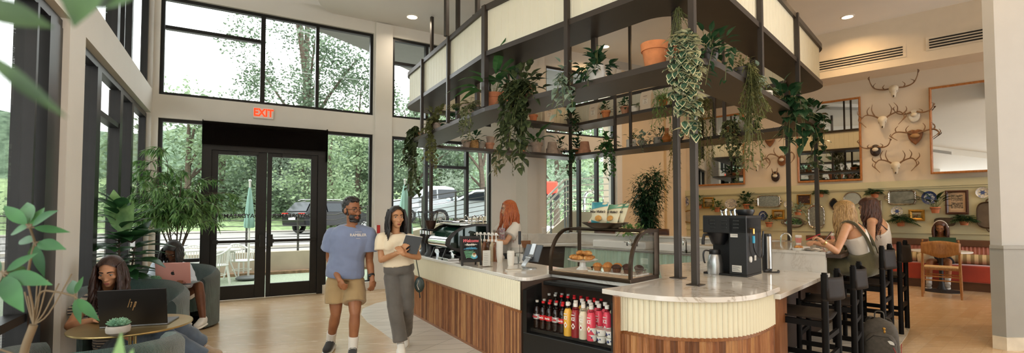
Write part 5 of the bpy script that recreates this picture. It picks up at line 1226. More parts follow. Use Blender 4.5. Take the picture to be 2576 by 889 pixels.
t=thing('hot_water_tap','small tap with a red lever behind the coffee carafe','tap',SM@V(2.86,.3,.86),D(-45)); m=MB(); m.cyl((0,0,0),(0,0,.12),.012,n=8); m.tube([(0,0,.12),(0,-.08,.13),(0,-.1,.1)],.012,8); m.build('spout',CHROME,t); m=MB(); m.bar((0,0,.12),(.02,-.03,.24),.02,.02); m.build('lever',mat('lever_red','#c8202a',.35),t,0,bevel=.006)
# wooden box of straws + plastic cup
p=aty(1321,614,8.6); t=thing('straw_caddy','small wooden box of white straws behind the barista','caddy',(p.x,p.y,.9),D(20))
m=MB(); m.box(-.09,.09,-.05,.05,0,.13); m.build('wood_box',mat('caddy_wood','#8a5a33',.5,0,.2,20),t,0,bevel=.004)
m=MB()
for k_ in range(26): m.cyl((-.075+.15*R.random(),-.035+.07*R.random(),.1),(-.08+.16*R.random(),-.04+.08*R.random(),.25),.004,n=5)
m.build('straws',CUPM,t,0)
p=aty(1369,590,10.0); t=thing('plastic_cup','clear plastic cup on the ledge beside the square column','cup',(p.x,p.y,1.08)); m=MB(); m.lathe([(.0001,0),(.033,0),(.047,.13)],n=18); m.build('wall',glassmat('cup_plastic',(.95,.96,.96),1.0,.1,('#dedbd4',.35)),t); m=MB(); m.lathe([(.047,.13),(.05,.133),(.047,.136)],n=18); m.build('rim',LIDW,t)
# to-go cups, pastry box, on the raised bar
ZB=1.095; PINK=mat('cup_pink','#d98f86',.6,0,.05)
def togo(px,py,label):
    p=atz(px,py,ZB); t=thing('takeaway_cup',label,'cup',p)
    m=MB(); m.lathe([(.0001,0),(.031,0),(.042,.1)],n=22); m.build('cup',CUPM,t); m=MB(); m.lathe([(.0325,.015),(.0415,.085)],n=22,wob=lambda a,r,z:1.025); m.build('sleeve',PINK,t)
    m=MB(); m.lathe([(.043,.098),(.045,.104),(.041,.112),(.039,.122),(.034,.124),(.0001,.12)],n=22); m.build('lid',LIDW,t); return t
togo(2009,614,'white takeaway cup with a pink sleeve nearest the hand sink'); togo(2098,608,'white takeaway cup with a pink sleeve in front of the dark haired woman')
p=atz(2009,630,ZB); t=thing('pastry_box','round white clamshell box with a pastry before the blonde woman','box',p,.3)
m=MB(); m.lathe([(.0001,0),(.065,0),(.075,.012),(.078,.03)],n=24,sy=.8); m.build('tray',LIDW,t); m=MB(); m.ell((0,0,.035),.055,.045,.022,12); m.build('pastry',CRO,t); m=MB(); m.lathe([(.078,.034),(.07,.05),(.0001,.056)],(.10,.02,-.01),24,sy=.8); m.build('opened_lid',LIDW,t)
p=atz(2044,632,ZB); t=thing('paper_wrapper','cream paper wrapper lying on the raised bar by her wrist','wrapper',p,-.5); m=MB(); m.grid(lambda u,v:V(-.1+.2*u,-.045+.09*v,.012+.012*math.sin(u*7+v*3)),10,4); m.build('sheet',CUPM,t,60); m=MB(); m.grid(lambda u,v:V(-.08+.15*u,-.03+.05*v,.027+.008*math.sin(u*5+v*4)),8,3); m.build('fold',LIDW,t,60)
# ================================================================= bottles and tubs in the drinks fridge
COLA=mat('cola','#1d0c08',.08,0,.05); PETC=glassmat('pet_clear',(.9,.9,.88),1.2)
REDC=mat('cap_red','#d1232a',.35); WCAP=mat('cap_white','#e9e6df',.4); GCAP=mat('cap_grey','#b9b6b0',.4)
LR=mat('label_red','#c81f26',.4); LS=mat('label_silver','#bfc0c0',.3,.4); LW=mat('label_print_white','#f0eee8',.5)
JU={'yellow':mat('juice_yellow','#e2ac3e',.15),'red':mat('juice_dark_red','#8e1f27',.15),'clear':mat('juice_pale','#d3c9b0',.15),'pink':mat('juice_pink','#e0475c',.15)}
def cola(silver):
    t=thing('cola_bottle','x','bottle')
    m=MB(); m.lathe([(.0001,0),(.03,.0),(.033,.012),(.031,.05),(.033,.075),(.033,.12),(.03,.15),(.018,.178)],n=16); m.build('cola_fill',COLA,t)
    m=MB(); m.lathe([(.0185,.176),(.0125,.2),(.0115,.215)],n=14); m.build('neck',PETC,t)
    m=MB(); m.lathe([(.0345,.078),(.0348,.118)],n=18); lb=m.build('wrap_label',LS if silver else LR,t)
    m=MB(); m.lathe([(.014,.212),(.0145,.228),(.0001,.229)],n=14); m.build('cap',GCAP if silver else REDC,t)
    text('Coke' if silver else 'Coca-Cola',.026 if silver else .021,LR if silver else LW,lb,'print',.0004,False,(0,-.0356,.098),(PI/2,0,0),.3,.85 if silver else .55,.0008)
    return t
def ice(col):
    t=thing('sparkling_bottle','x','bottle')
    m=MB(); m.lathe([(.0001,0),(.034,0),(.036,.01),(.036,.15),(.030,.172),(.020,.186)],n=16); m.build('drink_fill',JU[col],t)
    m=MB(); m.lathe([(.021,.185),(.013,.203),(.013,.212)],n=14); m.build('neck',PETC,t)
    m=MB(); m.lathe([(.0175,.206),(.018,.23),(.0001,.231)],n=16); m.build('cap',WCAP,t)
    text('ICE',.034,LW,t,'print',.0004,False,(0,-.0372,.125),(PI/2,0,0),0,.66,.0008)
    text('SPARKLING',.010,LW,t,'print',.0004,False,(0,-.0372,.152),(PI/2,0,0),0,.6,.0004)
    m=MB(); m.add([(0,-.0375,.055),(.017,-.0355,.078),(0,-.0375,.10),(-.017,-.0355,.078)],[(0,1,2,3)]); m.build('diamond_badge',LW,t,0)
    m=MB(); m.ell((0,-.0377,.078),.008,.002,.009,10); m.build('fruit_badge',mat('fruit_orange','#d8862e',.5) if col in('yellow','pink') else JU['red'],t)
    return t
protos={}
for k_,f_ in (('cs',lambda:cola(1)),('cr',lambda:cola(0)),('iy',lambda:ice('yellow')),('ir',lambda:ice('red')),('ic',lambda:ice('clear')),('ip',lambda:ice('pink'))): protos[k_]=[f_(),0]
def put(k_,x,y,z,label,group):
    p=FRM@V(x,y,z); o,u=protos[k_]; rz=math.atan2(fv.y,fv.x)
    if not u:
        o.location=p; o.rotation_euler=(0,0,rz); o['label']=label; o['group']=group; protos[k_][1]=1; o.scale=(1.1,1.1,1.15 if k_[0]=='c' else 1.3)
    else: dup(o,p,rz,label,group,(1.1,1.1,1.15 if k_[0]=='c' else 1.3))
deck=.436
# cola rows: front row four along the left, further rows behind
names={'cs':'silver-labelled cola bottle','cr':'red-labelled cola bottle'}
pos=['at the side panel','second from the side panel','third from the side panel','fourth from the side panel','next to the yellow drink','behind the yellow drink','behind the pale drink','near the fridge middle','behind the pink drinks','far along']
for row in range(4):
    seq=[('cs','cr','cr','cs','cr'),('cs','cr','cr','cr','cs','cr'),('cs','cs','cr','cr','cr','cr','cr','cr'),('cs','cs','cs','cr','cr','cr','cr','cr')][row]
    for i,kk in enumerate(seq):
        rn=('front row','second row','third row','back row')[row]
        put(kk,.085+i*.075+.012*(row%2),.11+row*.095,deck+.045*row*0+(.04 if row>1 else 0),'%s of the %s, %s'%(names[kk],rn,pos[i]),'cola bottles in the drinks fridge')
ic={'iy':'yellow sparkling bottle','ir':'dark red sparkling bottle','ic':'pale sparkling bottle','ip':'pink sparkling bottle'}
ipos=['beside the cola','second from the cola','third from the cola','fourth from the cola','fifth from the cola','last before the yogurts']
for row,seq in enumerate((('iy','ir','ic','ip'),('ir','ic','ip','ip','ip'),('iy','ic','ip','ip','ic'))):
    for i,kk in enumerate(seq):
        if row==2 and i>3: pass
        put(kk,.475+i*.082+(.012 if row else 0),.07+row*.105,deck,'%s of the %s, %s'%(ic[kk],('front row','middle row','rear row')[row],ipos[i]),'sparkling drinks in the fridge')
for b_ in bpy.data.objects: pass
YO=mat('yogurt_white','#e7e3dc',.45,0,.03); YL=mat('yogurt_foil','#d8d2c6',.3,.2); YB=[mat('yogurt_orange','#d98a3a',.5),mat('yogurt_blue','#36406f',.5)]
yo=thing('yogurt_tub','x','yogurt'); m=MB(); m.lathe([(.0001,0),(.033,0),(.043,.05)],n=20); m.build('tub',YO,yo); m=MB(); m.lathe([(.0001,.056),(.046,.055),(.047,.051),(.043,.05)],n=20); m.build('foil_lid',YL,yo)
m=MB()
m.ell((-.012,-.0365,.026),.011,.004,.013,10); m.ell((.012,-.0365,.032),.009,.004,.008,10)
m.build('fruit_print',YB[1],yo)
first=True; rzf=math.atan2(fv.y,fv.x)
for iz in range(2):
    for iy in range(2):
        for ix in range(3):
            p=FRM@V(.73+ix*.09+.01*iy,.075+iy*.1,deck+.058*iz); lb='yogurt tub, %s, %s, %s'%(('lower layer','upper layer')[iz],('front','behind')[iy],('by the pink bottles','in the middle','by the side panel')[ix])
            if first: yo.location=p; yo.rotation_euler=(0,0,rzf); yo['label']=lb; yo['group']='yogurt tubs in the fridge'; first=False
            else: dup(yo,p,rzf+R.uniform(-.4,.4),lb,'yogurt tubs in the fridge')
for i in range(2):
    p=FRM@V(.87+.06*i,.27,deck); t=thing('drink_can',('small white can with a red mark behind the yogurts','small white can with an orange mark by the side panel')[i],'can',p,rzf,'small cans in the fridge')
    m=MB(); m.lathe([(.0001,0),(.026,0),(.027,.01),(.027,.12)],n=18); m.build('can',YO,t); m=MB(); m.lathe([(.027,.12),(.024,.135),(.0001,.136)],n=18); m.build('cap',BLKP,t)
    m=MB(); m.tube([(.012*math.cos(a)-.005,-.0275,.07+.022*math.sin(a)) for a in [j*PI/6-2 for j in range(9)]],.004,5); m.build('mark',(LR,YB[0])[i],t)
# ================================================================= right wall decoration (local x right, -y into the room)
OAKF=woodmat('oak_frame','#8a5528','#a86c38','#bd8350',(9,9,2),.4); GOLD=mat('gold_frame','#a67a30',.35,.6,.25,20); DKW=mat('dark_wood_frame','#4a2817',.4,0,.2,14)
MIR=NT('mirror_glass').set('#dcdcd8',.015,1.0); SILVER=mat('tray_silver','#b9b2a6',.22,.9,.15,14,.15,40); SILVD=mat('tray_tarnished','#7f7668',.3,.8,.3,10,.2,30); BRONZ=mat('tray_bronze','#5d4a38',.4,.7,.3,10,.2,30)
WA=D(-45)
def wp(px,py,off=0.):
    x,z=rw(px,py); return RM(RW)@V(x,-off,z)
def wsize(x0,y0,x1,y1):
    a,_=rw(x0,(y0+y1)/2); b,_=rw(x1,(y0+y1)/2); cx_=(x0+x1)/2; _,t=rw(cx_,y0); _,d=rw(cx_,y1); c=RM(RW)@V((a+b)/2,-.02,(t+d)/2)
    return c,abs(b-a)/2,abs(t-d)/2
def frame(par,w,h,fw,d,m,name='frame'):
    for nm,b_ in (('a',(-w,w,h-fw,h)),('b',(-w,w,-h,-h+fw)),('c',(-w,-w+fw,-h+fw,h-fw)),('d',(w-fw,w,-h+fw,h-fw))): pass
    m_=MB(); k=[(-w,-h),(w,-h),(w,h),(-w,h)]; q=[(-w+fw,-h+fw),(w-fw,-h+fw),(w-fw,h-fw),(-w+fw,h-fw)]
    vs=[(x,0,z) for x,z in k]+[(x,-d*.8,z) for x,z in k]+[((x+a)/2,-d,(z+b)/2) for (x,z),(a,b) in zip(k,q)]+[(x,-d*.55,z) for x,z in q]+[(x,0,z) for x,z in q]
    fs=[(4*r+i,4*r+(i+1)%4,4*r+4+(i+1)%4,4*r+4+i) for r in range(4) for i in range(4)]
    m_.add(vs,fs); return m_.build(name,m,par,20)
for (x0,y0,x1,y1,lb) in ((1752,292,1874,467,'wood-framed wall mirror behind the posts, with one edge hidden'),(2006,255,2168,458,'wood-framed wall mirror reflecting the canopy, between the antlers and the canopy end'),(2340,210,2506,437,'large wood-framed wall mirror by the wall end under the second vent')):
    c,w,h=wsize(x0,y0,x1,y1)
    if x0>2300: w*=1.12; c=c+V(.7071,-.7071,0)*w*.10
    t=thing('wall_mirror',lb,'mirror',c+(V(-.05,-.05,0) if x0>2300 else V(0,0,0)),WA); t.rotation_euler=(D(-4) if x0>2300 else 0,0,WA); frame(t,w,h,.045,.045,OAKF)
    m=MB(); m.box(-w+.03,w-.03,-.012,-.004,-h+.03,h-.03); m.build('mirror_pane',MIR,t,0)
# --- pictures
def picmat(name,cols,sc=9):
    k=NT(name); k.set(k.ramp(k.noise(sc,k.co('Object',(1,1,2.2)),5,.6,.6),cols),.55); return k.m
LAND=picmat('landscape_painting',[(.3,'#3a2d1c'),(.5,'#7b6a45'),(.62,'#9a8b6a'),(.75,'#5c5a3c')],10); STILL=picmat('still_life_painting',[(.4,'#2a1712'),(.6,'#4b2a20'),(.7,'#a07a60'),(.8,'#cbb9a0')],14); HORSE=picmat('pasture_painting',[(.3,'#3f4326'),(.5,'#77744a'),(.65,'#b0a27c')],14); SEPIA=picmat('engraving',[(.35,'#2f2720'),(.5,'#7c6a54'),(.62,'#c3a988')],26); SKYP=mat('painted_sky','#b5a589',.6,0,.15,9); MATB=mat('picture_mount','#c9ab8a',.7,0,.03); BRNP=mat('painted_horse','#5a2f18',.6)
def picture(x0,y0,x1,y1,lb,fm,art,fw=.035,mount=0,extra=None):
    c,w,h=wsize(x0,y0,x1,y1); t=thing('framed_picture',lb,'picture',c,WA); frame(t,w,h,fw,.04,fm)
    if mount: m=MB(); m.box(-w+fw*.9,w-fw*.9,-.01,-.004,-h+fw*.9,h-fw*.9); m.build('mount',MATB,t,0)
    else:
        m=MB(); m.box(-w+fw*.9,w-fw*.9,-.01,-.004,-h+fw*.9,h-fw*.9); m.build('painting',art,t,0)
        m=MB(); m.box(-w+fw*.95,w-fw*.95,-.0115,-.0095,h*.15,h-fw*.95); m.build('painted_sky',SKYP if art!=STILL else art,t,0)
    if extra: extra(t,w,h)
    return t
picture(1770,497,1797,525,'small gold-framed brown landscape left of the brewer',GOLD,LAND,.045)
def rider(t,w,h):
    m=MB()
    for cx in (-.02,): m.ell((cx,-.014,-h*.15),w*.25,.004,h*.12,10); m.ell((cx+w*.25,-.014,h*.05),w*.09,.004,h*.14,8); [m.bar((cx+k_*w*.07,-.014,-h*.2),(cx+k_*w*.09,-.014,-h*.45),.008,.004) for k_ in (-2.4,-1.6,1.6,2.4)]
    m.build('painted_animal',BRNP,t)
picture(1943,528,1975,552,'gold-framed picture of a rider on a horse under the big silver tray',GOLD,HORSE,.055,0,rider)
picture(2006,490,2041,515,'dark still life in a thin gold frame between the two canopy posts',GOLD,STILL,.025)
picture(2286,528,2327,556,'gold-framed painting of a brown horse under the tall tarnished tray',GOLD,HORSE,.06,0,rider)
def engr(t,w,h):
    for z0,z1 in ((.08,.62),(-.50,.0)):
        m=MB(); m.box(-w*.5,w*.52,-.013,-.009,h*z0,h*z1); m.build('engraving',SEPIA,t,0)
    m=MB(); [m.box(*b_) for b_ in ((-w*.62,w*.62,-.0125,-.0095,h*.7,h*.715),(-w*.62,w*.62,-.0125,-.0095,-h*.715,-h*.7),(-w*.62,-w*.6,-.0125,-.0095,-h*.7,h*.7),(w*.6,w*.62,-.0125,-.0095,-h*.7,h*.7))]; m.build('ruled_line',mat('mount_line','#8a6a4c',.7),t,0)
picture(2378,479,2437,540,'large dark-framed mount with two old engravings above the headphone wearer',DKW,None,.05,1,engr)
t=picture(2200,505,2219,545,'narrow silver-framed picture beside the dark haired woman',SILVER,SKYP,.03)
# --- plates and trays
k=NT('blue_white_pattern'); k.set(k.ramp(k.noise(34,detail=4,dist=.8),[(.42,'#3c4a7a'),(.5,'#8f98b5'),(.56,'#d5d2cb')]),.25); BLUEW=k.m
k=NT('pale_pattern'); k.set(k.ramp(k.noise(30,detail=4,dist=.8),[(.36,'#7d86a3'),(.46,'#c2c0bd'),(.55,'#dad5c9')]),.25); PALEW=k.m
DBLUE=mat('dark_blue_glaze','#3a4778',.25,0,.35,24); CREAMG=mat('cream_glaze','#d9d2c0',.25,0,.05)
RXW=RX(PI/2)
def plate(px,py,rx,ry,lb,rim=BLUEW,well=PALEW,mark=DBLUE):
    c,w,h=wsize(px-rx,py-ry,px+rx,py+ry); t=thing('wall_plate',lb,'plate',c,WA)
    M_=Matrix.Diagonal((w,1,h,1))@RXW
    m=MB(); m.lathe([(.66,.016),(.80,.02),(1.0,.036),(1.0,.028),(.75,.004),(.0001,.004)],n=36,M=M_); m.build('rim',rim,t,50)
    m=MB(); m.lathe([(.0001,.012),(.64,.012),(.68,.019)],n=36,M=M_); m.build('well',well,t,50)
    m=MB(); m.lathe([(.0001,.0135),(.34,.0135)],n=24,M=M_); [m.lathe([(.0001,.0137),(.09,.0137)],n=8,M=Matrix.Diagonal((w,1,h,1))@RXW@T(.46*math.cos(a),.46*math.sin(a),0)) for a in [i*1.047 for i in range(6)]]; m.build('centre_motif',mark,t,0)
    return t
plate(1725,508,10.5,12,'round blue and white plate just right of the front posts',BLUEW,BLUEW)
plate(1841,513,16,12.5,'oval pale platter with faint pattern above the brewer lid',PALEW,PALEW,mat('faint_motif','#b0aaa6',.3))
plate(1921,543,11,12,'blue and white plate half hidden behind the brewer',DBLUE,BLUEW)
plate(1985,514,11.5,10,'small pale plate behind the rear canopy post',PALEW,CREAMG,PALEW)
plate(2338,498,20,16.5,'deep blue patterned plate right of the tall tarnished tray',DBLUE,BLUEW)
plate(2257,532,15,12.5,'small blue-flowered plate above the wide fern pot',PALEW,CREAMG,DBLUE)
plate(2472,485,18,13.5,'blue-flowered plate near the wall end',PALEW,CREAMG,DBLUE)
def tray(x0,y0,x1,y1,lb,shape,mm,inner,rim=.14,handles='',scal=0,name='wall_tray',cat='tray',d=.035):
    c,w,h=wsize(x0,y0,x1,y1); t=thing(name,lb,cat,c,WA); n=72
    def outl(f,y,sc):
        out=[]
        for i in range(n):
            a=2*PI*i/n; e={'oval':2.0,'rect':7.0,'round':2.0,'soft':3.4}[shape]
            r=(abs(math.cos(a))**e+abs(math.sin(a))**e)**(-1/e); r*=1+sc*math.sin(a*(18 if shape!='rect' else 22))
            out.append((w*f*r*math.cos(a),y,h*f*r*math.sin(a)))
        return out
    ri_=1-rim*1.0
    L_=[outl(1,-.004,scal),outl(1.0,-d,scal),outl(1-rim*.35,-d*1.25,scal),outl(1-rim*.75,-d*.9,scal*.4),outl(ri_,-.012,0)]
    m=MB(); vs=sum(L_,[]); fs=[(r*n+i,r*n+(i+1)%n,r*n+n+(i+1)%n,r*n+n+i) for r in range(4) for i in range(n)]; m.add(vs,fs); m.build('rim',mm,t,60)
    m=MB(); m.add(outl(ri_+.005,-.0118,0),[tuple(range(n-1,-1,-1))]); m.build('well',inner,t,0)
    for hd in handles:
        s=(w,0) if hd in 'lr' else (0,h); sg=-1 if hd in 'lb' else 1
        if s[0]: P=[(sg*(w+.0+.055*math.sin(a)),-d*.8,h*.30*math.cos(a)) for a in [i*PI/8 for i in range(9)]]
        else: P=[(w*.24*math.cos(a),-d*.8,sg*(h+.06*math.sin(a))) for a in [i*PI/8 for i in range(9)]]
        m=MB(); m.tube(P,.012,8); m.build('handle',mm,t)
    return t
GSIL=mat('tray_gilt_silver','#b59a6a',.28,.8,.25,12,.2,40)
tray(1716,529,1760,562,'scalloped gilt oval tray peeping out beside the front post','oval',GSIL,SILVER,.16,'l',.03)
tray(1906,492,1964,522,'bright silver rectangular tray with a chased rim above the gold rider picture','rect',SILVER,mat('chased_silver','#b7b2a8',.3,.85,.3,40,.3,60),.14,'lr',.025)
tray(1973,547,2024,574,'dark oval mirrored tray with pointed handles behind the rear canopy post','oval',SILVD,MIR,.2,'lr',.0)
tray(2034,516,2076,575,'tall ornate silver tray crossed by the outer canopy post','soft',SILVER,mat('engraved_silver','#a39d93',.35,.8,.25,30,.3,50),.16,'tb',.03)
tray(2122,483,2168,518,'round silver tray above the blonde woman','round',SILVER,mat('soft_silver','#c0bbb0',.35,.8,.12,8),.14,'',0)
tray(2234,479,2305,516,'big tarnished rectangular tray with scalloped shiny rim and two handles','rect',SILVER,SILVD,.16,'lr',.03)
tray(2350,548,2404,570,'smooth oval steel tray behind the headphones','soft',STEEL,BRONZ,.06,'',0)
tray(2456,508,2526,576,'large dark bronze tray with loop handles at the wall end','soft',BRONZ,mat('bronze_well','#6b5c4c',.45,.5,.15,6),.10,'tb',0)
# small shaped mirror
c,w,h=wsize(2087,500,2110,528); t=thing('shaped_mirror','small wavy-edged mirror in a dark frame above the blonde head','mirror',c,WA)
def wav(f): return [(w*f*(1+.07*math.cos(4*a+.0))*math.cos(a),0,h*f*(1+.07*math.cos(4*a))*math.sin(a)) for a in [i*PI/20 for i in range(40)]]
m=MB(); m.add([V(*p)+V(0,y,0) for f,y in ((1,0),(1,-.03),(.8,-.025)) for p in wav(f)],[(r*40+i,r*40+(i+1)%40,r*40+40+(i+1)%40,r*40+40+i) for r in range(2) for i in range(40)]); m.build('frame',BRONZ,t)
m=MB(); m.add([V(*p)+V(0,-.012,0) for p in wav(.82)],[tuple(range(39,-1,-1))]); m.build('mirror_pane',MIR,t,0)
# --- antlers
ANT=mat('antler','#7a5a3c',.5,0,.3,10,.2,50); BONE=mat('skull_bone','#d3c7b0',.6,0,.12,10,.2,40); PLQ=woodmat('plaque_wood','#5f3a1d','#7d4e29','#99683c',(10,10,3),.45); DPLQ=mat('dark_plaque','#2f1c12',.45,0,.2); PLWH=mat('plaster_white','#d9d4c8',.6)
def antlers(px,py,wpx,hpx,lb,kind='skull',style='curl',sk=None,tines=4,seed=1,up=1.0):
    """px,py: base between the antlers; wpx: half spread in pixels; hpx: height in pixels"""
    c=wp(px,py,.03); s=c.y/F; t=thing('mounted_antlers',lb,'antlers',c,WA); W=wpx*s*1.05; H=hpx*s; rg=random.Random(seed)
    if kind=='skull':
        L=.24
        m=MB(); m.tube(catmull([(0,-.05,.07),(0,-.10,.04),(0,-.12,-.04),(0,-.11,-.11),(0,-.09,-.17)],4),[.03,.055,.075,.084,.088,.088,.084,.074,.064,.056,.05,.046,.043,.041,.036,.03,.022],12,sq=.75)
        for sg in (-1,1): m.ell((sg*.055,-.10,-.03),.025,.03,.03,8); m.cyl((sg*.035,-.07,.02),(sg*.06,-.07,.07),.022,.016,8)
        m.build('skull',sk or BONE,t,70)
        m=MB()
        for sg in (-1,1): m.ell((sg*.05,-.13,-.035),.018,.012,.02,8)
        m.ell((0,-.125,-.14),.016,.02,.03,8); m.build('eye_socket',mat('socket_dark','#4b3c2c',.8),t)
    elif kind=='shield':
        r=.16
        m=MB(); q=[(-.62,.9),(-.3,1.0),(0,.92),(.3,1.0),(.62,.9),(.9,.75),(.82,.3),(.72,-.2),(.4,-.7),(0,-1.1),(-.4,-.7),(-.72,-.2),(-.82,.3),(-.9,.75)]
        k_=len(q); vs=[(x*r*.95,y,z*r-.02) for y,f in ((.0,1),(-.03,1)) for x,z in q]+[(x*r*.8,-.042,z*r*.84-.02) for x,z in q]
        m.add(vs,[(i,(i+1)%k_,k_+(i+1)%k_,k_+i) for i in range(k_)]+[(k_+i,k_+(i+1)%k_,2*k_+(i+1)%k_,2*k_+i) for i in range(k_)]+[tuple(range(3*k_-1,2*k_-1,-1))]); m.build('shield',PLQ if sk is None else sk,t,0)
        m=MB(); m.ell((0,-.06,.0),.085,.05,.05,14); m.build('skull_cap',mat('cap_hide','#a07a50',.7,0,.2),t)
    elif kind=='small':
        m=MB(); m.lathe([(.0001,-.03),(.085,-.03),(.1,-.015),(.1,0)],(0,0,-.03),20,M=RX(PI/2)@Matrix.Diagonal((1,1.35,-1,1))); m.build('shield',sk or DPLQ,t,40)
        m=MB(); m.ell((0,-.05,-.01),.06,.035,.045,12); m.build('skull_cap',BONE,t)
    for sg in (-1,1):
        m=MB()
        if style=='curl': P=[(sg*.045,-.06,.05),(sg*W*.38,-.05,H*.22),(sg*W*.80,-.12,H*.28),(sg*W*1.0,-.22,H*.55),(sg*W*.86,-.30,H*.86)]; 
        elif style=='wide': P=[(sg*.045,-.06,.05),(sg*W*.45,-.06,H*.14),(sg*W*.80,-.10,H*.30),(sg*W*.97,-.14,H*.75),(sg*W*1.0,-.16,H*1.2)]
        elif style=='hook': P=[(sg*.045,-.06,.05),(sg*W*.42,-.06,H*.46),(sg*W*.82,-.1,H*.56),(sg*W*1.03,-.15,H*.08),(sg*W*.76,-.18,-H*.45)]
        else: P=[(sg*.02,-.06,.03),(sg*W*.6,-.06,H*.5),(sg*W*.8,-.07,H)]
        C=catmull(P,6); n=len(C); m.tube(C,[.019*(1-.72*i/n) for i in range(n)],8)
        if style!='spike':
            for j in range(tines):
                f_=.22+.66*j/max(1,tines-1)*(.9); i=min(n-2,int(f_*n)); b=C[i]; L=H*(.85-.12*j)*rg.uniform(.8,1.1)*up
                if style=='wide': L*=.42
                d=V(sg*rg.uniform(-.15,.25),-.25,1)
                if style=='hook' and j>=2: d=V(sg*.55,-.3,.9)
                m.tube(catmull([b,b+d*L*.55+V(sg*.02,0,0),b+d*L+V(-sg*.03,-.04,0)],4),[.013,.012,.011,.010,.009,.008,.006,.005,.003],7)
        m.build('antler',ANT,t,70)
    return t
antlers(2250,229,46,36,'skull with wide plain antlers, topmost on the wall','skull','wide',None,3,1)
antlers(2222,306,40,32,'pale skull with heavy curled antlers, below the topmost one','skull','hook',None,4,2)
antlers(2300,289,36,16,'small white plaster mount with thin forked antlers','small','wide',PLWH,2,3,1.6)
antlers(2303,343,42,22,'antlers on a scalloped brown wooden shield beside the big mirror','shield','hook',None,3,4)
antlers(2203,376,30,18,'small antlers on a dark oval plaque next to the middle mirror','small','wide',DPLQ,2,5,1.4)
antlers(2255,420,38,32,'pale skull with curled antlers just above the sage panel','skull','hook',None,4,6)
antlers(1908,416,30,26,'pale skull with forked antlers right of the left mirror','skull','hook',None,2,7)
antlers(1968,402,30,26,'antlers on a small shield half hidden by the rear canopy post','small','hook',PLQ,2,8)
antlers(1952,442,8,18,'tiny black shield with two short spikes','small','spike',DPLQ,0,9)
antlers(1938,352,30,22,'shield mounted antlers right under the canopy side shelf','shield','hook',None,2,10)
# --- wall pots
def wpot(px,py,lb,fs,m='mid',r=.085,h=.13):
    c=wp(px,py,.12); c.z-=h/2; t=plant(c,lb,('std',r,h,TERRA[0]),fs,m,name='wall_planter')
    b=MB(); b.tube([(r*math.cos(a),r*math.sin(a),h*.72) for a in [i*PI/8 for i in range(16)]],.005,6,closed=True); b.bar((r*.6,r*.6,h*.72),(.09,.09,h*.72),.02,.006); b.build('ring_holder',BLKM,t)
wpot(2203,491,'wall pot with bushy green fern left of the tarnished tray',[TR(kind='fern',n=60,L=.27,W=.085)],'dark')
wpot(2066,490,'wall pot with fern half behind the outer canopy post',[TR(kind='fern',n=50,L=.25,W=.085)],'dark')
wpot(2011,535,'wall pot with variegated plant trailing over the oval mirrored tray',[TR(kind='bush',r=.2,h=.2,n=70,L=.08,W=.05),TR(kind='trail',r=.18,h=.05,drop=.3,strands=9,L=.06,W=.04,gap=.04)],'silver')
wpot(1882,520,'wall pot with bushy ivy between the pale platter and the bright silver tray',[TR(kind='bush',r=.22,h=.34,n=110,L=.1,W=.075)],'dark')
wpot(1808,528,'wall pot with small plant behind the brewer clips',[TR(kind='bush',r=.18,h=.24,n=50,L=.1,W=.07)],'mid')
wpot(1763,520,'wall pot with leaves peeking past the front canopy post',[TR(kind='bush',r=.18,h=.3,n=60,L=.09,W=.06)],'mid')
wpot(1938,565,'wall pot with spiky dark leaves behind the filter canister',[TR(kind='arch',n=13,L=.34,W=.07)],'glossy')
wpot(2268,562,'wall pot with wide spreading fern under the small flowered plate',[TR(kind='fern',n=70,L=.38,W=.10)],'dark')
wpot(2354,529,'wall pot with long arching dark leaves under the deep blue plate',[TR(kind='arch',n=17,L=.46,W=.085)],'glossy')
wpot(2426,559,'wall pot with round fern cushion left of the dark bronze tray',[TR(kind='fern',n=70,L=.28,W=.09)],'dark')
# ================================================================= banquette, cafe table, chair
BN_=RW-.92*0; bq=thing('banquette','long banquette with red seat, pink ribbed back and wood cap along the sage wall','bench',RM(RW)@V(1.5,-.3,0),WA)
def lx(px,a): return rw(px,600,a)[0]
xa,xb=-3.2,5.5
RED=mat('red_velvet','#a33418',.75,0,.15,3,.05,40,sheen=.6); PNK=mat('pink_ribbed','#b8786a',.8,0,.06,6)
def B(*a): return dict(x0=a[0]-1.5,x1=a[1]-1.5,y0=a[2]+.3,y1=a[3]+.3,z0=a[4],z1=a[5])
m=MB(); m.box(**B(xa,xb,-.62,-.10,.0,.17)); m.build('plinth',mat('plinth_wood','#5f3d24',.5,0,.2,5),bq,0)
m=MB(); m.box(**B(xa,xb,-.70,-.12,.17,.50)); m.build('seat',RED,bq,0,bevel=.03,bn=3)
m=MB(); m.grid(lambda u,v:V(xa-1.5+u*(xb-xa),.3-.20+.02*math.cos(u*(xb-xa)*2*PI/.06)*.6+(.05*v),.48+.37*v),580,2); m.build('back_cushion',PNK,bq,180)
m=MB(); m.box(**B(xa,xb,-.18,-.02,.84,.97)); m.build('wood_cap',mat('cap_wood','#5f3c22',.45,0,.2,4),bq,0,bevel=.01)
k=NT('striped_ticking'); sx_=k.n('ShaderNodeSeparateXYZ'); k.l(k.co(),sx_.inputs[0]); k.set(k.mix(k.math('GREATER_THAN',k.math('FRACT',k.math('MULTIPLY',sx_.outputs[0],9.)),.5),'#cbb78f','#8a7a56'),.8); STRP=k.m
def bolster(xc,L,lb):
    t=thing('bolster_cushion',lb,'cushion',RM(RW)@V(xc,-.36,.60),WA); m=MB(); m.tube([(-L,0,0),(-L+.02,0,0),(L-.02,0,0),(L,0,0)],[.075,.1,.1,.075],18); m.build('ticking',STRP,t,50)
    m=MB(); [m.ell((s*L,0,0),.03,.06,.06,10) for s in (-1,1)]; m.build('gathered_end',mat('ticking_plain','#c9b994',.8),t)
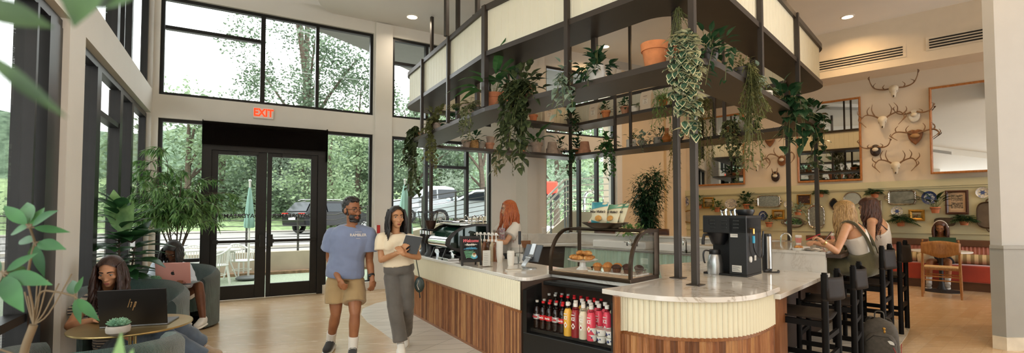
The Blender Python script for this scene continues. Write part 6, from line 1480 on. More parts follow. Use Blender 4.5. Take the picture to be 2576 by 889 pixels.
bolster(lx(2262,RW-.5),.36,'short striped bolster cushion behind the bar stools'); bolster(lx(2450,RW-.5),.82,'long striped bolster cushion beside the seated headphone wearer')
# table
AP=lambda px,py,s:atplane(px,py,(s/2,s/2),(1,1))
tc=AP(2366,630,17.7); tb_=thing('cafe_table','round white cafe table on a black pedestal before the banquette','table',(tc.x,tc.y,.04)); tb_.location.z=0
m=MB(); m.lathe([(.0001,.79),(.46,.79),(.465,.78),(.46,.765),(.0001,.765)],n=48); m.build('table_top',WHITE,tb_)
m=MB(); m.lathe([(.0001,.0),(.30,.0),(.30,.012),(.08,.04),(.05,.10),(.045,.16),(.034,.18),(.034,.69),(.05,.71),(.10,.765)],n=28); m.build('pedestal',BLKM,tb_)
TBL=tb_.location
# oak chair with woven seat, back towards the viewer
OAKC=woodmat('oak_chair','#8a5a2d','#a4703b','#b98549',(14,14,3),.4); RUSH=mat('woven_rush','#c9a877',.8,0,.25,60,.8,120)
cc=AP(2370,737,16.55); cr=thing('oak_chair','oak dining chair with woven seat and curved back, turned away','chair',(cc.x,cc.y,0),D(-43)); cr.scale=(1.12,1.12,1.15)
for x in (-.225,.225):
    m=MB(); m.tube(catmull([(x*1.04,-.20,0),(x*1.0,-.16,.45),(x*.97,-.20,.84),(x*.95,-.215,.90)],4),[.015+.006*math.sin(i*.5) for i in range(13)],10); m.build('rear_leg',OAKC,cr)
    m=MB(); m.tube([(x*1.05,.24,0),(x*1.0,.22,.46)],[.013,.02],10); m.build('front_leg',OAKC,cr)
    m=MB(); m.tube([(x,-.16,.29),(x,.22,.29)],.010,8); m.build('side_stretcher',OAKC,cr)
for y,z in ((-.165,.33),(-.165,.27),(.225,.33)): m=MB(); m.tube([(-.22,y,z),(.22,y,z)],.010,8); m.build('stretcher',OAKC,cr)
m=MB(); m.grid(lambda u,v:V(-.235+.47*u,-.20-.05*math.sin(PI*u)+(.0 if v<.5 else .0),.66+v*(.20+.035*math.cos((u-.5)*PI))-.03*(1-v)*math.cos((u-.5)*2*PI)),14,4); o=m.build('curved_back',OAKC,cr,60); md=o.modifiers.new('solid','SOLIDIFY'); md.thickness=.02; md.offset=0
m=MB(); m.box(-.225,.225,-.16,.23,.43,.465); m.build('seat_frame',OAKC,cr,0,bevel=.008)
m=MB(); m.box(-.215,.215,-.155,.225,.455,.478); m.build('woven_seat',RUSH,cr,0,bevel=.008)
t=thing('green_laptop','open laptop with dark green lid on the cafe table','laptop',V(AP(2371,620,17.9).x,AP(2371,620,17.9).y,.791),D(-43))
m=MB(); m.box(-.2,.2,-.0,.25,0,.014); m.build('keyboard_base',mat('laptop_grey','#8b8d8c',.4,.6),t,0,bevel=.004)
m=MB(); m.box(-.2,.2,-.004,.006,0,.25,M=T(0,.0,.012)@RX(D(14))); m.build('lid',mat('laptop_green','#31503a',.5,.2),t,0,bevel=.005)
t=thing('canvas_bag','crumpled cream canvas bag on the bench beside her','bag',RM(RW)@V(lx(2326,RW-.75),-.55,.50),WA); m=MB(); m.lathe([(.0001,0),(.12,.0),(.14,.07),(.12,.16),(.06,.2),(.0001,.19)],n=18,wob=lambda a,r,z:1+.12*math.sin(3*a+z*20)); m.build('body',mat('canvas_cream','#cdbd9c',.85,0,.1,20),t,60); m=MB(); m.tube([(.1*math.cos(a),0,.16+.14*math.sin(a)) for a in [i*PI/8 for i in range(9)]],.012,6); m.build('strap',MATS['canvas_cream'],t)
# ================================================================= bar stools, backpack, lounge chairs, tables, left plants
LEA=mat('black_leather','#211913',.6,0,.2,6,.1,50,.2); SBK=mat('stool_black','#0e0c0b',.6,0,.15,12,0,60,.15)
def stool():
    t=thing('bar_stool','x','bar stool')
    SW,SD,SH=.235,.23,.66
    for x in (-SW,SW):
        m=MB(); m.cyl((x,-SD,0),(x,-SD,1.02),.027,n=14); m.cyl((x,-SD,1.02),(x,-SD,1.035),.021,n=14); m.build('rear_post',SBK,t)
        m=MB(); m.cyl((x,SD,0),(x,SD,SH),.025,n=14); m.build('front_post',SBK,t)
        m=MB(); m.box(x-.014,x+.014,-SD,SD,SH-.085,SH-.035); m.build('seat_rail',SBK,t,0); 
        m=MB(); m.box(x-.013,x+.013,-SD,SD,.20,.245); m.build('side_stretcher',SBK,t,0)
        m=MB(); m.cyl((x,-SD,.80),(x,-SD,.815),.031,n=14); m.build('leather_tie',LEA,t)
    for y in (-SD,SD):
        m=MB(); m.box(-SW,SW,y-.013,y+.013,.28,.325); m.build('cross_stretcher',SBK,t,0)
        m=MB(); m.box(-SW,SW,y-.013,y+.013,SH-.10,SH-.06) if y>0 else m.box(-SW,SW,y-.013,y+.013,.46,.50); m.build('cross_rail',SBK,t,0)
    m=MB(); m.grid(lambda u,v:V((u-.5)*2*(SW+.02),(v-.5)*2*(SD-.0),SH-.005-.035*math.sin(PI*u)),10,6); o=m.build('sling_seat',LEA,t,60); q=o.modifiers.new('solid','SOLIDIFY'); q.thickness=.012
    m=MB(); m.grid(lambda u,v:V((u-.5)*2*(SW+.018),-SD-.022-.07*math.sin(PI*u)+.015*v,.80+.20*v-.012*math.sin(PI*u)*v),14,5); o=m.build('sling_back',LEA,t,60); q=o.modifiers.new('solid','SOLIDIFY'); q.thickness=.01; q.offset=0
    return t
st=stool()
# stools stand along the right edge of the counter, fronts (local +y) facing it (direction v1)
fz=face(v1)-PI/2
def edgep(k,out): q=E1.lerp(F2,0)+v2.xy*k-v1.xy*out; return (q.x,q.y,0)
STO=[(.545,.02),(1.40,.06),(2.55,.16),(3.62,.20)]
SLB=['empty black leather bar stool nearest the curved counter','second black leather bar stool, also empty, in front of the blonde woman','black leather bar stool under the blonde woman','black leather bar stool under the dark haired woman']
STP=[]
for i,((k_,o_),lb) in enumerate(zip(STO,SLB)):
    p=edgep(k_,o_); STP.append(V(*p))
    if i==0: st.location=p; st.rotation_euler=(0,0,fz); st['label']=lb; st['group']='bar stools along the counter'
    else: dup(st,p,fz+(.06 if i==1 else -.03),lb,'bar stools along the counter',(1,1,1 if i==1 else 1.13))
# --- backpack
p=atz(2215,905,0); bp=thing('backpack','dark grey backpack with a small gold charm on the floor by the stools','backpack',(p.x,p.y,0),D(-35))
BPM=mat('backpack_fabric','#4b463f',.85,0,.2,30,.4,160)
def sup(par,name,m_,rx,ry,h,z0=0,y=0,e=3,top=.35,sm=70,n=28):
    b=MB(); L=[]
    for j in range(11):
        v=j/10; f=1-.0*v if v<.6 else math.sqrt(max(0,1-((v-.6)/.4)**2))*(1-top)+top*(1-(v-.6)/.4*.55)
        if j==10: f=.02
        for i in range(n):
            a=2*PI*i/n; r=(abs(math.cos(a))**e+abs(math.sin(a))**e)**(-1/e)
            L.append((rx*f*r*math.cos(a)*(1+.03*math.sin(v*9+a*2)),y+ry*f*r*math.sin(a)*(1+.1*math.sin(v*PI)),z0+h*v))
    b.add(L,[(j*n+i,j*n+(i+1)%n,j*n+n+(i+1)%n,j*n+n+i) for j in range(10) for i in range(n)]+[tuple(range(n-1,-1,-1))]); return b.build(name,m_,par,sm)
sup(bp,'main_bag',BPM,.16,.09,.44); sup(bp,'front_pocket',BPM,.135,.05,.28,.03,-.09); sup(bp,'rear_panel',BPM,.15,.05,.42,0,.085)
m=MB(); m.tube(catmull([(-.04,.03,.42),(-.03,.02,.49),(.03,.02,.49),(.04,.03,.42)],5),.013,8,sq=.5); m.build('grab_loop',BPM,bp)
for s in (-1,1): m=MB(); m.tube(catmull([(s*.07,.10,.42),(s*.10,.17,.36),(s*.11,.18,.18),(s*.13,.10,.06)],5),.022,8,sq=.4); m.build('shoulder_strap',BPM,bp)
m=MB(); m.tube([(-.12,-.135,.20),(-.06,-.146,.27),(.06,-.146,.27),(.12,-.135,.20)],.004,5); m.build('zip',mat('zip_black','#191817',.5),bp)
m=MB(); m.ell((.03,-.115,.345),.014,.006,.014,10); m.ell((.034,-.115,.315),.01,.006,.018,8); m.build('gold_charm',GOLD,bp)
m=MB(); m.lathe([(.0001,0),(.035,0)],(.075,-.146,.20),14,M=RX(PI/2),a0=-.2,a1=2.2); m.build('white_patch',LBL,bp,0)
m=MB(); m.tube(catmull([(.1,-.14,.17),(.13,-.15,.10),(.16,-.12,.06),(.17,-.06,.2)],4),.004,5); m.build('red_cord',mat('cord_red','#8a1f1c',.6),bp)
# --- corduroy tub chairs
def cord():
    k=NT('green_corduroy'); n=k.noise(4,detail=4); c=k.ramp(n,[(.3,'#12302b'),(.55,'#1f453d'),(.75,'#4a7268')])
    w=k.n('ShaderNodeTexWave'); w.bands_direction='X'; w.inputs['Scale'].default_value=42; w.inputs['Distortion'].default_value=.3; k.l(k.co('UV'),w.inputs['Vector'])
    k.set(k.mix(.55,c,k.ramp(w.outputs['Fac'],[(.1,'#0c1f1c'),(.6,'#5b7f76')]),'MULTIPLY'),.8,0,.3,.5); 
    k.set(k.mix(w.outputs['Fac'],k.mix(.6,c,'#0a1c19','MULTIPLY'),c)); k.bump(w.outputs['Fac'],.8,.004); return k.m
CORD=cord()
def uvgrid(mb,name,par,m,smooth=60,us=1,vs_=1):
    o=mb.build(name,m,par,smooth); return o
def tub(label,loc,rz,Rr=.40,H=.72,arm=.60,open_=72,th=.10,loft=.0):
    t=thing('tub_chair',label,'armchair',loc,rz,'green corduroy tub chairs')
    # shell: sweep round, opening at local -y ; profile rounded top
    n=44; pr=[(0,.04),(0,.30),(.0,1-.07),(.02,1.0-.02),(th*.5,1.0+.012),(th-.02,1.0-.02),(th,1-.07),(th,.40)]
    a0=D(-90+open_/2); a1=D(270-open_/2); vs=[];uv=[]
    k_=len(pr)
    for i in range(n+1):
        u=i/n; a=a0+(a1-a0)*u; hh=arm+(H-arm)*(math.sin(PI*u)**.8)
        for j,(dr,z) in enumerate(pr):
            rr=Rr-dr; vs.append((rr*1.02*math.cos(a),rr*math.sin(a),z*hh)); uv.append((u*2.2,j/k_))
    fs=[(i*k_+j,(i+1)*k_+j,(i+1)*k_+j+1,i*k_+j+1) for i in range(n) for j in range(k_-1)]+[tuple(range(k_)),tuple(range(n*k_+k_-1,n*k_-1,-1))]
    b=MB(); b.add(vs,fs); o=b.build('shell',CORD,t,50)
    ul=o.data.uv_layers.new(name='UVMap'); 
    for l in o.data.loops: ul.data[l.index].uv=uv[l.vertex_index]
    b=MB(); c_=[(.0001,.45),(Rr-th-.05,.455),(Rr-th-.01,.43),(Rr-th-.01,.24),(.0001,.22)]; b.lathe(c_[::-1],n=36); o=b.build('seat_cushion',CORD,t,50)
    ul=o.data.uv_layers.new(name='UVMap')
    for l in o.data.loops: co_=o.data.vertices[l.vertex_index].co; ul.data[l.index].uv=(co_.x*.9,co_.y)
    b=MB(); b.lathe([(.0001,.0),(Rr-.06,0),(Rr-.04,.05),(.0001,.06)],n=30); b.build('plinth',BLKM,t)
    return t
BRASS=mat('brass_top','#a8905e',.3,.75,.15,3); 
def sidetable(label,loc,z=.62,r=.30,ry=1):
    t=thing('side_table',label,'side table',loc); m=MB(); m.lathe([(.0001,z),(r,z),(r+.003,z-.006),(r,z-.014),(.0001,z-.014)],n=48); m.build('table_top',BRASS,t)
    m=MB(); m.cyl((-.02,0,.03),(-.02,0,z-.01),.012,n=10); m.cyl((.02,0,.03),(.02,0,z-.01),.012,n=10); m.build('twin_stem',BRASS,t); m=MB(); m.lathe([(.0001,.09),(.10,.09),(.105,.08),(.105,0),(.0001,0)],n=28); m.build('base_drum',mat('stone_base','#a39b92',.5,0,.1),t); return t
# ================================================================= people
def remesh(o,vox,sm=2,disp=0,dsize=.15):
    r=o.modifiers.new('remesh','REMESH'); r.mode='VOXEL'; r.voxel_size=vox; r.use_smooth_shade=True
    if sm: s=o.modifiers.new('smooth','SMOOTH'); s.iterations=sm; s.factor=.5
    if disp:
        tx=bpy.data.textures.new('folds','CLOUDS'); tx.noise_scale=dsize; tx.noise_depth=1
        d=o.modifiers.new('folds','DISPLACE'); d.texture=tx; d.strength=disp; d.texture_coords='GLOBAL'
def loft(mb,rings,n=20,e=2.3):
    vs=[]
    for c,x,y,rx,ry in rings:
        for i in range(n):
            a=2*PI*i/n; r=(abs(math.cos(a))**e+abs(math.sin(a))**e)**(-1/e)
            vs.append(c+x*(rx*r*math.cos(a))+y*(ry*r*math.sin(a)))
    k=len(rings); mb.add(vs,[(j*n+i,j*n+(i+1)%n,j*n+n+(i+1)%n,j*n+n+i) for j in range(k-1) for i in range(n)]+[tuple(range(n-1,-1,-1)),tuple(range((k-1)*n,k*n))])
def limb(mb,P,rr,n=14):
    C=catmull(P,4); m_=len(C); R_=[]
    for i in range(m_):
        t=i/(m_-1)*(len(rr)-1); j=min(int(t),len(rr)-2); R_.append(rr[j]+(rr[j+1]-rr[j])*(t-j))
    mb.tube(C,R_,n)
    for c,r in ((C[0],R_[0]),(C[-1],R_[-1])): mb.ell(c,r*.99,n=12)
def skinmat(name,c,c2):
    k=NT(name); k.set(k.ramp(k.noise(9,detail=3),[(.3,c2),(.7,c)]),.48,0,.35,sss=.08); k.bump(k.noise(160,detail=2),.06,.002); return k.m
def cloth(name,c,var=.1,vs=20,bump=.25,bs=260,rough=.85): return mat(name,c,rough,0,var,vs,bump,bs,None,.25)
def torso_rings(J,t0,t1,inf=0,n=12,fem=0,k=1.0):
    pel,nk=J['pel'],J['neck']; hx=(J['hipR']-J['hipL']).normalized(); sx=(J['shR']-J['shL']).normalized()
    ctl=J.get('mid',(pel+nk)/2); W=J.get('sw',(J['shR']-J['shL']).length)
    prof=[(-.12,.150,.105),(0,.172,.122),(.18,.165,.115),(.38,.138 if fem else .150,.098),(.62,.150 if fem else .168,.112),(.80,.166 if fem else .188,.118),(.92,W*.40/k,.095),(1.0,.085,.07)]
    out=[]
    for i in range(n+1):
        t=t0+(t1-t0)*i/n
        c=pel*(1-t)**2+ctl*2*t*(1-t)+nk*t*t if t>=0 else pel+(pel-ctl)*(-t)*1.2
        for (a,ra,ya),(b,rb,yb) in zip(prof,prof[1:]):
            if a<=t<=b+1e-6: u=(t-a)/(b-a); rx=ra+(rb-ra)*u; ry=ya+(yb-ya)*u; break
        u=max(0,min(1,t)); x=(hx*(1-u)+sx*u).normalized(); d=((ctl-pel)*(1-u)+(nk-ctl)*u).normalized()
        x=(x-d*x.dot(d)).normalized(); y=d.cross(x)
        out.append((c,x,y,rx*k+inf,ry*k+inf))
    return out
def hand(mb,w,d,nrm,side,k=1.0,curl=.5,spread=.10,thumb=.5):
    """w wrist, d direction, nrm back-of-hand normal, side: +1 thumb towards cross(d,nrm)"""
    d=d.normalized(); nrm=(nrm-d*nrm.dot(d)).normalized(); s=d.cross(nrm)*side
    mb.ell(w+d*.045*k,.048*k,.040*k,.017*k,12,M=Matrix((d,s,nrm)).transposed()); mb.tube([w-d*.02*k,w+d*.03*k],[.024*k,.030*k],10)
    for i,(off,L,r) in enumerate(((.030,.072,.0088),(.010,.080,.0092),(-.011,.074,.0088),(-.030,.058,.0078))):
        p=w+d*.078*k+s*off*k; dd=(d+s*spread*(1.2-i*.8)).normalized(); P=[p-d*.02*k,p]; a=0
        for f_ in (.45,.32,.27):
            a+=curl*(.75+.1*i); q=dd*math.cos(a)-nrm*math.sin(a); P.append(P[-1]+q*L*f_*k)
        mb.tube(P,[r*k*1.05,r*k,r*k*.98,r*k*.9,r*k*.72],8); mb.ell(P[-1],r*k*.72,n=8)
    p=w+d*.025*k+s*.030*k; q=(d*.75+s*.75-nrm*thumb*.6).normalized(); q2=(d*.95+s*.25-nrm*thumb).normalized()
    P=[p-s*.012*k,p+q*.030*k,p+q*.030*k+q2*.030*k,p+q*.030*k+q2*.052*k]; mb.tube(P,[.015*k,.012*k,.010*k,.0075*k],8); mb.ell(P[-1],.0075*k,n=8)
def headmesh(mb,c,f,u,k=1.0,fem=0,beard=0):
    """c: centre between the ears; f face direction; u up"""
    f=f.normalized(); u=(u-f*u.dot(f)).normalized(); s=f.cross(u)
    Mh=Matrix((s,f,u)).transposed().to_4x4(); Mh.translation=c
    def E(x,y,z,a,b,d,n=16): mb.ell(Mh@V(x*k,y*k,z*k),a*k,b*k,d*k,n,M=Mh.to_3x3())
    E(0,-.012,.045,.077,.097,.083,20); E(0,.03,.0,.066,.072,.085,18); E(0,.042,-.055,.050-.004*fem,.052,.055,16); E(0,.068,-.088,.024,.024,.022,12)
    E(0,.092,-.018,.012,.016,.026,10); E(0,.104,-.033,.0155-.002*fem,.015,.012,10); E(0,.082,.018,.013,.02,.022,10)
    for q in (-1,1):
        E(q*.034,.072,.030,.024,.022,.011,10); E(q*.043,.068,-.018,.022,.022,.018,10); E(q*.076,-.005,-.005,.012,.020,.031,10); E(q*.012,.098,-.034,.008,.01,.008,8)
    E(0,.088,-.062,.024,.014,.0085,10); E(0,.087,-.072,.021,.013,.009,10)
    return Mh
def face_parts(par,Mh,k,lip,brow,eye,fem=0,look=(0,0)):
    iris=mat('iris_brown','#2a1a10',.2); scl=mat('eye_white','#d8d2c8',.25)
    for q in (-1,1):
        b=MB(); b.ell(Mh@V(q*.033*k,.083*k,.010*k),.0145*k,.011*k,.0065*k,12,M=Mh.to_3x3()); e=b.build('eye',scl,par,True,True)
        b=MB(); b.ell(Mh@V((q*.033+look[0]*.005)*k,.0905*k,(.010+look[1]*.003)*k),.0062*k,.0045*k,.0060*k,10,M=Mh.to_3x3()); b.build('iris',iris,par,True,True)
        b=MB(); P=[Mh@V(q*x*k,y*k,z*k) for x,y,z in ((.014,.097,.031),(.030,.096,.037),(.046,.086,.035),(.055,.076,.029))]; b.tube(catmull(P,3),[.0042*k,.005*k,.005*k,.0048*k,.0045*k,.004*k,.0038*k,.003*k,.003*k,.002*k],6); b.build('eyebrow',brow,par,True,True)
        b=MB(); P=[Mh@V(q*x*k,y*k,z*k) for x,y,z in ((.019,.091,.012),(.033,.097,.0175),(.048,.087,.011))]; b.tube(catmull(P,3),.0022*k,5); b.build('upper_lash',brow,par,True,True)
    b=MB(); b.ell(Mh@V(0,.0965*k,-.0625*k),.0205*k,.008*k,.0048*k,12,M=Mh.to_3x3()); b.ell(Mh@V(0,.0955*k,-.0715*k),.0185*k,.0085*k,.0058*k,12,M=Mh.to_3x3()); b.build('lips',lip,par,True,True)
def person(name,label,loc,J,skin,k=1.0,fem=0,up=V(0,0,1),hands=(.5,.5),hn=(None,None),hd=(None,None),vox=.0065,feet=False,look=(0,0),lip='#8f4a3c',brow='#1a120d',group=None,legs=True):
    t=thing(name,label,'person',loc,0,group); m=MB()
    loft(m,torso_rings(J,-.08,1.0,0,12,fem,k))
    if fem:
        sx=(J['shR']-J['shL']).normalized(); d=(J['neck']-J['pel']).normalized(); fw=sx.cross(d)
        if fw.dot(J['bf'] if 'bf' in J else J['f'])<0: fw=-fw
        for q in (-1,1): m.ell(J['pel'].lerp(J['neck'],.70)+sx*q*.075*k+fw*.075*k,.062*k,n=12)
    limb(m,[J['shL'],J['neck']-(J['neck']-J['pel']).normalized()*.035*k,J['shR']],[.052*k,.06*k,.052*k])
    limb(m,[J['neck']-V(0,0,.03*k),J['head']-V(0,0,.05*k)],[.060*k if not fem else .052*k,.054*k if not fem else .046*k])
    for s_ in 'LR':
        a,b,c=J['sh'+s_],J['el'+s_],J['wr'+s_]; g=.88 if fem else 1.0
        limb(m,[a,a.lerp(b,.5),b],[.054*k*g,.050*k*g,.039*k*g]); limb(m,[b,b.lerp(c,.35),c],[.039*k*g,.041*k*g,.026*k*g])
        i=0 if s_=='L' else 1; dd=hd[i] if hd[i] is not None else (c-b); nn=hn[i] if hn[i] is not None else V(0,-.2,1)
        hand(m,c,dd,nn,(1 if s_=='R' else -1),k*.98*(.92 if fem else 1),hands[i])
        if legs:
            h_,kn,an=J['hip'+s_],J['kn'+s_],J['an'+s_]
            limb(m,[h_,h_.lerp(kn,.5),kn],[.088*k,.076*k,.054*k]); limb(m,[kn,kn.lerp(an,.33),an],[.052*k,.056*k,.035*k])
    Mh=headmesh(m,J['head'],J['f'],up,k*1.04,fem)
    o=m.build('body',skin,t,60,True); remesh(o,vox,3)
    lm=mat('lip_'+lip.strip('#'),lip,.45,0,.05); bm=mat('brow_'+brow.strip('#'),brow,.7,0,.1)
    face_parts(t,Mh,k*1.04,lm,bm,None,fem,look); return t,Mh
def top_(t,J,m_,k=1,fem=0,t0=.0,t1=.97,inf=.018,sl=.55,sr=.035,name='shirt',disp=.02,vox=.010,collar=.0,flare=0):
    m=MB(); rg=torso_rings(J,t0,t1,inf,12,fem,k)
    if flare: rg=[(c,x,y,rx+flare*(1-i/12)**2,ry+flare*(1-i/12)**2) for i,(c,x,y,rx,ry) in enumerate(rg)]
    loft(m,rg)
    if fem:
        sx=(J['shR']-J['shL']).normalized(); d=(J['neck']-J['pel']).normalized(); fw=sx.cross(d)
        if fw.dot(J['bf'] if 'bf' in J else J['f'])<0: fw=-fw
        for q in (-1,1): m.ell(J['pel'].lerp(J['neck'],.69)+sx*q*.075*k+fw*.078*k,(.064+inf)*k,n=12)
    if sl>0:
        limb(m,[J['shL'],J['neck']-(J['neck']-J['pel']).normalized()*.045*k,J['shR']],[.056*k+inf*.6,.062*k+inf*.5,.056*k+inf*.6])
        for s_ in 'LR':
            a,b,c=J['sh'+s_],J['el'+s_],J['wr'+s_]
            if sl<=1: e=a.lerp(b,sl); m.tube([a,a.lerp(b,sl*.5),e],[.056*k+inf*.7,.054*k+inf+sr*.4,.05*k+inf+sr*.6],16); m.ell(a,.056*k+inf*.7,n=12)
            else: limb(m,[a,a.lerp(b,.5),b],[.056*k+inf*.8,.052*k+inf,.048*k+inf]); e=b.lerp(c,sl-1); limb(m,[b,b.lerp(e,.5),e],[.046*k+inf,.042*k+inf,.034*k+inf])
    o=m.build(name,m_,t,60,True); remesh(o,vox,2,disp,.09); return o
def pants(t,J,m_,k=1,fr=1.0,inf=.014,hem=.03,name='trousers',t1=.24,disp=.014,wide=0):
    m=MB(); loft(m,torso_rings(J,-.11,t1,inf,6,1,k))
    for s_ in 'LR':
        h_,kn,an=J['hip'+s_],J['kn'+s_],J['an'+s_]
        if fr<1: e=h_.lerp(kn,fr*1.0); m.tube([h_,h_.lerp(e,.5),e],[.096*k+inf,.094*k+inf+hem*.5,.085*k+inf+hem],18); m.ell(h_,.096*k+inf,n=14)
        else:
            limb(m,[h_,h_.lerp(kn,.5),kn],[.092*k+inf,.080*k+inf,.060*k+inf+wide]); e=kn.lerp(an,fr-1); m.tube([kn,kn.lerp(e,.5),e],[.060*k+inf+wide,.060*k+inf+wide,.048*k+inf+hem+wide],16)
    o=m.build(name,m_,t,60,True); remesh(o,.010,2,disp,.08); return o
def shoe(t,an,d,m_,sole,k=1.0,sock=None,sh=.11,name='shoe',lace=None,kn=None):
    """an: ankle; d: toe direction (unit, horizontal-ish)"""
    d=d.normalized(); s=d.cross(V(0,0,1)).normalized(); u=s.cross(d); g=an-u*.085*k
    rings=[]
    for y,w,z0,z1 in ((-.072,.026,.0,.055),(-.05,.036,.0,.095),(-.01,.04,.0,.105),(.05,.041,.0,.085),(.10,.045,.0,.06),(.15,.043,.0,.048),(.18,.03,.004,.035),(.192,.012,.008,.026)):
        rings.append((g+d*y*k+u*(z0+z1)/2*k,s,u,w*k,(z1-z0)/2*k))
    m=MB(); loft(m,rings,18,2.6); o=m.build(name,m_,t,60,True); 
    m=MB(); loft(m,[(g+d*y*k-u*.008*k,s,u,(w+.004)*k,.013*k) for y,w in ((-.078,.026),(-.05,.038),(0,.041),(.06,.043),(.11,.047),(.155,.044),(.185,.03),(.198,.012))],16,4); m.build('sole',sole,o,40,True)
    if lace:
        m=MB()
        for j in range(4): y=.03+j*.024; z=.098-.012*j-.004*j*j; m.tube([g+d*y*k+s*q*k+u*(z-.5*abs(q)**1.0*.5)*k for q in (-.03,0,.03)],.004*k,5)
        m.build('laces',lace,o,60,True)
    if sock: m=MB(); q=((kn-an).normalized() if kn is not None else V(0,0,1)); m.tube([an-u*.03*k,an+q*sh*.5*k,an+q*sh*k],[.046*k,.046*k,.050*k],14); m.build('sock',sock,t,60,True)
    return o
def hairlocks(mb,Mh,k,roots,rg,L,n,r=.009,wave=.0,out=.02,body=None,seg=7,ends=None):
    """roots: fn(i)->(x,y,z) in head space; falls down by L with slight waves"""
    for i in range(n):
        p=V(*roots(rg)); a=Mh@(p*k); dirn=(Mh.to_3x3()@V(p.x,p.y*.6,0)).normalized() if (abs(p.x)+abs(p.y))>1e-4 else V(0,0,0)
        l=L*rg.uniform(.75,1.08); P=[];ph=rg.random()*6
        for j in range(seg+1):
            tt=j/seg; q=a+dirn*out*math.sin(min(1,tt*1.6)*PI/2)-V(0,0,l*tt)+V(math.sin(ph+tt*9),math.cos(ph+tt*9),0)*wave*tt
            if ends is not None: q=q+ends*(tt**1.5)
            P.append(q)
        mb.tube(P,[r*(1.1-.85*abs(2*j/seg-.7)**1.5 if j<seg else .15)*rg.uniform(.8,1.2) for j in range(seg+1)],6)
def haircap(mb,Mh,k,grow=.012,front=.60,low=-.05,back=1.0):
    """a shell over the skull, leaving the face open"""
    n,h=28,14; vs=[];idx={}
    def P(a,b):
        x=math.sin(b)*math.cos(a); y=math.sin(b)*math.sin(a); z=math.cos(b)
        return Mh@V(x*(.078+grow)*k,(y*(.098+grow)-.012)*k,(.045+z*(.084+grow))*k)
    fs=[]
    for j in range(h+1):
        for i in range(n):
            a=2*PI*i/n; fr=max(0,math.sin(a)); lim=2.15-(2.15-front)*fr**1.2 if fr>0 else 2.15+.3*(-math.sin(a))
            vs.append(P(a,lim*j/h))
    mb.add(vs,[(j*n+i,j*n+(i+1)%n,j*n+n+(i+1)%n,j*n+n+i) for j in range(h) for i in range(n)])
def hairmat(name,c1,c2,c3=None,sc=(60,60,3)):
    k=NT(name); g=k.noise(2.5,k.co('Object',sc),4,.6); k.set(k.ramp(g,[(.3,c1),(.55,c2),(.75,c3 or c2)]),.42,0,.45); k.bump(g,.5,.004); return k.m
def PJ(**kw): return {a:(aty(*b) if isinstance(b,tuple) and len(b)==3 and abs(b[0])>30 else (V(*b) if isinstance(b,tuple) else b)) for a,b in kw.items()}
# ---------------------------------------------------------------- walking man
SK1=skinmat('skin_warm_brown','#9a6847','#84553a'); DKH=hairmat('hair_black','#0d0a09','#1c1613','#2b221c')
J=PJ(head=(885,530,5.22),neck=(887,569,5.25),shR=(836,591,5.22),shL=(930,590,5.27),elR=(829,652,5.28),elL=(929,655,5.33),wrR=(853,703,5.08),wrL=(936,702,5.22),pel=(868,692,5.27),hipR=(845,712,5.25),hipL=(892,712,5.30),knR=(845,790,5.22),knL=(893,790,5.14),anR=(832,853,5.42),anL=(888,873,5.14),mid=(872,640,5.24),f=(.62,-.75,-.06),bf=V(.1,-1,0)); J['f']=V(.82,-.56,-.06)
man,Mh=person('person','man walking in a dusty blue T-shirt, khaki shorts and glasses, looking aside',(J['pel'].x,J['pel'].y,0),J,SK1,1.02,0,V(0,0,1),(.55,.75),(V(.75,-.5,.3),V(-.55,-.75,.3)),(V(.05,-.12,-1),V(.55,-.3,-.75)),look=(1,0))
TEE=cloth('blue_tee','#6f7a96',.06,5,.2,300); sh_=top_(man,J,TEE,1.02,0,-.04,.985,.032,.62,.03,'t_shirt',.018)
pants(man,J,cloth('khaki','#9a8159',.06,6,.2,300),1.02,.66,.012,.022,'shorts',.06)
SKATE=cloth('black_canvas','#1b1a1a',.1); WSOLE=mat('white_sole','#ddd9d0',.6); WSOCK=cloth('white_sock','#d9d6cf',.03)
shoe(man,J['anR'],V(.1,-1,-.1),SKATE,WSOLE,1.08,WSOCK,.10,lace=WSOLE,kn=J['knR']); shoe(man,J['anL'],V(.25,-1,0),SKATE,WSOLE,1.08,WSOCK,.10,lace=WSOLE,kn=J['knL'])
# hair, beard, glasses, watch, print
rg=random.Random(3); m=MB(); E_h=lambda x,y,z,a,b,d:m.ell(Mh@V(x*1.06,y*1.06,z*1.06),a*1.06,b*1.06,d*1.06,20,M=Mh.to_3x3())
E_h(0,-.024,.062,.0815,.096,.080); E_h(0,-.042,.012,.074,.074,.070); E_h(-.045,-.02,.015,.036,.045,.05); E_h(.045,-.02,.015,.036,.045,.05)
for i in range(90):
    a=rg.uniform(-.1,PI+.1) if i<55 else rg.random()*6.28; b=rg.uniform(.0,.88); p=Mh@V(.086*math.sin(b)*math.cos(a)*1.06,(.104*math.sin(b)*math.sin(a)-.012)*1.06,(.045+.09*math.cos(b))*1.06); m.ell(p,.019,.019,.015,8)
o=m.build('hair',DKH,man,60,True); remesh(o,.007,1,.012,.02)
m=MB()
for i in range(150):
    a=rg.uniform(-1.3,1.3); z=rg.uniform(-.115,-.045) if abs(a)>.35 else rg.choice((rg.uniform(-.118,-.088),rg.uniform(-.052,-.046)))
    rr=(.064+.02*math.cos(a))*(1 if z>-.085 else .80); m.ell(Mh@V(rr*math.sin(a)*1.0,(.030+.060*math.cos(a))*1.05*(1 if z>-.09 else .95),z*1.04),.0095,.0085,.010,8)
for q in (-1,1):
    for j in range(6): m.ell(Mh@V(q*.071,.030-.004*j,-.045+.013*j),.009,.013,.011,8)
o=m.build('beard',DKH,man,60,True); remesh(o,.005,2)
GLF=mat('glasses_frame','#4a3b2c',.25,.5)
m=MB()
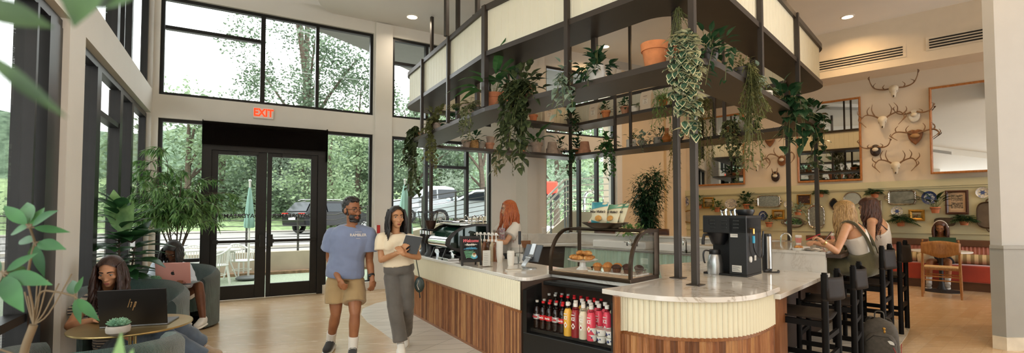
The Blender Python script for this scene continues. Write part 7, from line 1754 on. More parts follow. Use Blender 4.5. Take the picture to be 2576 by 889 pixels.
for q in (-1,1):
    m.tube([Mh@V(q*.034+.025*math.cos(a),.112-.006*abs(math.cos(a)),.008+.02*math.sin(a)) for a in [i*PI/8 for i in range(16)]],.0022,6,closed=True); m.tube([Mh@V(q*.059,.106,.014),Mh@V(q*.082,.05,.016),Mh@V(q*.084,.0,.010)],.0025,6)
m.tube([Mh@V(-.009,.116,.012),Mh@V(.009,.116,.012)],.002,6); m.build('glasses',GLF,man,60,True)
m=MB(); d=(J['elL']-J['wrL']).normalized(); c=J['wrL']+d*.03; m.tube([c,c+d*.022],.034,16); m.build('watch_strap',BLKP,man,60,True); m=MB(); m.ell(c+d*.011+V(-.01,-.032,0),.018,.008,.018,12); m.build('watch_face',BLKP,man,60,True)
pr=aty(902,592,5.08); tx=text('RAMBLER',.042,mat('shirt_print','#d8cdb8',.7),None,'shirt_print',.0008,False,(0,0,0),(PI/2,0,D(12)),0,.95,0)
def onshirt(tx,par,p,off=.0):
    tx.parent=par; tx.location=p-par.location
onshirt(tx,man,pr+V(0,-.012,0))
m=MB(); m.box(-.035,.035,-.001,0,.032,.034,M=T(*(pr+V(0,-.012,0)))@RZ(D(12))); m.box(-.02,.02,-.001,0,-.036,-.034,M=T(*(pr+V(0,-.012,0)))@RZ(D(12))); m.build('print_rules',MATS['shirt_print'],man,0,True)
# ---------------------------------------------------------------- walking woman with notebook
SK2=skinmat('skin_light_brown','#b98a66','#a5744f')
J=PJ(head=(997,549,5.22),neck=(994,589,5.25),shR=(960,600,5.20),shL=(1031,602,5.28),elR=(959,655,5.16),elL=(1053,648,5.12),wrR=(1008,634,4.98),wrL=(1014,640,4.93),pel=(1004,680,5.27),hipR=(987,697,5.25),hipL=(1022,697,5.29),knR=(993,773,5.15),knL=(1024,768,5.25),anR=(1008,862,5.12),anL=(1020,838,5.60),mid=(1000,635,5.24),f=(.52,-.85,-.02),bf=V(.1,-1,0))
wo,Mh=person('person','young woman walking in a cream T-shirt and grey jeans, hugging a black notebook',(J['pel'].x,J['pel'].y,0),J,SK2,.93,1,V(0,0,1),(.75,.7),(V(0,-.9,.4),V(0,-.9,.35)),(V(-.5,-.2,.75),V(.55,-.2,.8)),look=(1,0))
top_(wo,J,cloth('cream_tee','#d8c9ae',.04,5,.2,300),.93,1,.15,.985,.020,.55,.022,'t_shirt',.012)
pants(wo,J,cloth('grey_denim','#57534e',.18,7,.35,300),.93,1.97,.010,.012,'jeans',.19,.010,.012)
shoe(wo,J['anR'],V(.3,-1,-.05),cloth('white_trainer','#dcd8d0',.04),WSOLE,.98,None,lace=WSOLE); shoe(wo,J['anL'],V(.2,-1,-.35),MATS['white_trainer'],WSOLE,.98)
rg=random.Random(8); m=MB(); haircap(m,Mh,.97,.012,.95)
def rts(r):
    a=r.uniform(PI*.97,PI*2.03); return (.083*math.cos(a),.10*math.sin(a)*.9-.01 if math.sin(a)<0 else .02,.06+r.uniform(-.02,.04))
hairlocks(m,Mh,.97,rts,rg,.33,70,.016,.012,.025)
for q in (-1,1): hairlocks(m,Mh,.97,lambda r:(q*.080,r.uniform(.0,.05),.07),rg,.34,12,.015,.012,.02)
m.build('hair',DKH,wo,60,True)
nb=thing('notebook','black spiral notebook held against her chest by the walking woman','notebook',aty(1034,616,5.0))
q=[aty(*p) for p in ((1021,592,5.02),(1063,598,5.0),(1048,641,4.97),(1006,634,5.0))]
m=MB(); dn=V(.05,.022,.0); vs=[v for v in q]+[v+V(.0,.022,.004) for v in q]; m.add(vs,[(3,2,1,0),(4,5,6,7)]+[(i,(i+1)%4,4+(i+1)%4,4+i) for i in range(4)]); m.build('cover',mat('notebook_black','#1c1a19',.5,0,.1,30,.1,120),nb,0,True)
m=MB(); vs=[v+V(-.002,.006,.004) for v in q]+[v+V(-.002,.015,.006) for v in q]; m.add(vs,[(3,2,1,0),(4,5,6,7)]+[(i,(i+1)%4,4+(i+1)%4,4+i) for i in range(4)]); m.build('pages',CUPM,nb,0,True)
m=MB()
for i in range(5): p=q[1].lerp(q[2],.15+i*.18); m.tube([p+V(.004*math.cos(a)-.004,.010+.016*math.sin(a),0) for a in [j*PI/4 for j in range(8)]],.0018,5,closed=True)
m.build('spiral',STEEL,nb,60,True)
bg_=thing('shoulder_bag','small dark green quilted shoulder bag hanging at the walking woman\'s side','bag',aty(1055,717,5.2)); GB=mat('bag_leather','#1f2d2a',.4,0,.2,20)
m=MB(); m.ell((0,0,0),.055,.03,.085,18); m.build('pouch',GB,bg_); m=MB(); m.tube([(0,-.03,-.05),(-.02,-.032,0),(0,-.03,.05)],.005,6); m.build('zip',STEEL,bg_)
m=MB(); m.tube(catmull([aty(1055,698,5.2),aty(1048,660,5.16),aty(1042,620,5.2),aty(1034,596,5.26),aty(1030,600,5.36)],4),.011,8,sq=.4); m.build('strap',GB,bg_,60,True); m=MB(); m.bar((0,0,-.08),(.01,-.01,-.14),.012,.006); m.build('tassel',BLKP,bg_,0)
# ---------------------------------------------------------------- barista
SK3=skinmat('skin_fair','#c99b78','#b98563'); RDH=hairmat('hair_copper','#7a3212','#a8521f','#d08a45')
J=PJ(head=(1280,528,6.85),neck=(1284,558,6.9),shR=(1266,568,7.05),shL=(1296,572,6.72),elR=(1240,603,6.95),elL=(1272,611,6.55),wrR=(1215,598,6.75),wrL=(1235,606,6.5),pel=(1290,640,6.9),hipR=(1284,655,6.98),hipL=(1297,655,6.82),knR=(1286,720,6.95),knL=(1297,720,6.8),anR=(1286,785,7.0),anL=(1297,787,6.8),mid=(1287,600,6.9),f=(-.95,-.25,-.12),bf=V(-.9,-.4,0))
ba,Mh=person('person','barista with long copper hair and a printed pale T-shirt working behind the counter',(J['pel'].x,J['pel'].y,0),J,SK3,.96,1,V(0,0,1),(.6,.7),(V(-.3,-.2,.9),V(-.3,-.4,.8)),vox=.008)
top_(ba,J,cloth('pale_grey_tee','#cfc8bc',.05,5,.2,300),.96,1,.05,.985,.02,.6,.03,'t_shirt',.016); pants(ba,J,cloth('black_trousers','#1b1a1b',.1),.96,1.95,.012,.01)
rg=random.Random(4); m=MB(); haircap(m,Mh,1.0,.014,.95)
hairlocks(m,Mh,1.0,lambda r:(.083*math.cos(a:=r.uniform(PI*.95,PI*2.05)),.098*math.sin(a)-.01,.07),rg,.50,90,.017,.03,.035)
for q in (-1,1): hairlocks(m,Mh,1.0,lambda r:(q*.082,r.uniform(0,.06),.08),rg,.52,20,.015,.02,.03,None,7,V(-.06,-.06,0))
m.build('hair',RDH,ba,60,True)
m=MB(); c=aty(1263,592,6.62); k_=NT('shirt_graphic'); k_.set(k_.ramp(k_.noise(30,detail=3),[(.4,'#c9c2b8'),(.5,'#b0524a'),(.58,'#8b94a0'),(.66,'#d8d2c8')]),.8)
m.box(-.09,.09,-.002,.0,-.1,.1,M=T(*c)@RZ(D(-62))); m.build('shirt_graphic',k_.m,ba,0,True)
# ---------------------------------------------------------------- women at the bar
BLH=hairmat('hair_blonde','#6b4d2b','#a3804f','#cfae78'); BRH=hairmat('hair_brown','#26130b','#4a2817','#6b3d22')
s3=STP[2]; s4=STP[3]; fwd=V(v1.x,v1.y,0)
def seatedbar(s,hd_px,hd_y,label,skin,k,lean,hair,hl,elb,hnd,seed,cut):
    z=.79; side=V(-fwd.y,fwd.x,0)   # her left... right-hand rule
    pel=V(s.x,s.y,z+.10)-fwd*.02; head=aty(*hd_px,hd_y)
    neck=head-V(0,0,.145*k)-fwd*.045
    rt=-side if False else side
    sx=V(.70,.71,0)
    if sx.dot(fwd)>.3: pass
    L_=fwd.cross(V(0,0,1))     # to her right
    J=dict(head=head,neck=neck,shR=neck+L_*.165*k-V(0,0,.03),shL=neck-L_*.165*k-V(0,0,.03),pel=pel,hipR=pel+L_*.09,hipL=pel-L_*.09,mid=(pel+neck)/2-fwd*.05,f=fwd+V(0,0,-.35),bf=fwd)
    for q,sg in (('R',1),('L',-1)):
        J['kn'+q]=pel+fwd*.40+L_*.10*sg+V(0,0,.02); J['an'+q]=J['kn'+q]-V(0,0,.40)-fwd*.10
    J['elR'],J['elL']=elb; J['wrR'],J['wrL']=hnd
    t,Mh=person('person',label,(s.x,s.y,0),J,skin,k,1,V(0,0,1)+fwd*.25,(.8,.7),(V(0,0,1),V(.2,-.2,1)),vox=.007)
    rg=random.Random(seed); m=MB(); haircap(m,Mh,k*1.04,.014,1.0)
    hairlocks(m,Mh,k*1.04,lambda r:(.083*math.cos(a:=r.uniform(PI*.9,PI*2.1)),.098*math.sin(a)-.01,.075),rg,hl,95,.016,.02 if seed!=12 else .035,.03)
    for q in (-1,1): hairlocks(m,Mh,k*1.04,lambda r:(q*.082,r.uniform(-.07,-.01) if seed==12 else r.uniform(0,.05),.085),rg,hl*.9,16,.014,.02,.02)
    m.build('hair',hair,t,60,True); return t,J
A=lambda px,py,y:aty(px,py,y)
bl,J=seatedbar(s3,(2124,535),5.62,'blonde woman in olive overalls over a white top, at the bar with a phone',SK3,.98,0,BLH,.42,(A(2098,622,5.75),A(2104,634,5.38)),(A(2052,612,5.62),A(2066,606,5.36)),11,0)
top_(bl,J,cloth('white_rib_top','#d3cdc4',.04,5,.3,200),.98,1,.1,.79,.012,0,0,'tank_top',.008)
OLV=cloth('olive_linen','#5f5a41',.12,6,.25,240)
m=MB(); loft(m,torso_rings(J,-.10,.42,.045,8,1,.98)); 
for q in 'LR': limb(m,[J['hip'+q],J['hip'+q].lerp(J['kn'+q],.5),J['kn'+q]],[.11,.115,.11]); m.tube([J['kn'+q],J['kn'+q]-V(0,0,.22)],[.11,.12],14)
o=m.build('overall_dress',OLV,bl,60,True); remesh(o,.011,2,.03,.1)
m=MB()
L_=fwd.cross(V(0,0,1))
for sg in (-1,1):
    a=J['neck']+L_*.105*sg-V(0,0,.0); P=catmull([J['pel'].lerp(J['neck'],.35)+L_*.12*sg-fwd*.15,J['pel'].lerp(J['neck'],.7)+L_*.12*sg-fwd*.14,a-fwd*.06+V(0,0,.02),a+fwd*.05+V(0,0,.01),J['pel'].lerp(J['neck'],.7)+L_*.12*sg+fwd*.14,J['pel'].lerp(J['neck'],.4)+L_*.12*sg+fwd*.13],5); m.tube(P,.034,8,sq=.35)
m.build('overall_strap',OLV,bl,60,True)
d=(J['wrL']-J['elL']).normalized(); c=J['wrL']-d*.03; m=MB(); m.tube([c,c-d*.02],.030,14); m.build('bracelet',mat('gold_bracelet','#c9a86a',.25,.9),bl,60,True)
for y_,col in ((J['anL'],0),(J['anR'],0)): shoe(bl,y_,fwd,MATS['white_trainer'],WSOLE,.95)
br,J=seatedbar(s4,(2186,524),6.15,'dark haired woman in a white camisole seated at the bar beyond the blonde woman',SK3,.98,0,BRH,.48,(A(2150,610,6.35),A(2190,632,6.0)),(A(2105,606,6.25),A(2128,616,6.05)),12,0)
top_(br,J,cloth('white_camisole','#d6d1ca',.03),.98,1,.08,.80,.012,0,0,'camisole',.006)
m=MB()
for sg in (-1,1): m.tube(catmull([J['pel'].lerp(J['neck'],.76)+L_*.09*sg-fwd*.13,J['neck']+L_*.09*sg-V(0,0,.005),J['pel'].lerp(J['neck'],.76)+L_*.09*sg+fwd*.13],6),.006,6)
m.build('thin_strap',BLKP,br,60,True)
pants(br,J,cloth('dark_jeans','#22252c',.15,8),.98,1.95,.012,.01)
for q in 'LR': shoe(br,J['an'+q],fwd,SKATE,WSOLE,.95)
def phone(px,py,y,label,col,rx,rz,name='phone'):
    t=thing(name,label,'phone',aty(px,py,y)); t.rotation_euler=(rx,0,rz); m=MB(); m.box(-.036,.036,-.004,.004,-.075,.075); m.build('case',mat(name+'_'+col.strip('#'),col,.35),t,0,bevel=.004); m=MB(); m.box(-.032,.032,-.0052,-.0042,-.07,.07); m.build('screen',mat('phone_glass','#101214',.08),t,0)
phone(2046,597,5.5,'phone in a red case held by the blonde woman','#c2252e',D(-62),face(fwd)+PI/2)
t=thing('tablet','thin tablet with a pink edge on the bar before the dark haired woman','tablet',aty(2078,600,6.35)); t.rotation_euler=(D(-35),0,face(fwd)+PI/2+.2); m=MB(); m.box(-.11,.11,-.004,.004,-.09,.11); m.build('body',mat('tablet_grey','#4b4d50',.3,.4),t,0,bevel=.003); m=MB(); m.box(-.112,.112,.003,.008,-.092,.112); m.build('pink_case',PINK,t,0,bevel=.003)
# ---------------------------------------------------------------- headphone wearer on the banquette
wy=9.55; HPX=lambda px,py,s:AP(px,py,s); SK4=skinmat('skin_tan','#ad7a55','#966442')
J={a:AP(*b) for a,b in dict(head=(2366,573,18.6),neck=(2366,595,18.72),shR=(2342,606,18.7),shL=(2391,606,18.7),elR=(2331,636,18.5),elL=(2402,636,18.5),wrR=(2350,638,18.1),wrL=(2384,638,18.1),pel=(2366,657,18.95),hipR=(2353,659,18.9),hipL=(2379,659,18.9),knR=(2338,660,17.95),knL=(2386,660,17.95),anR=(2337,712,18.1),anL=(2384,713,18.1),mid=(2366,627,18.85)).items()}; J['f']=V(-.68,-.62,-.45); J['bf']=V(-.7,-.7,0)
hp,Mh=person('person','woman in a dark strapless top and white headphones working at the cafe table',(J['pel'].x,J['pel'].y,0),J,SK4,1.02,1,V(-.28,-.28,1),(.6,.6),(V(0,0,1),V(0,0,1)),vox=.009)
top_(hp,J,cloth('dark_top','#1a1a20',.1),1.02,1,.05,.74,.012,0,0,'strapless_top',.006); pants(hp,J,cloth('dark_shorts','#15171f',.1),1.02,.45,.015,.015,'shorts')
for q in 'LR': shoe(hp,J['an'+q],V(-.7,-.7,0),cloth('grey_trainer','#8f877a',.1),WSOLE,1.0,WSOCK,.14,lace=WSOLE,kn=J['kn'+q])
rg=random.Random(6); m=MB(); haircap(m,Mh,1.06,.014,.95); hairlocks(m,Mh,1.06,lambda r:(.083*math.cos(a:=r.uniform(PI*.9,PI*2.1)),.098*math.sin(a)-.01,.07),rg,.36,60,.018,.02,.03)
for q in (-1,1): hairlocks(m,Mh,1.06,lambda r:(q*.082,r.uniform(0,.05),.08),rg,.34,14,.015,.015,.02)
m.build('hair',BRH,hp,60,True)
hpn=thing('headphones','white over-ear headphones on the woman at the cafe table','headphones',J['head']); 
m=MB(); m.tube([Mh@V(.105*math.cos(a),-.005,.02+.135*math.sin(a)) for a in [i*PI/12 for i in range(13)]],.014,8,sq=.7); m.build('headband',WHP,hpn,60,True)
for q in (-1,1): m=MB(); m.ell(Mh@V(q*.102,-.005,-.005),.028,.042,.050,14,M=Mh.to_3x3()); m.build('ear_cup',WHP,hpn,60,True)
# ================================================================= left lounge: chairs, tables, laptops, two seated women, plants
def dirto(a,b): return math.atan2(b[1]-a[1],b[0]-a[0])
tA=(-4.52,6.45); tB=(-3.9,4.9); tC=(-2.72,3.12)
T1=V(-3.04,3.86,0); T2=V(-4.28,5.72,0)
tub('tub chair by the doors, the woman with the pink laptop sits in it',(tA[0],tA[1],0),dirto(tA,(-3.9,5.4))+PI/2,.50,.80,.66,86)
tub('tub chair of the woman with the black laptop, between the two small tables',(tB[0],tB[1],0),dirto(tB,(-3.0,3.9))+PI/2,.50,.80,.64,86)
tub('nearest tub chair, empty, its back to the viewer',(tC[0],tC[1],0),dirto(tC,(-3.2,4.2))+PI/2,.49,.74,.66,96)
sidetable('oval brass side table holding the black laptop',T1,.645,.40); sidetable('brass side table holding the pink laptop',T2,.70,.33)
def laptop(label,p,rz,w,h,lidm,op=100,name='laptop'):
    t=thing(name,label,'laptop',p,rz); m=MB(); m.box(-w/2,w/2,-h*.9,0,0,.014); m.build('keyboard_base',mat('laptop_base_grey','#6f7072',.35,.6),t,0,bevel=.004)
    m=MB(); M_=T(0,0,.014)@RX(D(100-op-10)); m.box(-w/2,w/2,-.004,.004,0,h,M=M_); m.build('lid',lidm,t,0,bevel=.005)
    m=MB(); m.box(-w/2+.01,w/2-.01,-.0052,-.0042,.012,h-.008,M=M_); m.build('screen',mat('screen_dark','#1b1d22',.1),t,0); return t,M_
# local +y is the outside of the lid
p=aty(338,800,3.78); d_=V(.93,.28,0)
lp,LMx=laptop('large black laptop with a bronze logo, lid towards the viewer',V(p.x,p.y,.646),D(198),.45,.29,mat('laptop_black','#1d1815',.35,.4,.06),100)
HPM=mat('logo_bronze','#b08a5e',.3,.7)
m=MB(); 
for x0,x1,z0,z1 in ((-.034,-.014,.148,.215),(-.016,-.004,.148,.188),(-.012,-.003,.188,.188),(-.003,.016,.122,.188),(.012,.024,.150,.188),(.014,.026,.188,.188),(.008,.014,.150,.150)): m.bar(LMx@V(-x0,.0052,z0),LMx@V(-x1,.0052,z1),.0055,.001,up=(0,1,0))
m.build('slanted_logo',HPM,lp,0)
p=aty(437,702,5.55); PKL=mat('laptop_rose','#d99a8e',.35,.35,.03)
lp2,LMx=laptop('rose pink laptop with a dark apple logo on the far brass table',V(p.x,p.y,.701),D(190),.365,.25,PKL,98)
m=MB(); DA=mat('logo_dark','#1a1615',.4); 
m.add([LMx@V(-x,.0052,.125+z) for x,z in [(.021*math.cos(a)*(1-.10*max(0,math.sin(a))**6-.06*max(0,-math.sin(a))**8),.022*math.sin(a)*(1-.16*math.exp(-((a-PI/2)/.3)**2)-.12*math.exp(-((a-3*PI/2)/.3)**2))) for a in [i*PI/16 for i in range(32)]]],[tuple(range(32))]); m.add([LMx@V(-x,.0056,.125+z) for x,z in ((.0,.024),(.004,.034),(.009,.037),(.008,.028))],[(0,1,2,3)]); m.build('apple_logo',DA,lp2,0)
m=MB(); m.add([LMx@V(-.020-.009*math.cos(a),.0058,.129+.009*math.sin(a)) for a in [i*PI/6 for i in range(12)]],[tuple(range(12))]); m.build('logo_bite',PKL,lp2,0)
# succulents
SUC=leafmat('succulent_green','#5f8a6e','#8fb595',.5,.1)
def succ(p,label,r,n=5):
    t=thing('succulent',label,'plant',p); m=MB(); m.lathe([(.0001,0),(r*.5,0),(r*.95,r*.35),(r,r*.7),(r*.92,r*.98),(r*.86,r*.98),(r*.84,r*.85),(.0001,r*.85)],n=26); m.build('bowl_pot',mat('stone_pot','#b5aba0',.55,0,.06),t)
    m=MB(); rg=random.Random(n)
    for cx_,cy_ in ((-.45,0),(.45,.05),(0,-.3),(0,.4),(.05,0)):
        i0=len(m.v); fol(m,'rosette',rg,z0=0,L=r*.72,W=r*.34); m.xf(T(cx_*r*.9,cy_*r*.9,r*.95),i0)
    m.build('foliage',SUC,t,50)
q=aty(298,806,3.52); succ(V(q.x,q.y,.646),'small succulent in a stone bowl before the black laptop',.075)
q=aty(390,702,5.5); succ(V(q.x,q.y,.701),'small succulent in a pale bowl beside the pink laptop',.07,7)
# ---- woman with the black laptop
SK5=skinmat('skin_tanned_fair','#d09a76','#bd8460'); SK6=skinmat('skin_deep_brown','#74492f','#5d3826')
DBH=hairmat('hair_dark_brown','#1d110b','#38221a','#553527')
J=PJ(head=(279,684,4.16),neck=(266,728,4.27),shR=(220,762,4.22),shL=(318,765,4.36),elR=(174,822,3.92),elL=(330,850,4.15),wrR=(236,806,3.92),wrL=(300,830,3.9),pel=(300,880,4.56),hipR=(270,885,4.5),hipL=(330,885,4.56),knR=(405,842,4.10),knL=(432,815,4.30),anR=(512,905,4.25),anL=(505,868,4.55),mid=(280,815,4.46),f=(.30,-.90,-.32),bf=V(.3,-1,0))
lw_,Mh=person('person','woman with long brown hair in a striped top and jeans typing on the black laptop',(J['pel'].x,J['pel'].y,0),J,SK5,.98,1,V(.1,-.3,1),(.5,.5),(V(0,0,1),V(0,0,1)),vox=.006,look=(0,-1))
k=NT('striped_knit'); g=k.n('ShaderNodeNewGeometry'); sx_=k.n('ShaderNodeSeparateXYZ'); k.l(g.outputs['Position'],sx_.inputs[0]); k.set(k.mix(k.math('GREATER_THAN',k.math('FRACT',k.math('MULTIPLY',sx_.outputs[2],38.)),.55),'#c8bcae','#3b3f4b'),.9,0,.2,.3); k.bump(k.noise(220),.3,.003)
top_(lw_,J,k.m,.98,1,.10,.97,.018,.45,.035,'striped_top',.012)
JEAN=cloth('blue_denim','#4f5c6b',.2,8,.35,300); pants(lw_,J,JEAN,.98,1.96,.016,.016,'jeans',.26,.016,.008)
for q_,dd in (('R',V(.9,-.1,-.15)),('L',V(1,.15,-.1))): shoe(lw_,J['an'+q_],dd,cloth('beige_trainer','#a8927a',.12),WSOLE,1.02,None,lace=WSOLE)
rg=random.Random(21); m=MB(); haircap(m,Mh,1.02,.012,.95)
hairlocks(m,Mh,1.02,lambda r:(.083*math.cos(a:=r.uniform(PI*.95,PI*2.05)),.098*math.sin(a)-.01,.07),rg,.42,80,.016,.03,.03)
for q_ in (-1,1): hairlocks(m,Mh,1.02,lambda r:(q_*.080,r.uniform(.0,.06),.08),rg,.46,22,.013,.028,.02)
m.build('hair',DBH,lw_,60,True)
# ---- woman with the pink laptop
J=PJ(head=(437,634,5.98),neck=(430,661,6.08),shR=(396,672,6.05),shL=(466,676,6.08),elR=(385,712,5.9),elL=(478,712,5.9),wrR=(412,708,5.62),wrL=(458,708,5.62),pel=(430,745,6.3),hipR=(414,745,6.25),hipL=(447,745,6.25),knR=(455,722,5.8),knL=(500,718,5.85),anR=(470,800,5.7),anL=(510,800,5.75),mid=(428,705,6.2),f=(.06,-.78,-.60),bf=V(.1,-1,0))
pw,Mh=person('person','woman in a pale blue shirt looking down at the pink laptop',(J['pel'].x,J['pel'].y,0),J,SK6,.98,1,V(0,-.6,1),(.5,.5),(V(0,0,1),V(0,0,1)),vox=.008,look=(0,-1),lip='#6b3730')
top_(pw,J,cloth('pale_blue_shirt','#c3cbd6',.05,5,.2,200),.98,1,.02,.975,.028,1.75,.03,'shirt',.022); pants(pw,J,cloth('pale_shorts','#cfc6b8',.05),.98,.42,.014,.02,'shorts')
for q_ in 'RL': shoe(pw,J['an'+q_],V(.2,-1,0),MATS['white_trainer'],WSOLE,.95)
rg=random.Random(22); m=MB(); haircap(m,Mh,1.02,.014,.98)
hairlocks(m,Mh,1.02,lambda r:(.083*math.cos(a:=r.uniform(PI*.92,PI*2.08)),.098*math.sin(a)-.01,.07),rg,.26,70,.018,.015,.03)
for q_ in (-1,1): hairlocks(m,Mh,1.02,lambda r:(q_*.083,r.uniform(0,.05),.08),rg,.26,18,.017,.012,.03)
m.build('hair',DKH,pw,60,True)
# ---- fiddle leaf fig
rg=random.Random(31); FX,FY=-4.42,5.38; t=thing('fiddle_leaf_fig','fiddle leaf fig with big dark leaves by the side windows','plant',(FX,FY,0)); pot(t,'cyl',.2,.38,WHITEC)
b=MB(); b.tube(catmull([(0,0,.3),(.02,0,.8),(-.02,.02,1.25),(.0,0,1.5)],4),[.014-.0006*i for i in range(13)],8,1); b.tube(catmull([(.02,0,.6),(.12,.03,.9),(.16,.02,1.15)],4),.009,8,1)
for i in range(90):
    i*=44/90; z=.62+.98*(i/44)**.9; a=i*2.4; e=.15+.75*(i/44)**2; c=V(math.cos(a)*math.cos(e),math.sin(a)*math.cos(e),math.sin(e)); o_=V(0,0,z) if int(i)%3 else V(.13,.02,min(z,1.2))
    L=rg.uniform(.30,.44)*(1-.25*(i/44)); s=o_+c*.05; b.tube([o_,s],.006,5,1); b.leaf(s,c+V(0,0,rg.uniform(-.15,.1)),L,L*.52,curl=rg.uniform(.15,.5),n=6,base=.72,fold=.18)
for i,(dx,dz,up_) in enumerate(((-.05,1.50,1.0),(.04,1.42,.9),(.10,1.40,.5))): b.leaf(V(0,0,dz-.1),V(dx*3,-.15,up_),.40,.26,up=(0,-1,.2),curl=.1,n=6,base=.8,fold=.12,mi=2)  # light through the top leaves is put into a lighter green
b.build('foliage',[leafmat('fig_leaf','#1d3d24','#3f6b3f',.3,.25,5),BARK,LV['light']],t,60)
# ---- willow-leaved ficus tree
rg=random.Random(32); t=thing('ficus_tree','tall willow-leaved ficus with several stems standing left of the double doors','plant',(-4.95,7.05,0)); pot(t,'cyl',.22,.4,BASK)
LVW=leafmat('leaf_willow','#3d6a36','#8bb06c',.4,.3,14); b=MB(); st_=MB(); tips=[]
for k_ in range(7):
    a=k_*.9; top=V(.30*math.cos(a)+rg.gauss(0,.05),.30*math.sin(a),1.9+rg.uniform(-.1,.5)); P=catmull([V(.03*math.cos(a),.03*math.sin(a),.35),V(.05*math.cos(a),.05*math.sin(a),.9),V(.2*math.cos(a),.2*math.sin(a),1.4),top],5); st_.tube(P,[.016-.0008*i for i in range(len(P))],7)
    for j in range(15):
        i=rg.randrange(8,len(P)); q=P[i]; d=V(rg.gauss(0,1),rg.gauss(0,1),rg.gauss(.35,.45)).normalized(); e=q+d*rg.uniform(.2,.52); e.z=max(e.z,1.42+rg.random()*.3); tw=catmull([q,q.lerp(e,.5)+V(0,0,.05),e,e+d*.1-V(0,0,.08)],3); st_.tube(tw,.004,4)
        for w_ in tw[3:]:
            for _ in range(4):
                dd=V(d.x+rg.gauss(0,.7),d.y+rg.gauss(0,.7),-.55+rg.gauss(0,.35)); b.leaf(w_,dd,rg.uniform(.12,.2),.031,curl=.3,n=3,base=.55)
for _ in range(26): 
    q=V(rg.gauss(0,.1),rg.gauss(0,.1),2.35+rg.random()*.3); b.leaf(q,V(rg.gauss(0,1),rg.gauss(0,1),.2),.16,.026,curl=.5,n=3)
b.build('foliage',LVW,t,0); st_.build('stems',BARK,t,60)
# ---- tall slim ficus in the far corner behind the pastry case
rg=random.Random(33); q=aty(1632,600,11.2); t=thing('corner_ficus','tall leafy ficus against the warm wall behind the pastry case','plant',(q.x,q.y,0)); pot(t,'cyl',.2,.4,BASK); b=MB()
for k_ in range(9):
    a=k_*.7; P=catmull([V(0,0,.35),V(.06*math.cos(a),.06*math.sin(a),1.2),V(.34*math.cos(a)*rg.uniform(.5,1),.2*math.sin(a),rg.uniform(1.5,2.6))],6); b.tube(P,.012,5,1)
    for w_ in P[4:]:
        for _ in range(70): d=V(rg.gauss(0,1),rg.gauss(0,1),rg.gauss(.1,.7)).normalized(); b.leaf(w_+d*rg.random()*.26,d+V(0,0,-.2),rg.uniform(.07,.11),.045,curl=.3,n=3)
b.build('foliage',[LV['dark'],BARK],t,0)
q=SM@V(1.35,.68,1.1); p=aty(1590,570,q.y); plant(V(p.x,p.y,1.1),'pale green leafy plant on the ledge above the sinks',('bowl',.08,.06,GREYC),[TR(kind='bush',r=.26,h=.14,n=90,L=.1,W=.06)],'light')
# dark chairs behind the ledge
for px,lb in ((1520,'dark chair back seen through the pastry case above the ledge'),(1655,'dark chair back seen past the right end of the pastry case')):
    y=10.4; p=aty(px,590,y); t=thing('dark_chair',lb,'chair',(p.x,p.y,0),D(-45))
    m=MB(); m.grid(lambda u,v:V(-.26+.52*u,-.06*math.sin(PI*u),.92+.26*v),8,2); o=m.build('backrest',DKW,t,60); o.modifiers.new('s','SOLIDIFY').thickness=.03
    m=MB(); m.box(-.23,.23,-.05,.40,.44,.49); m.build('seat',DKW,t,0,bevel=.01)
    for sx_ in (-.22,.22):
        for y0,z1 in ((-.01,1.0),(.37,.45)): m=MB(); m.cyl((sx_,y0,0),(sx_,y0,z1),.018,n=8); m.build('leg',DKW,t)
# ---- foreground umbrella plant: palmate leaves close to the viewer
UMB=leafmat('leaf_umbrella','#1f4a27','#3f723f',.6,.12,7)
t=thing('umbrella_plant','umbrella plant with palmate leaves closest to the viewer at the side window','plant',atz(60,1150,0)); b=MB(); rt=t.location
def px3(x,y,d): return aty(x,y,d)
def pal(c,tips,dc,wd=.25):
    C=px3(c[0],c[1],dc)
    for i,(x,y,dd) in enumerate(tips):
        e=px3(x,y,dc+dd); d=e-C; L=d.length; upv=V(.25,-1,.55)-d.normalized()*V(.25,-1,.55).dot(d.normalized())
        b.tube([C,C+d*.12],.0022,5,1); b.leaf(C+d*.1,d,L*.9,L*wd,up=upv,curl=.10,n=7,base=.8,fold=.2)
    return C
c1=pal((75,572),((173,582,.02),(15,586,.05),(108,516,.08),(133,527,-.05),(2,512,.03),(58,500,.1)),1.35); c2=pal((88,610),((39,600,.06),(155,622,-.06),(107,697,-.02),(66,640,.07),(148,604,.1)),1.4); c3=pal((8,688),((86,636,.0),(120,712,-.03),(55,762,.02),(2,740,.1),(-40,650,.05),(60,672,.12),(48,778,-.08)),1.25,.27); c4=pal((188,746),((246,806,-.02),(207,694,.04),(200,818,.0),(176,700,.08)),1.5)
for P in ([px3(40,1000,1.5),px3(84,818,1.5),px3(70,700,1.45),c2],[px3(84,818,1.5),px3(100,740,1.5),px3(140,735,1.5),c4],[px3(70,700,1.45),px3(40,690,1.35),c3],[c2,c1],[px3(60,900,1.5),px3(0,880,1.5)]): b.tube(catmull(P,5),.003,6,1)
for x,y in ((148,714),(120,705),(62,735),(70,745),(105,700),(180,690),(95,690)): b.tube(catmull([px3(84,818,1.5),px3(84+(x-84)*.4,790,1.5),px3(x,y,1.5)],4),.002,5,1)
b.tube(catmull([px3(20,1200,1.5),px3(50,930,1.5),px3(84,818,1.5)],5),.011,7,1)
b.v=[tuple(V(*v)-rt) for v in b.v]; b.build('foliage',[UMB,mat('twig_brown','#6a5a42',.7,0,.2)],t,60)
t=thing('overhanging_plant','blurred dark leaves hanging into view right before the lens','plant',px3(40,-300,.4)); rt=t.location; b=MB()
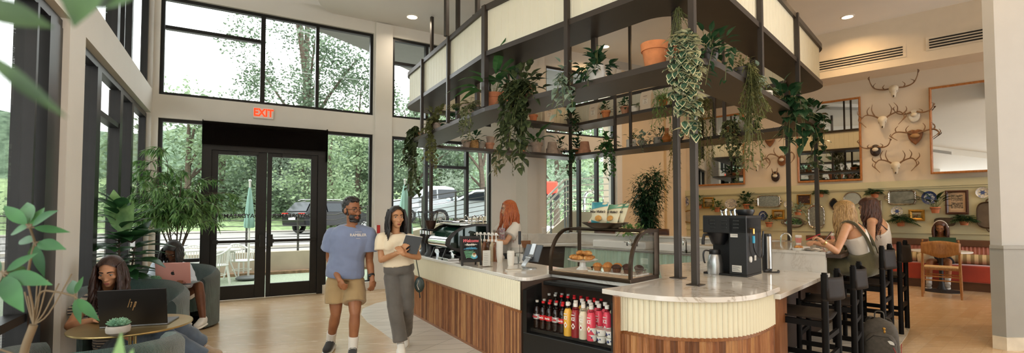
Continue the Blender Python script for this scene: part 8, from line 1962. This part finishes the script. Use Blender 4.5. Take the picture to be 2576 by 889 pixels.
for (x0,y0,x1,y1,d,w) in ((-60,10,125,62,.34,.42),(250,-130,165,62,.36,.75),(420,-80,190,6,.36,.5),(-40,130,155,292,.33,.17)):
    a=px3(x0,y0,d); e=px3(x1,y1,d+.01); dd=e-a; b.leaf(a,dd,dd.length,dd.length*w,up=(.1,-1,.2),curl=.1,n=7,base=.8)
b.tube(catmull([px3(40,-300,.4),px3(120,-120,.38),px3(60,-40,.36),px3(-60,10,.34)],5),.002,5,1); b.tube(catmull([px3(120,-120,.38),px3(215,-70,.36),px3(330,-50,.36)],5),.002,5,1); b.tube([px3(-60,10,.34),px3(-30,150,.33)],.002,5,1)
a=px3(300,905,.62); b.v=[tuple(V(*v)-rt) for v in b.v]; b.build('foliage',[leafmat('leaf_overhang_dark','#26401f','#4c6a3a',.5,.12,20),STEM],t,60)  # dark green for the overhanging leaves
t=thing('low_leaf_plant','out-of-focus pale leaf tip poking up at the bottom edge of the view','plant',px3(299,1000,.6)); rt=t.location; b=MB()
for x,y in ((299,838),(330,880)): a=px3(299,1000,.6); e=px3(x,y,.6); b.leaf(a-rt,e-a,(e-a).length,.022,up=(0,-1,.3),curl=.05,n=6,base=.7)
b.build('foliage',LV['light'],t,60)
# ================================================================= light, sky, camera
w=bpy.data.worlds.new('overcast_sky'); SC.world=w; w.use_nodes=True; nt=w.node_tree
bg=nt.nodes['Background']; tc=nt.nodes.new('ShaderNodeTexCoord'); mp=nt.nodes.new('ShaderNodeMapping'); mp.inputs['Scale'].default_value=(1,1,2.5)
nz=nt.nodes.new('ShaderNodeTexNoise'); nz.inputs['Scale'].default_value=2.2; nz.inputs['Detail'].default_value=5
rp=nt.nodes.new('ShaderNodeValToRGB'); rp.color_ramp.elements[0].position=.3; rp.color_ramp.elements[0].color=(.80,.86,.90,1); rp.color_ramp.elements[1].position=.62; rp.color_ramp.elements[1].color=(1,.99,.985,1)
for a,b in ((tc.outputs['Generated'],mp.inputs[0]),(mp.outputs[0],nz.inputs['Vector']),(nz.outputs['Fac'],rp.inputs[0]),(rp.outputs[0],bg.inputs[0])): nt.links.new(a,b)
bg.inputs[1].default_value=4.8
def lamp(x,y,z,e,col,size=.25,spread=150):
    l=bpy.data.lights.new('downlight_lamp','AREA'); l.shape='DISK'; l.size=size; l.energy=e; l.color=col; l.spread=D(spread)
    o=bpy.data.objects.new('downlight_lamp',l); COL.objects.link(o); o.location=(x,y,z); o['kind']='helper'
WARM=(1,.66,.34); NEUT=(1,.86,.68)
for (px,py,z) in ((1037,42,CE),(2132,42,5.66),(1522,117,5.66)):
    p=atz(px,py,z); lamp(p.x,p.y,z-.03,11 if px<1200 else 22,NEUT if px<1200 else WARM)
for x,y,e,c in ((-2.2,3.6,60,NEUT),(-1.2,1.0,60,NEUT),(.3,6.9,60,NEUT),(2.3,2.6,45,WARM),(2.9,6.2,55,WARM),(5.2,4.6,70,WARM),(7.4,6.6,95,WARM),(6.2,8.6,95,WARM),(8.8,5.6,80,WARM),(4.2,10.4,80,WARM),(3.2,.2,45,WARM),(1,-2.5,70,NEUT),(6,-1,30,WARM),(-1.5,-3.5,60,NEUT)):
    lamp(x,y,(CE if x<.6 else 5.66)-.03,e*(.22 if c==NEUT else .36),c)
cam=bpy.data.cameras.new('camera'); co=bpy.data.objects.new('camera',cam); COL.objects.link(co)
co.location=(0,0,CH); co.rotation_euler=(PI/2+PT,0,0); cam.sensor_fit='HORIZONTAL'; cam.sensor_width=36; cam.lens=F/2576*36
cam.shift_y=(CY-444.5)/2576; cam.clip_start=.02; cam.clip_end=400
cam.dof.use_dof=True; cam.dof.focus_distance=5.2; cam.dof.aperture_fstop=2.8
SC.camera=co
SC.view_settings.view_transform='Standard'; SC.view_settings.look='None'; SC.view_settings.exposure=.0; SC.view_settings.gamma=1; SC.view_settings.use_curve_mapping=False
c=SC.cycles; c.use_denoising=True; c.max_bounces=7; c.diffuse_bounces=4; c.glossy_bounces=4; c.transmission_bounces=4; c.transparent_max_bounces=24
c.caustics_reflective=False; c.caustics_refractive=False; c.sample_clamp_indirect=4; c.use_adaptive_sampling=True
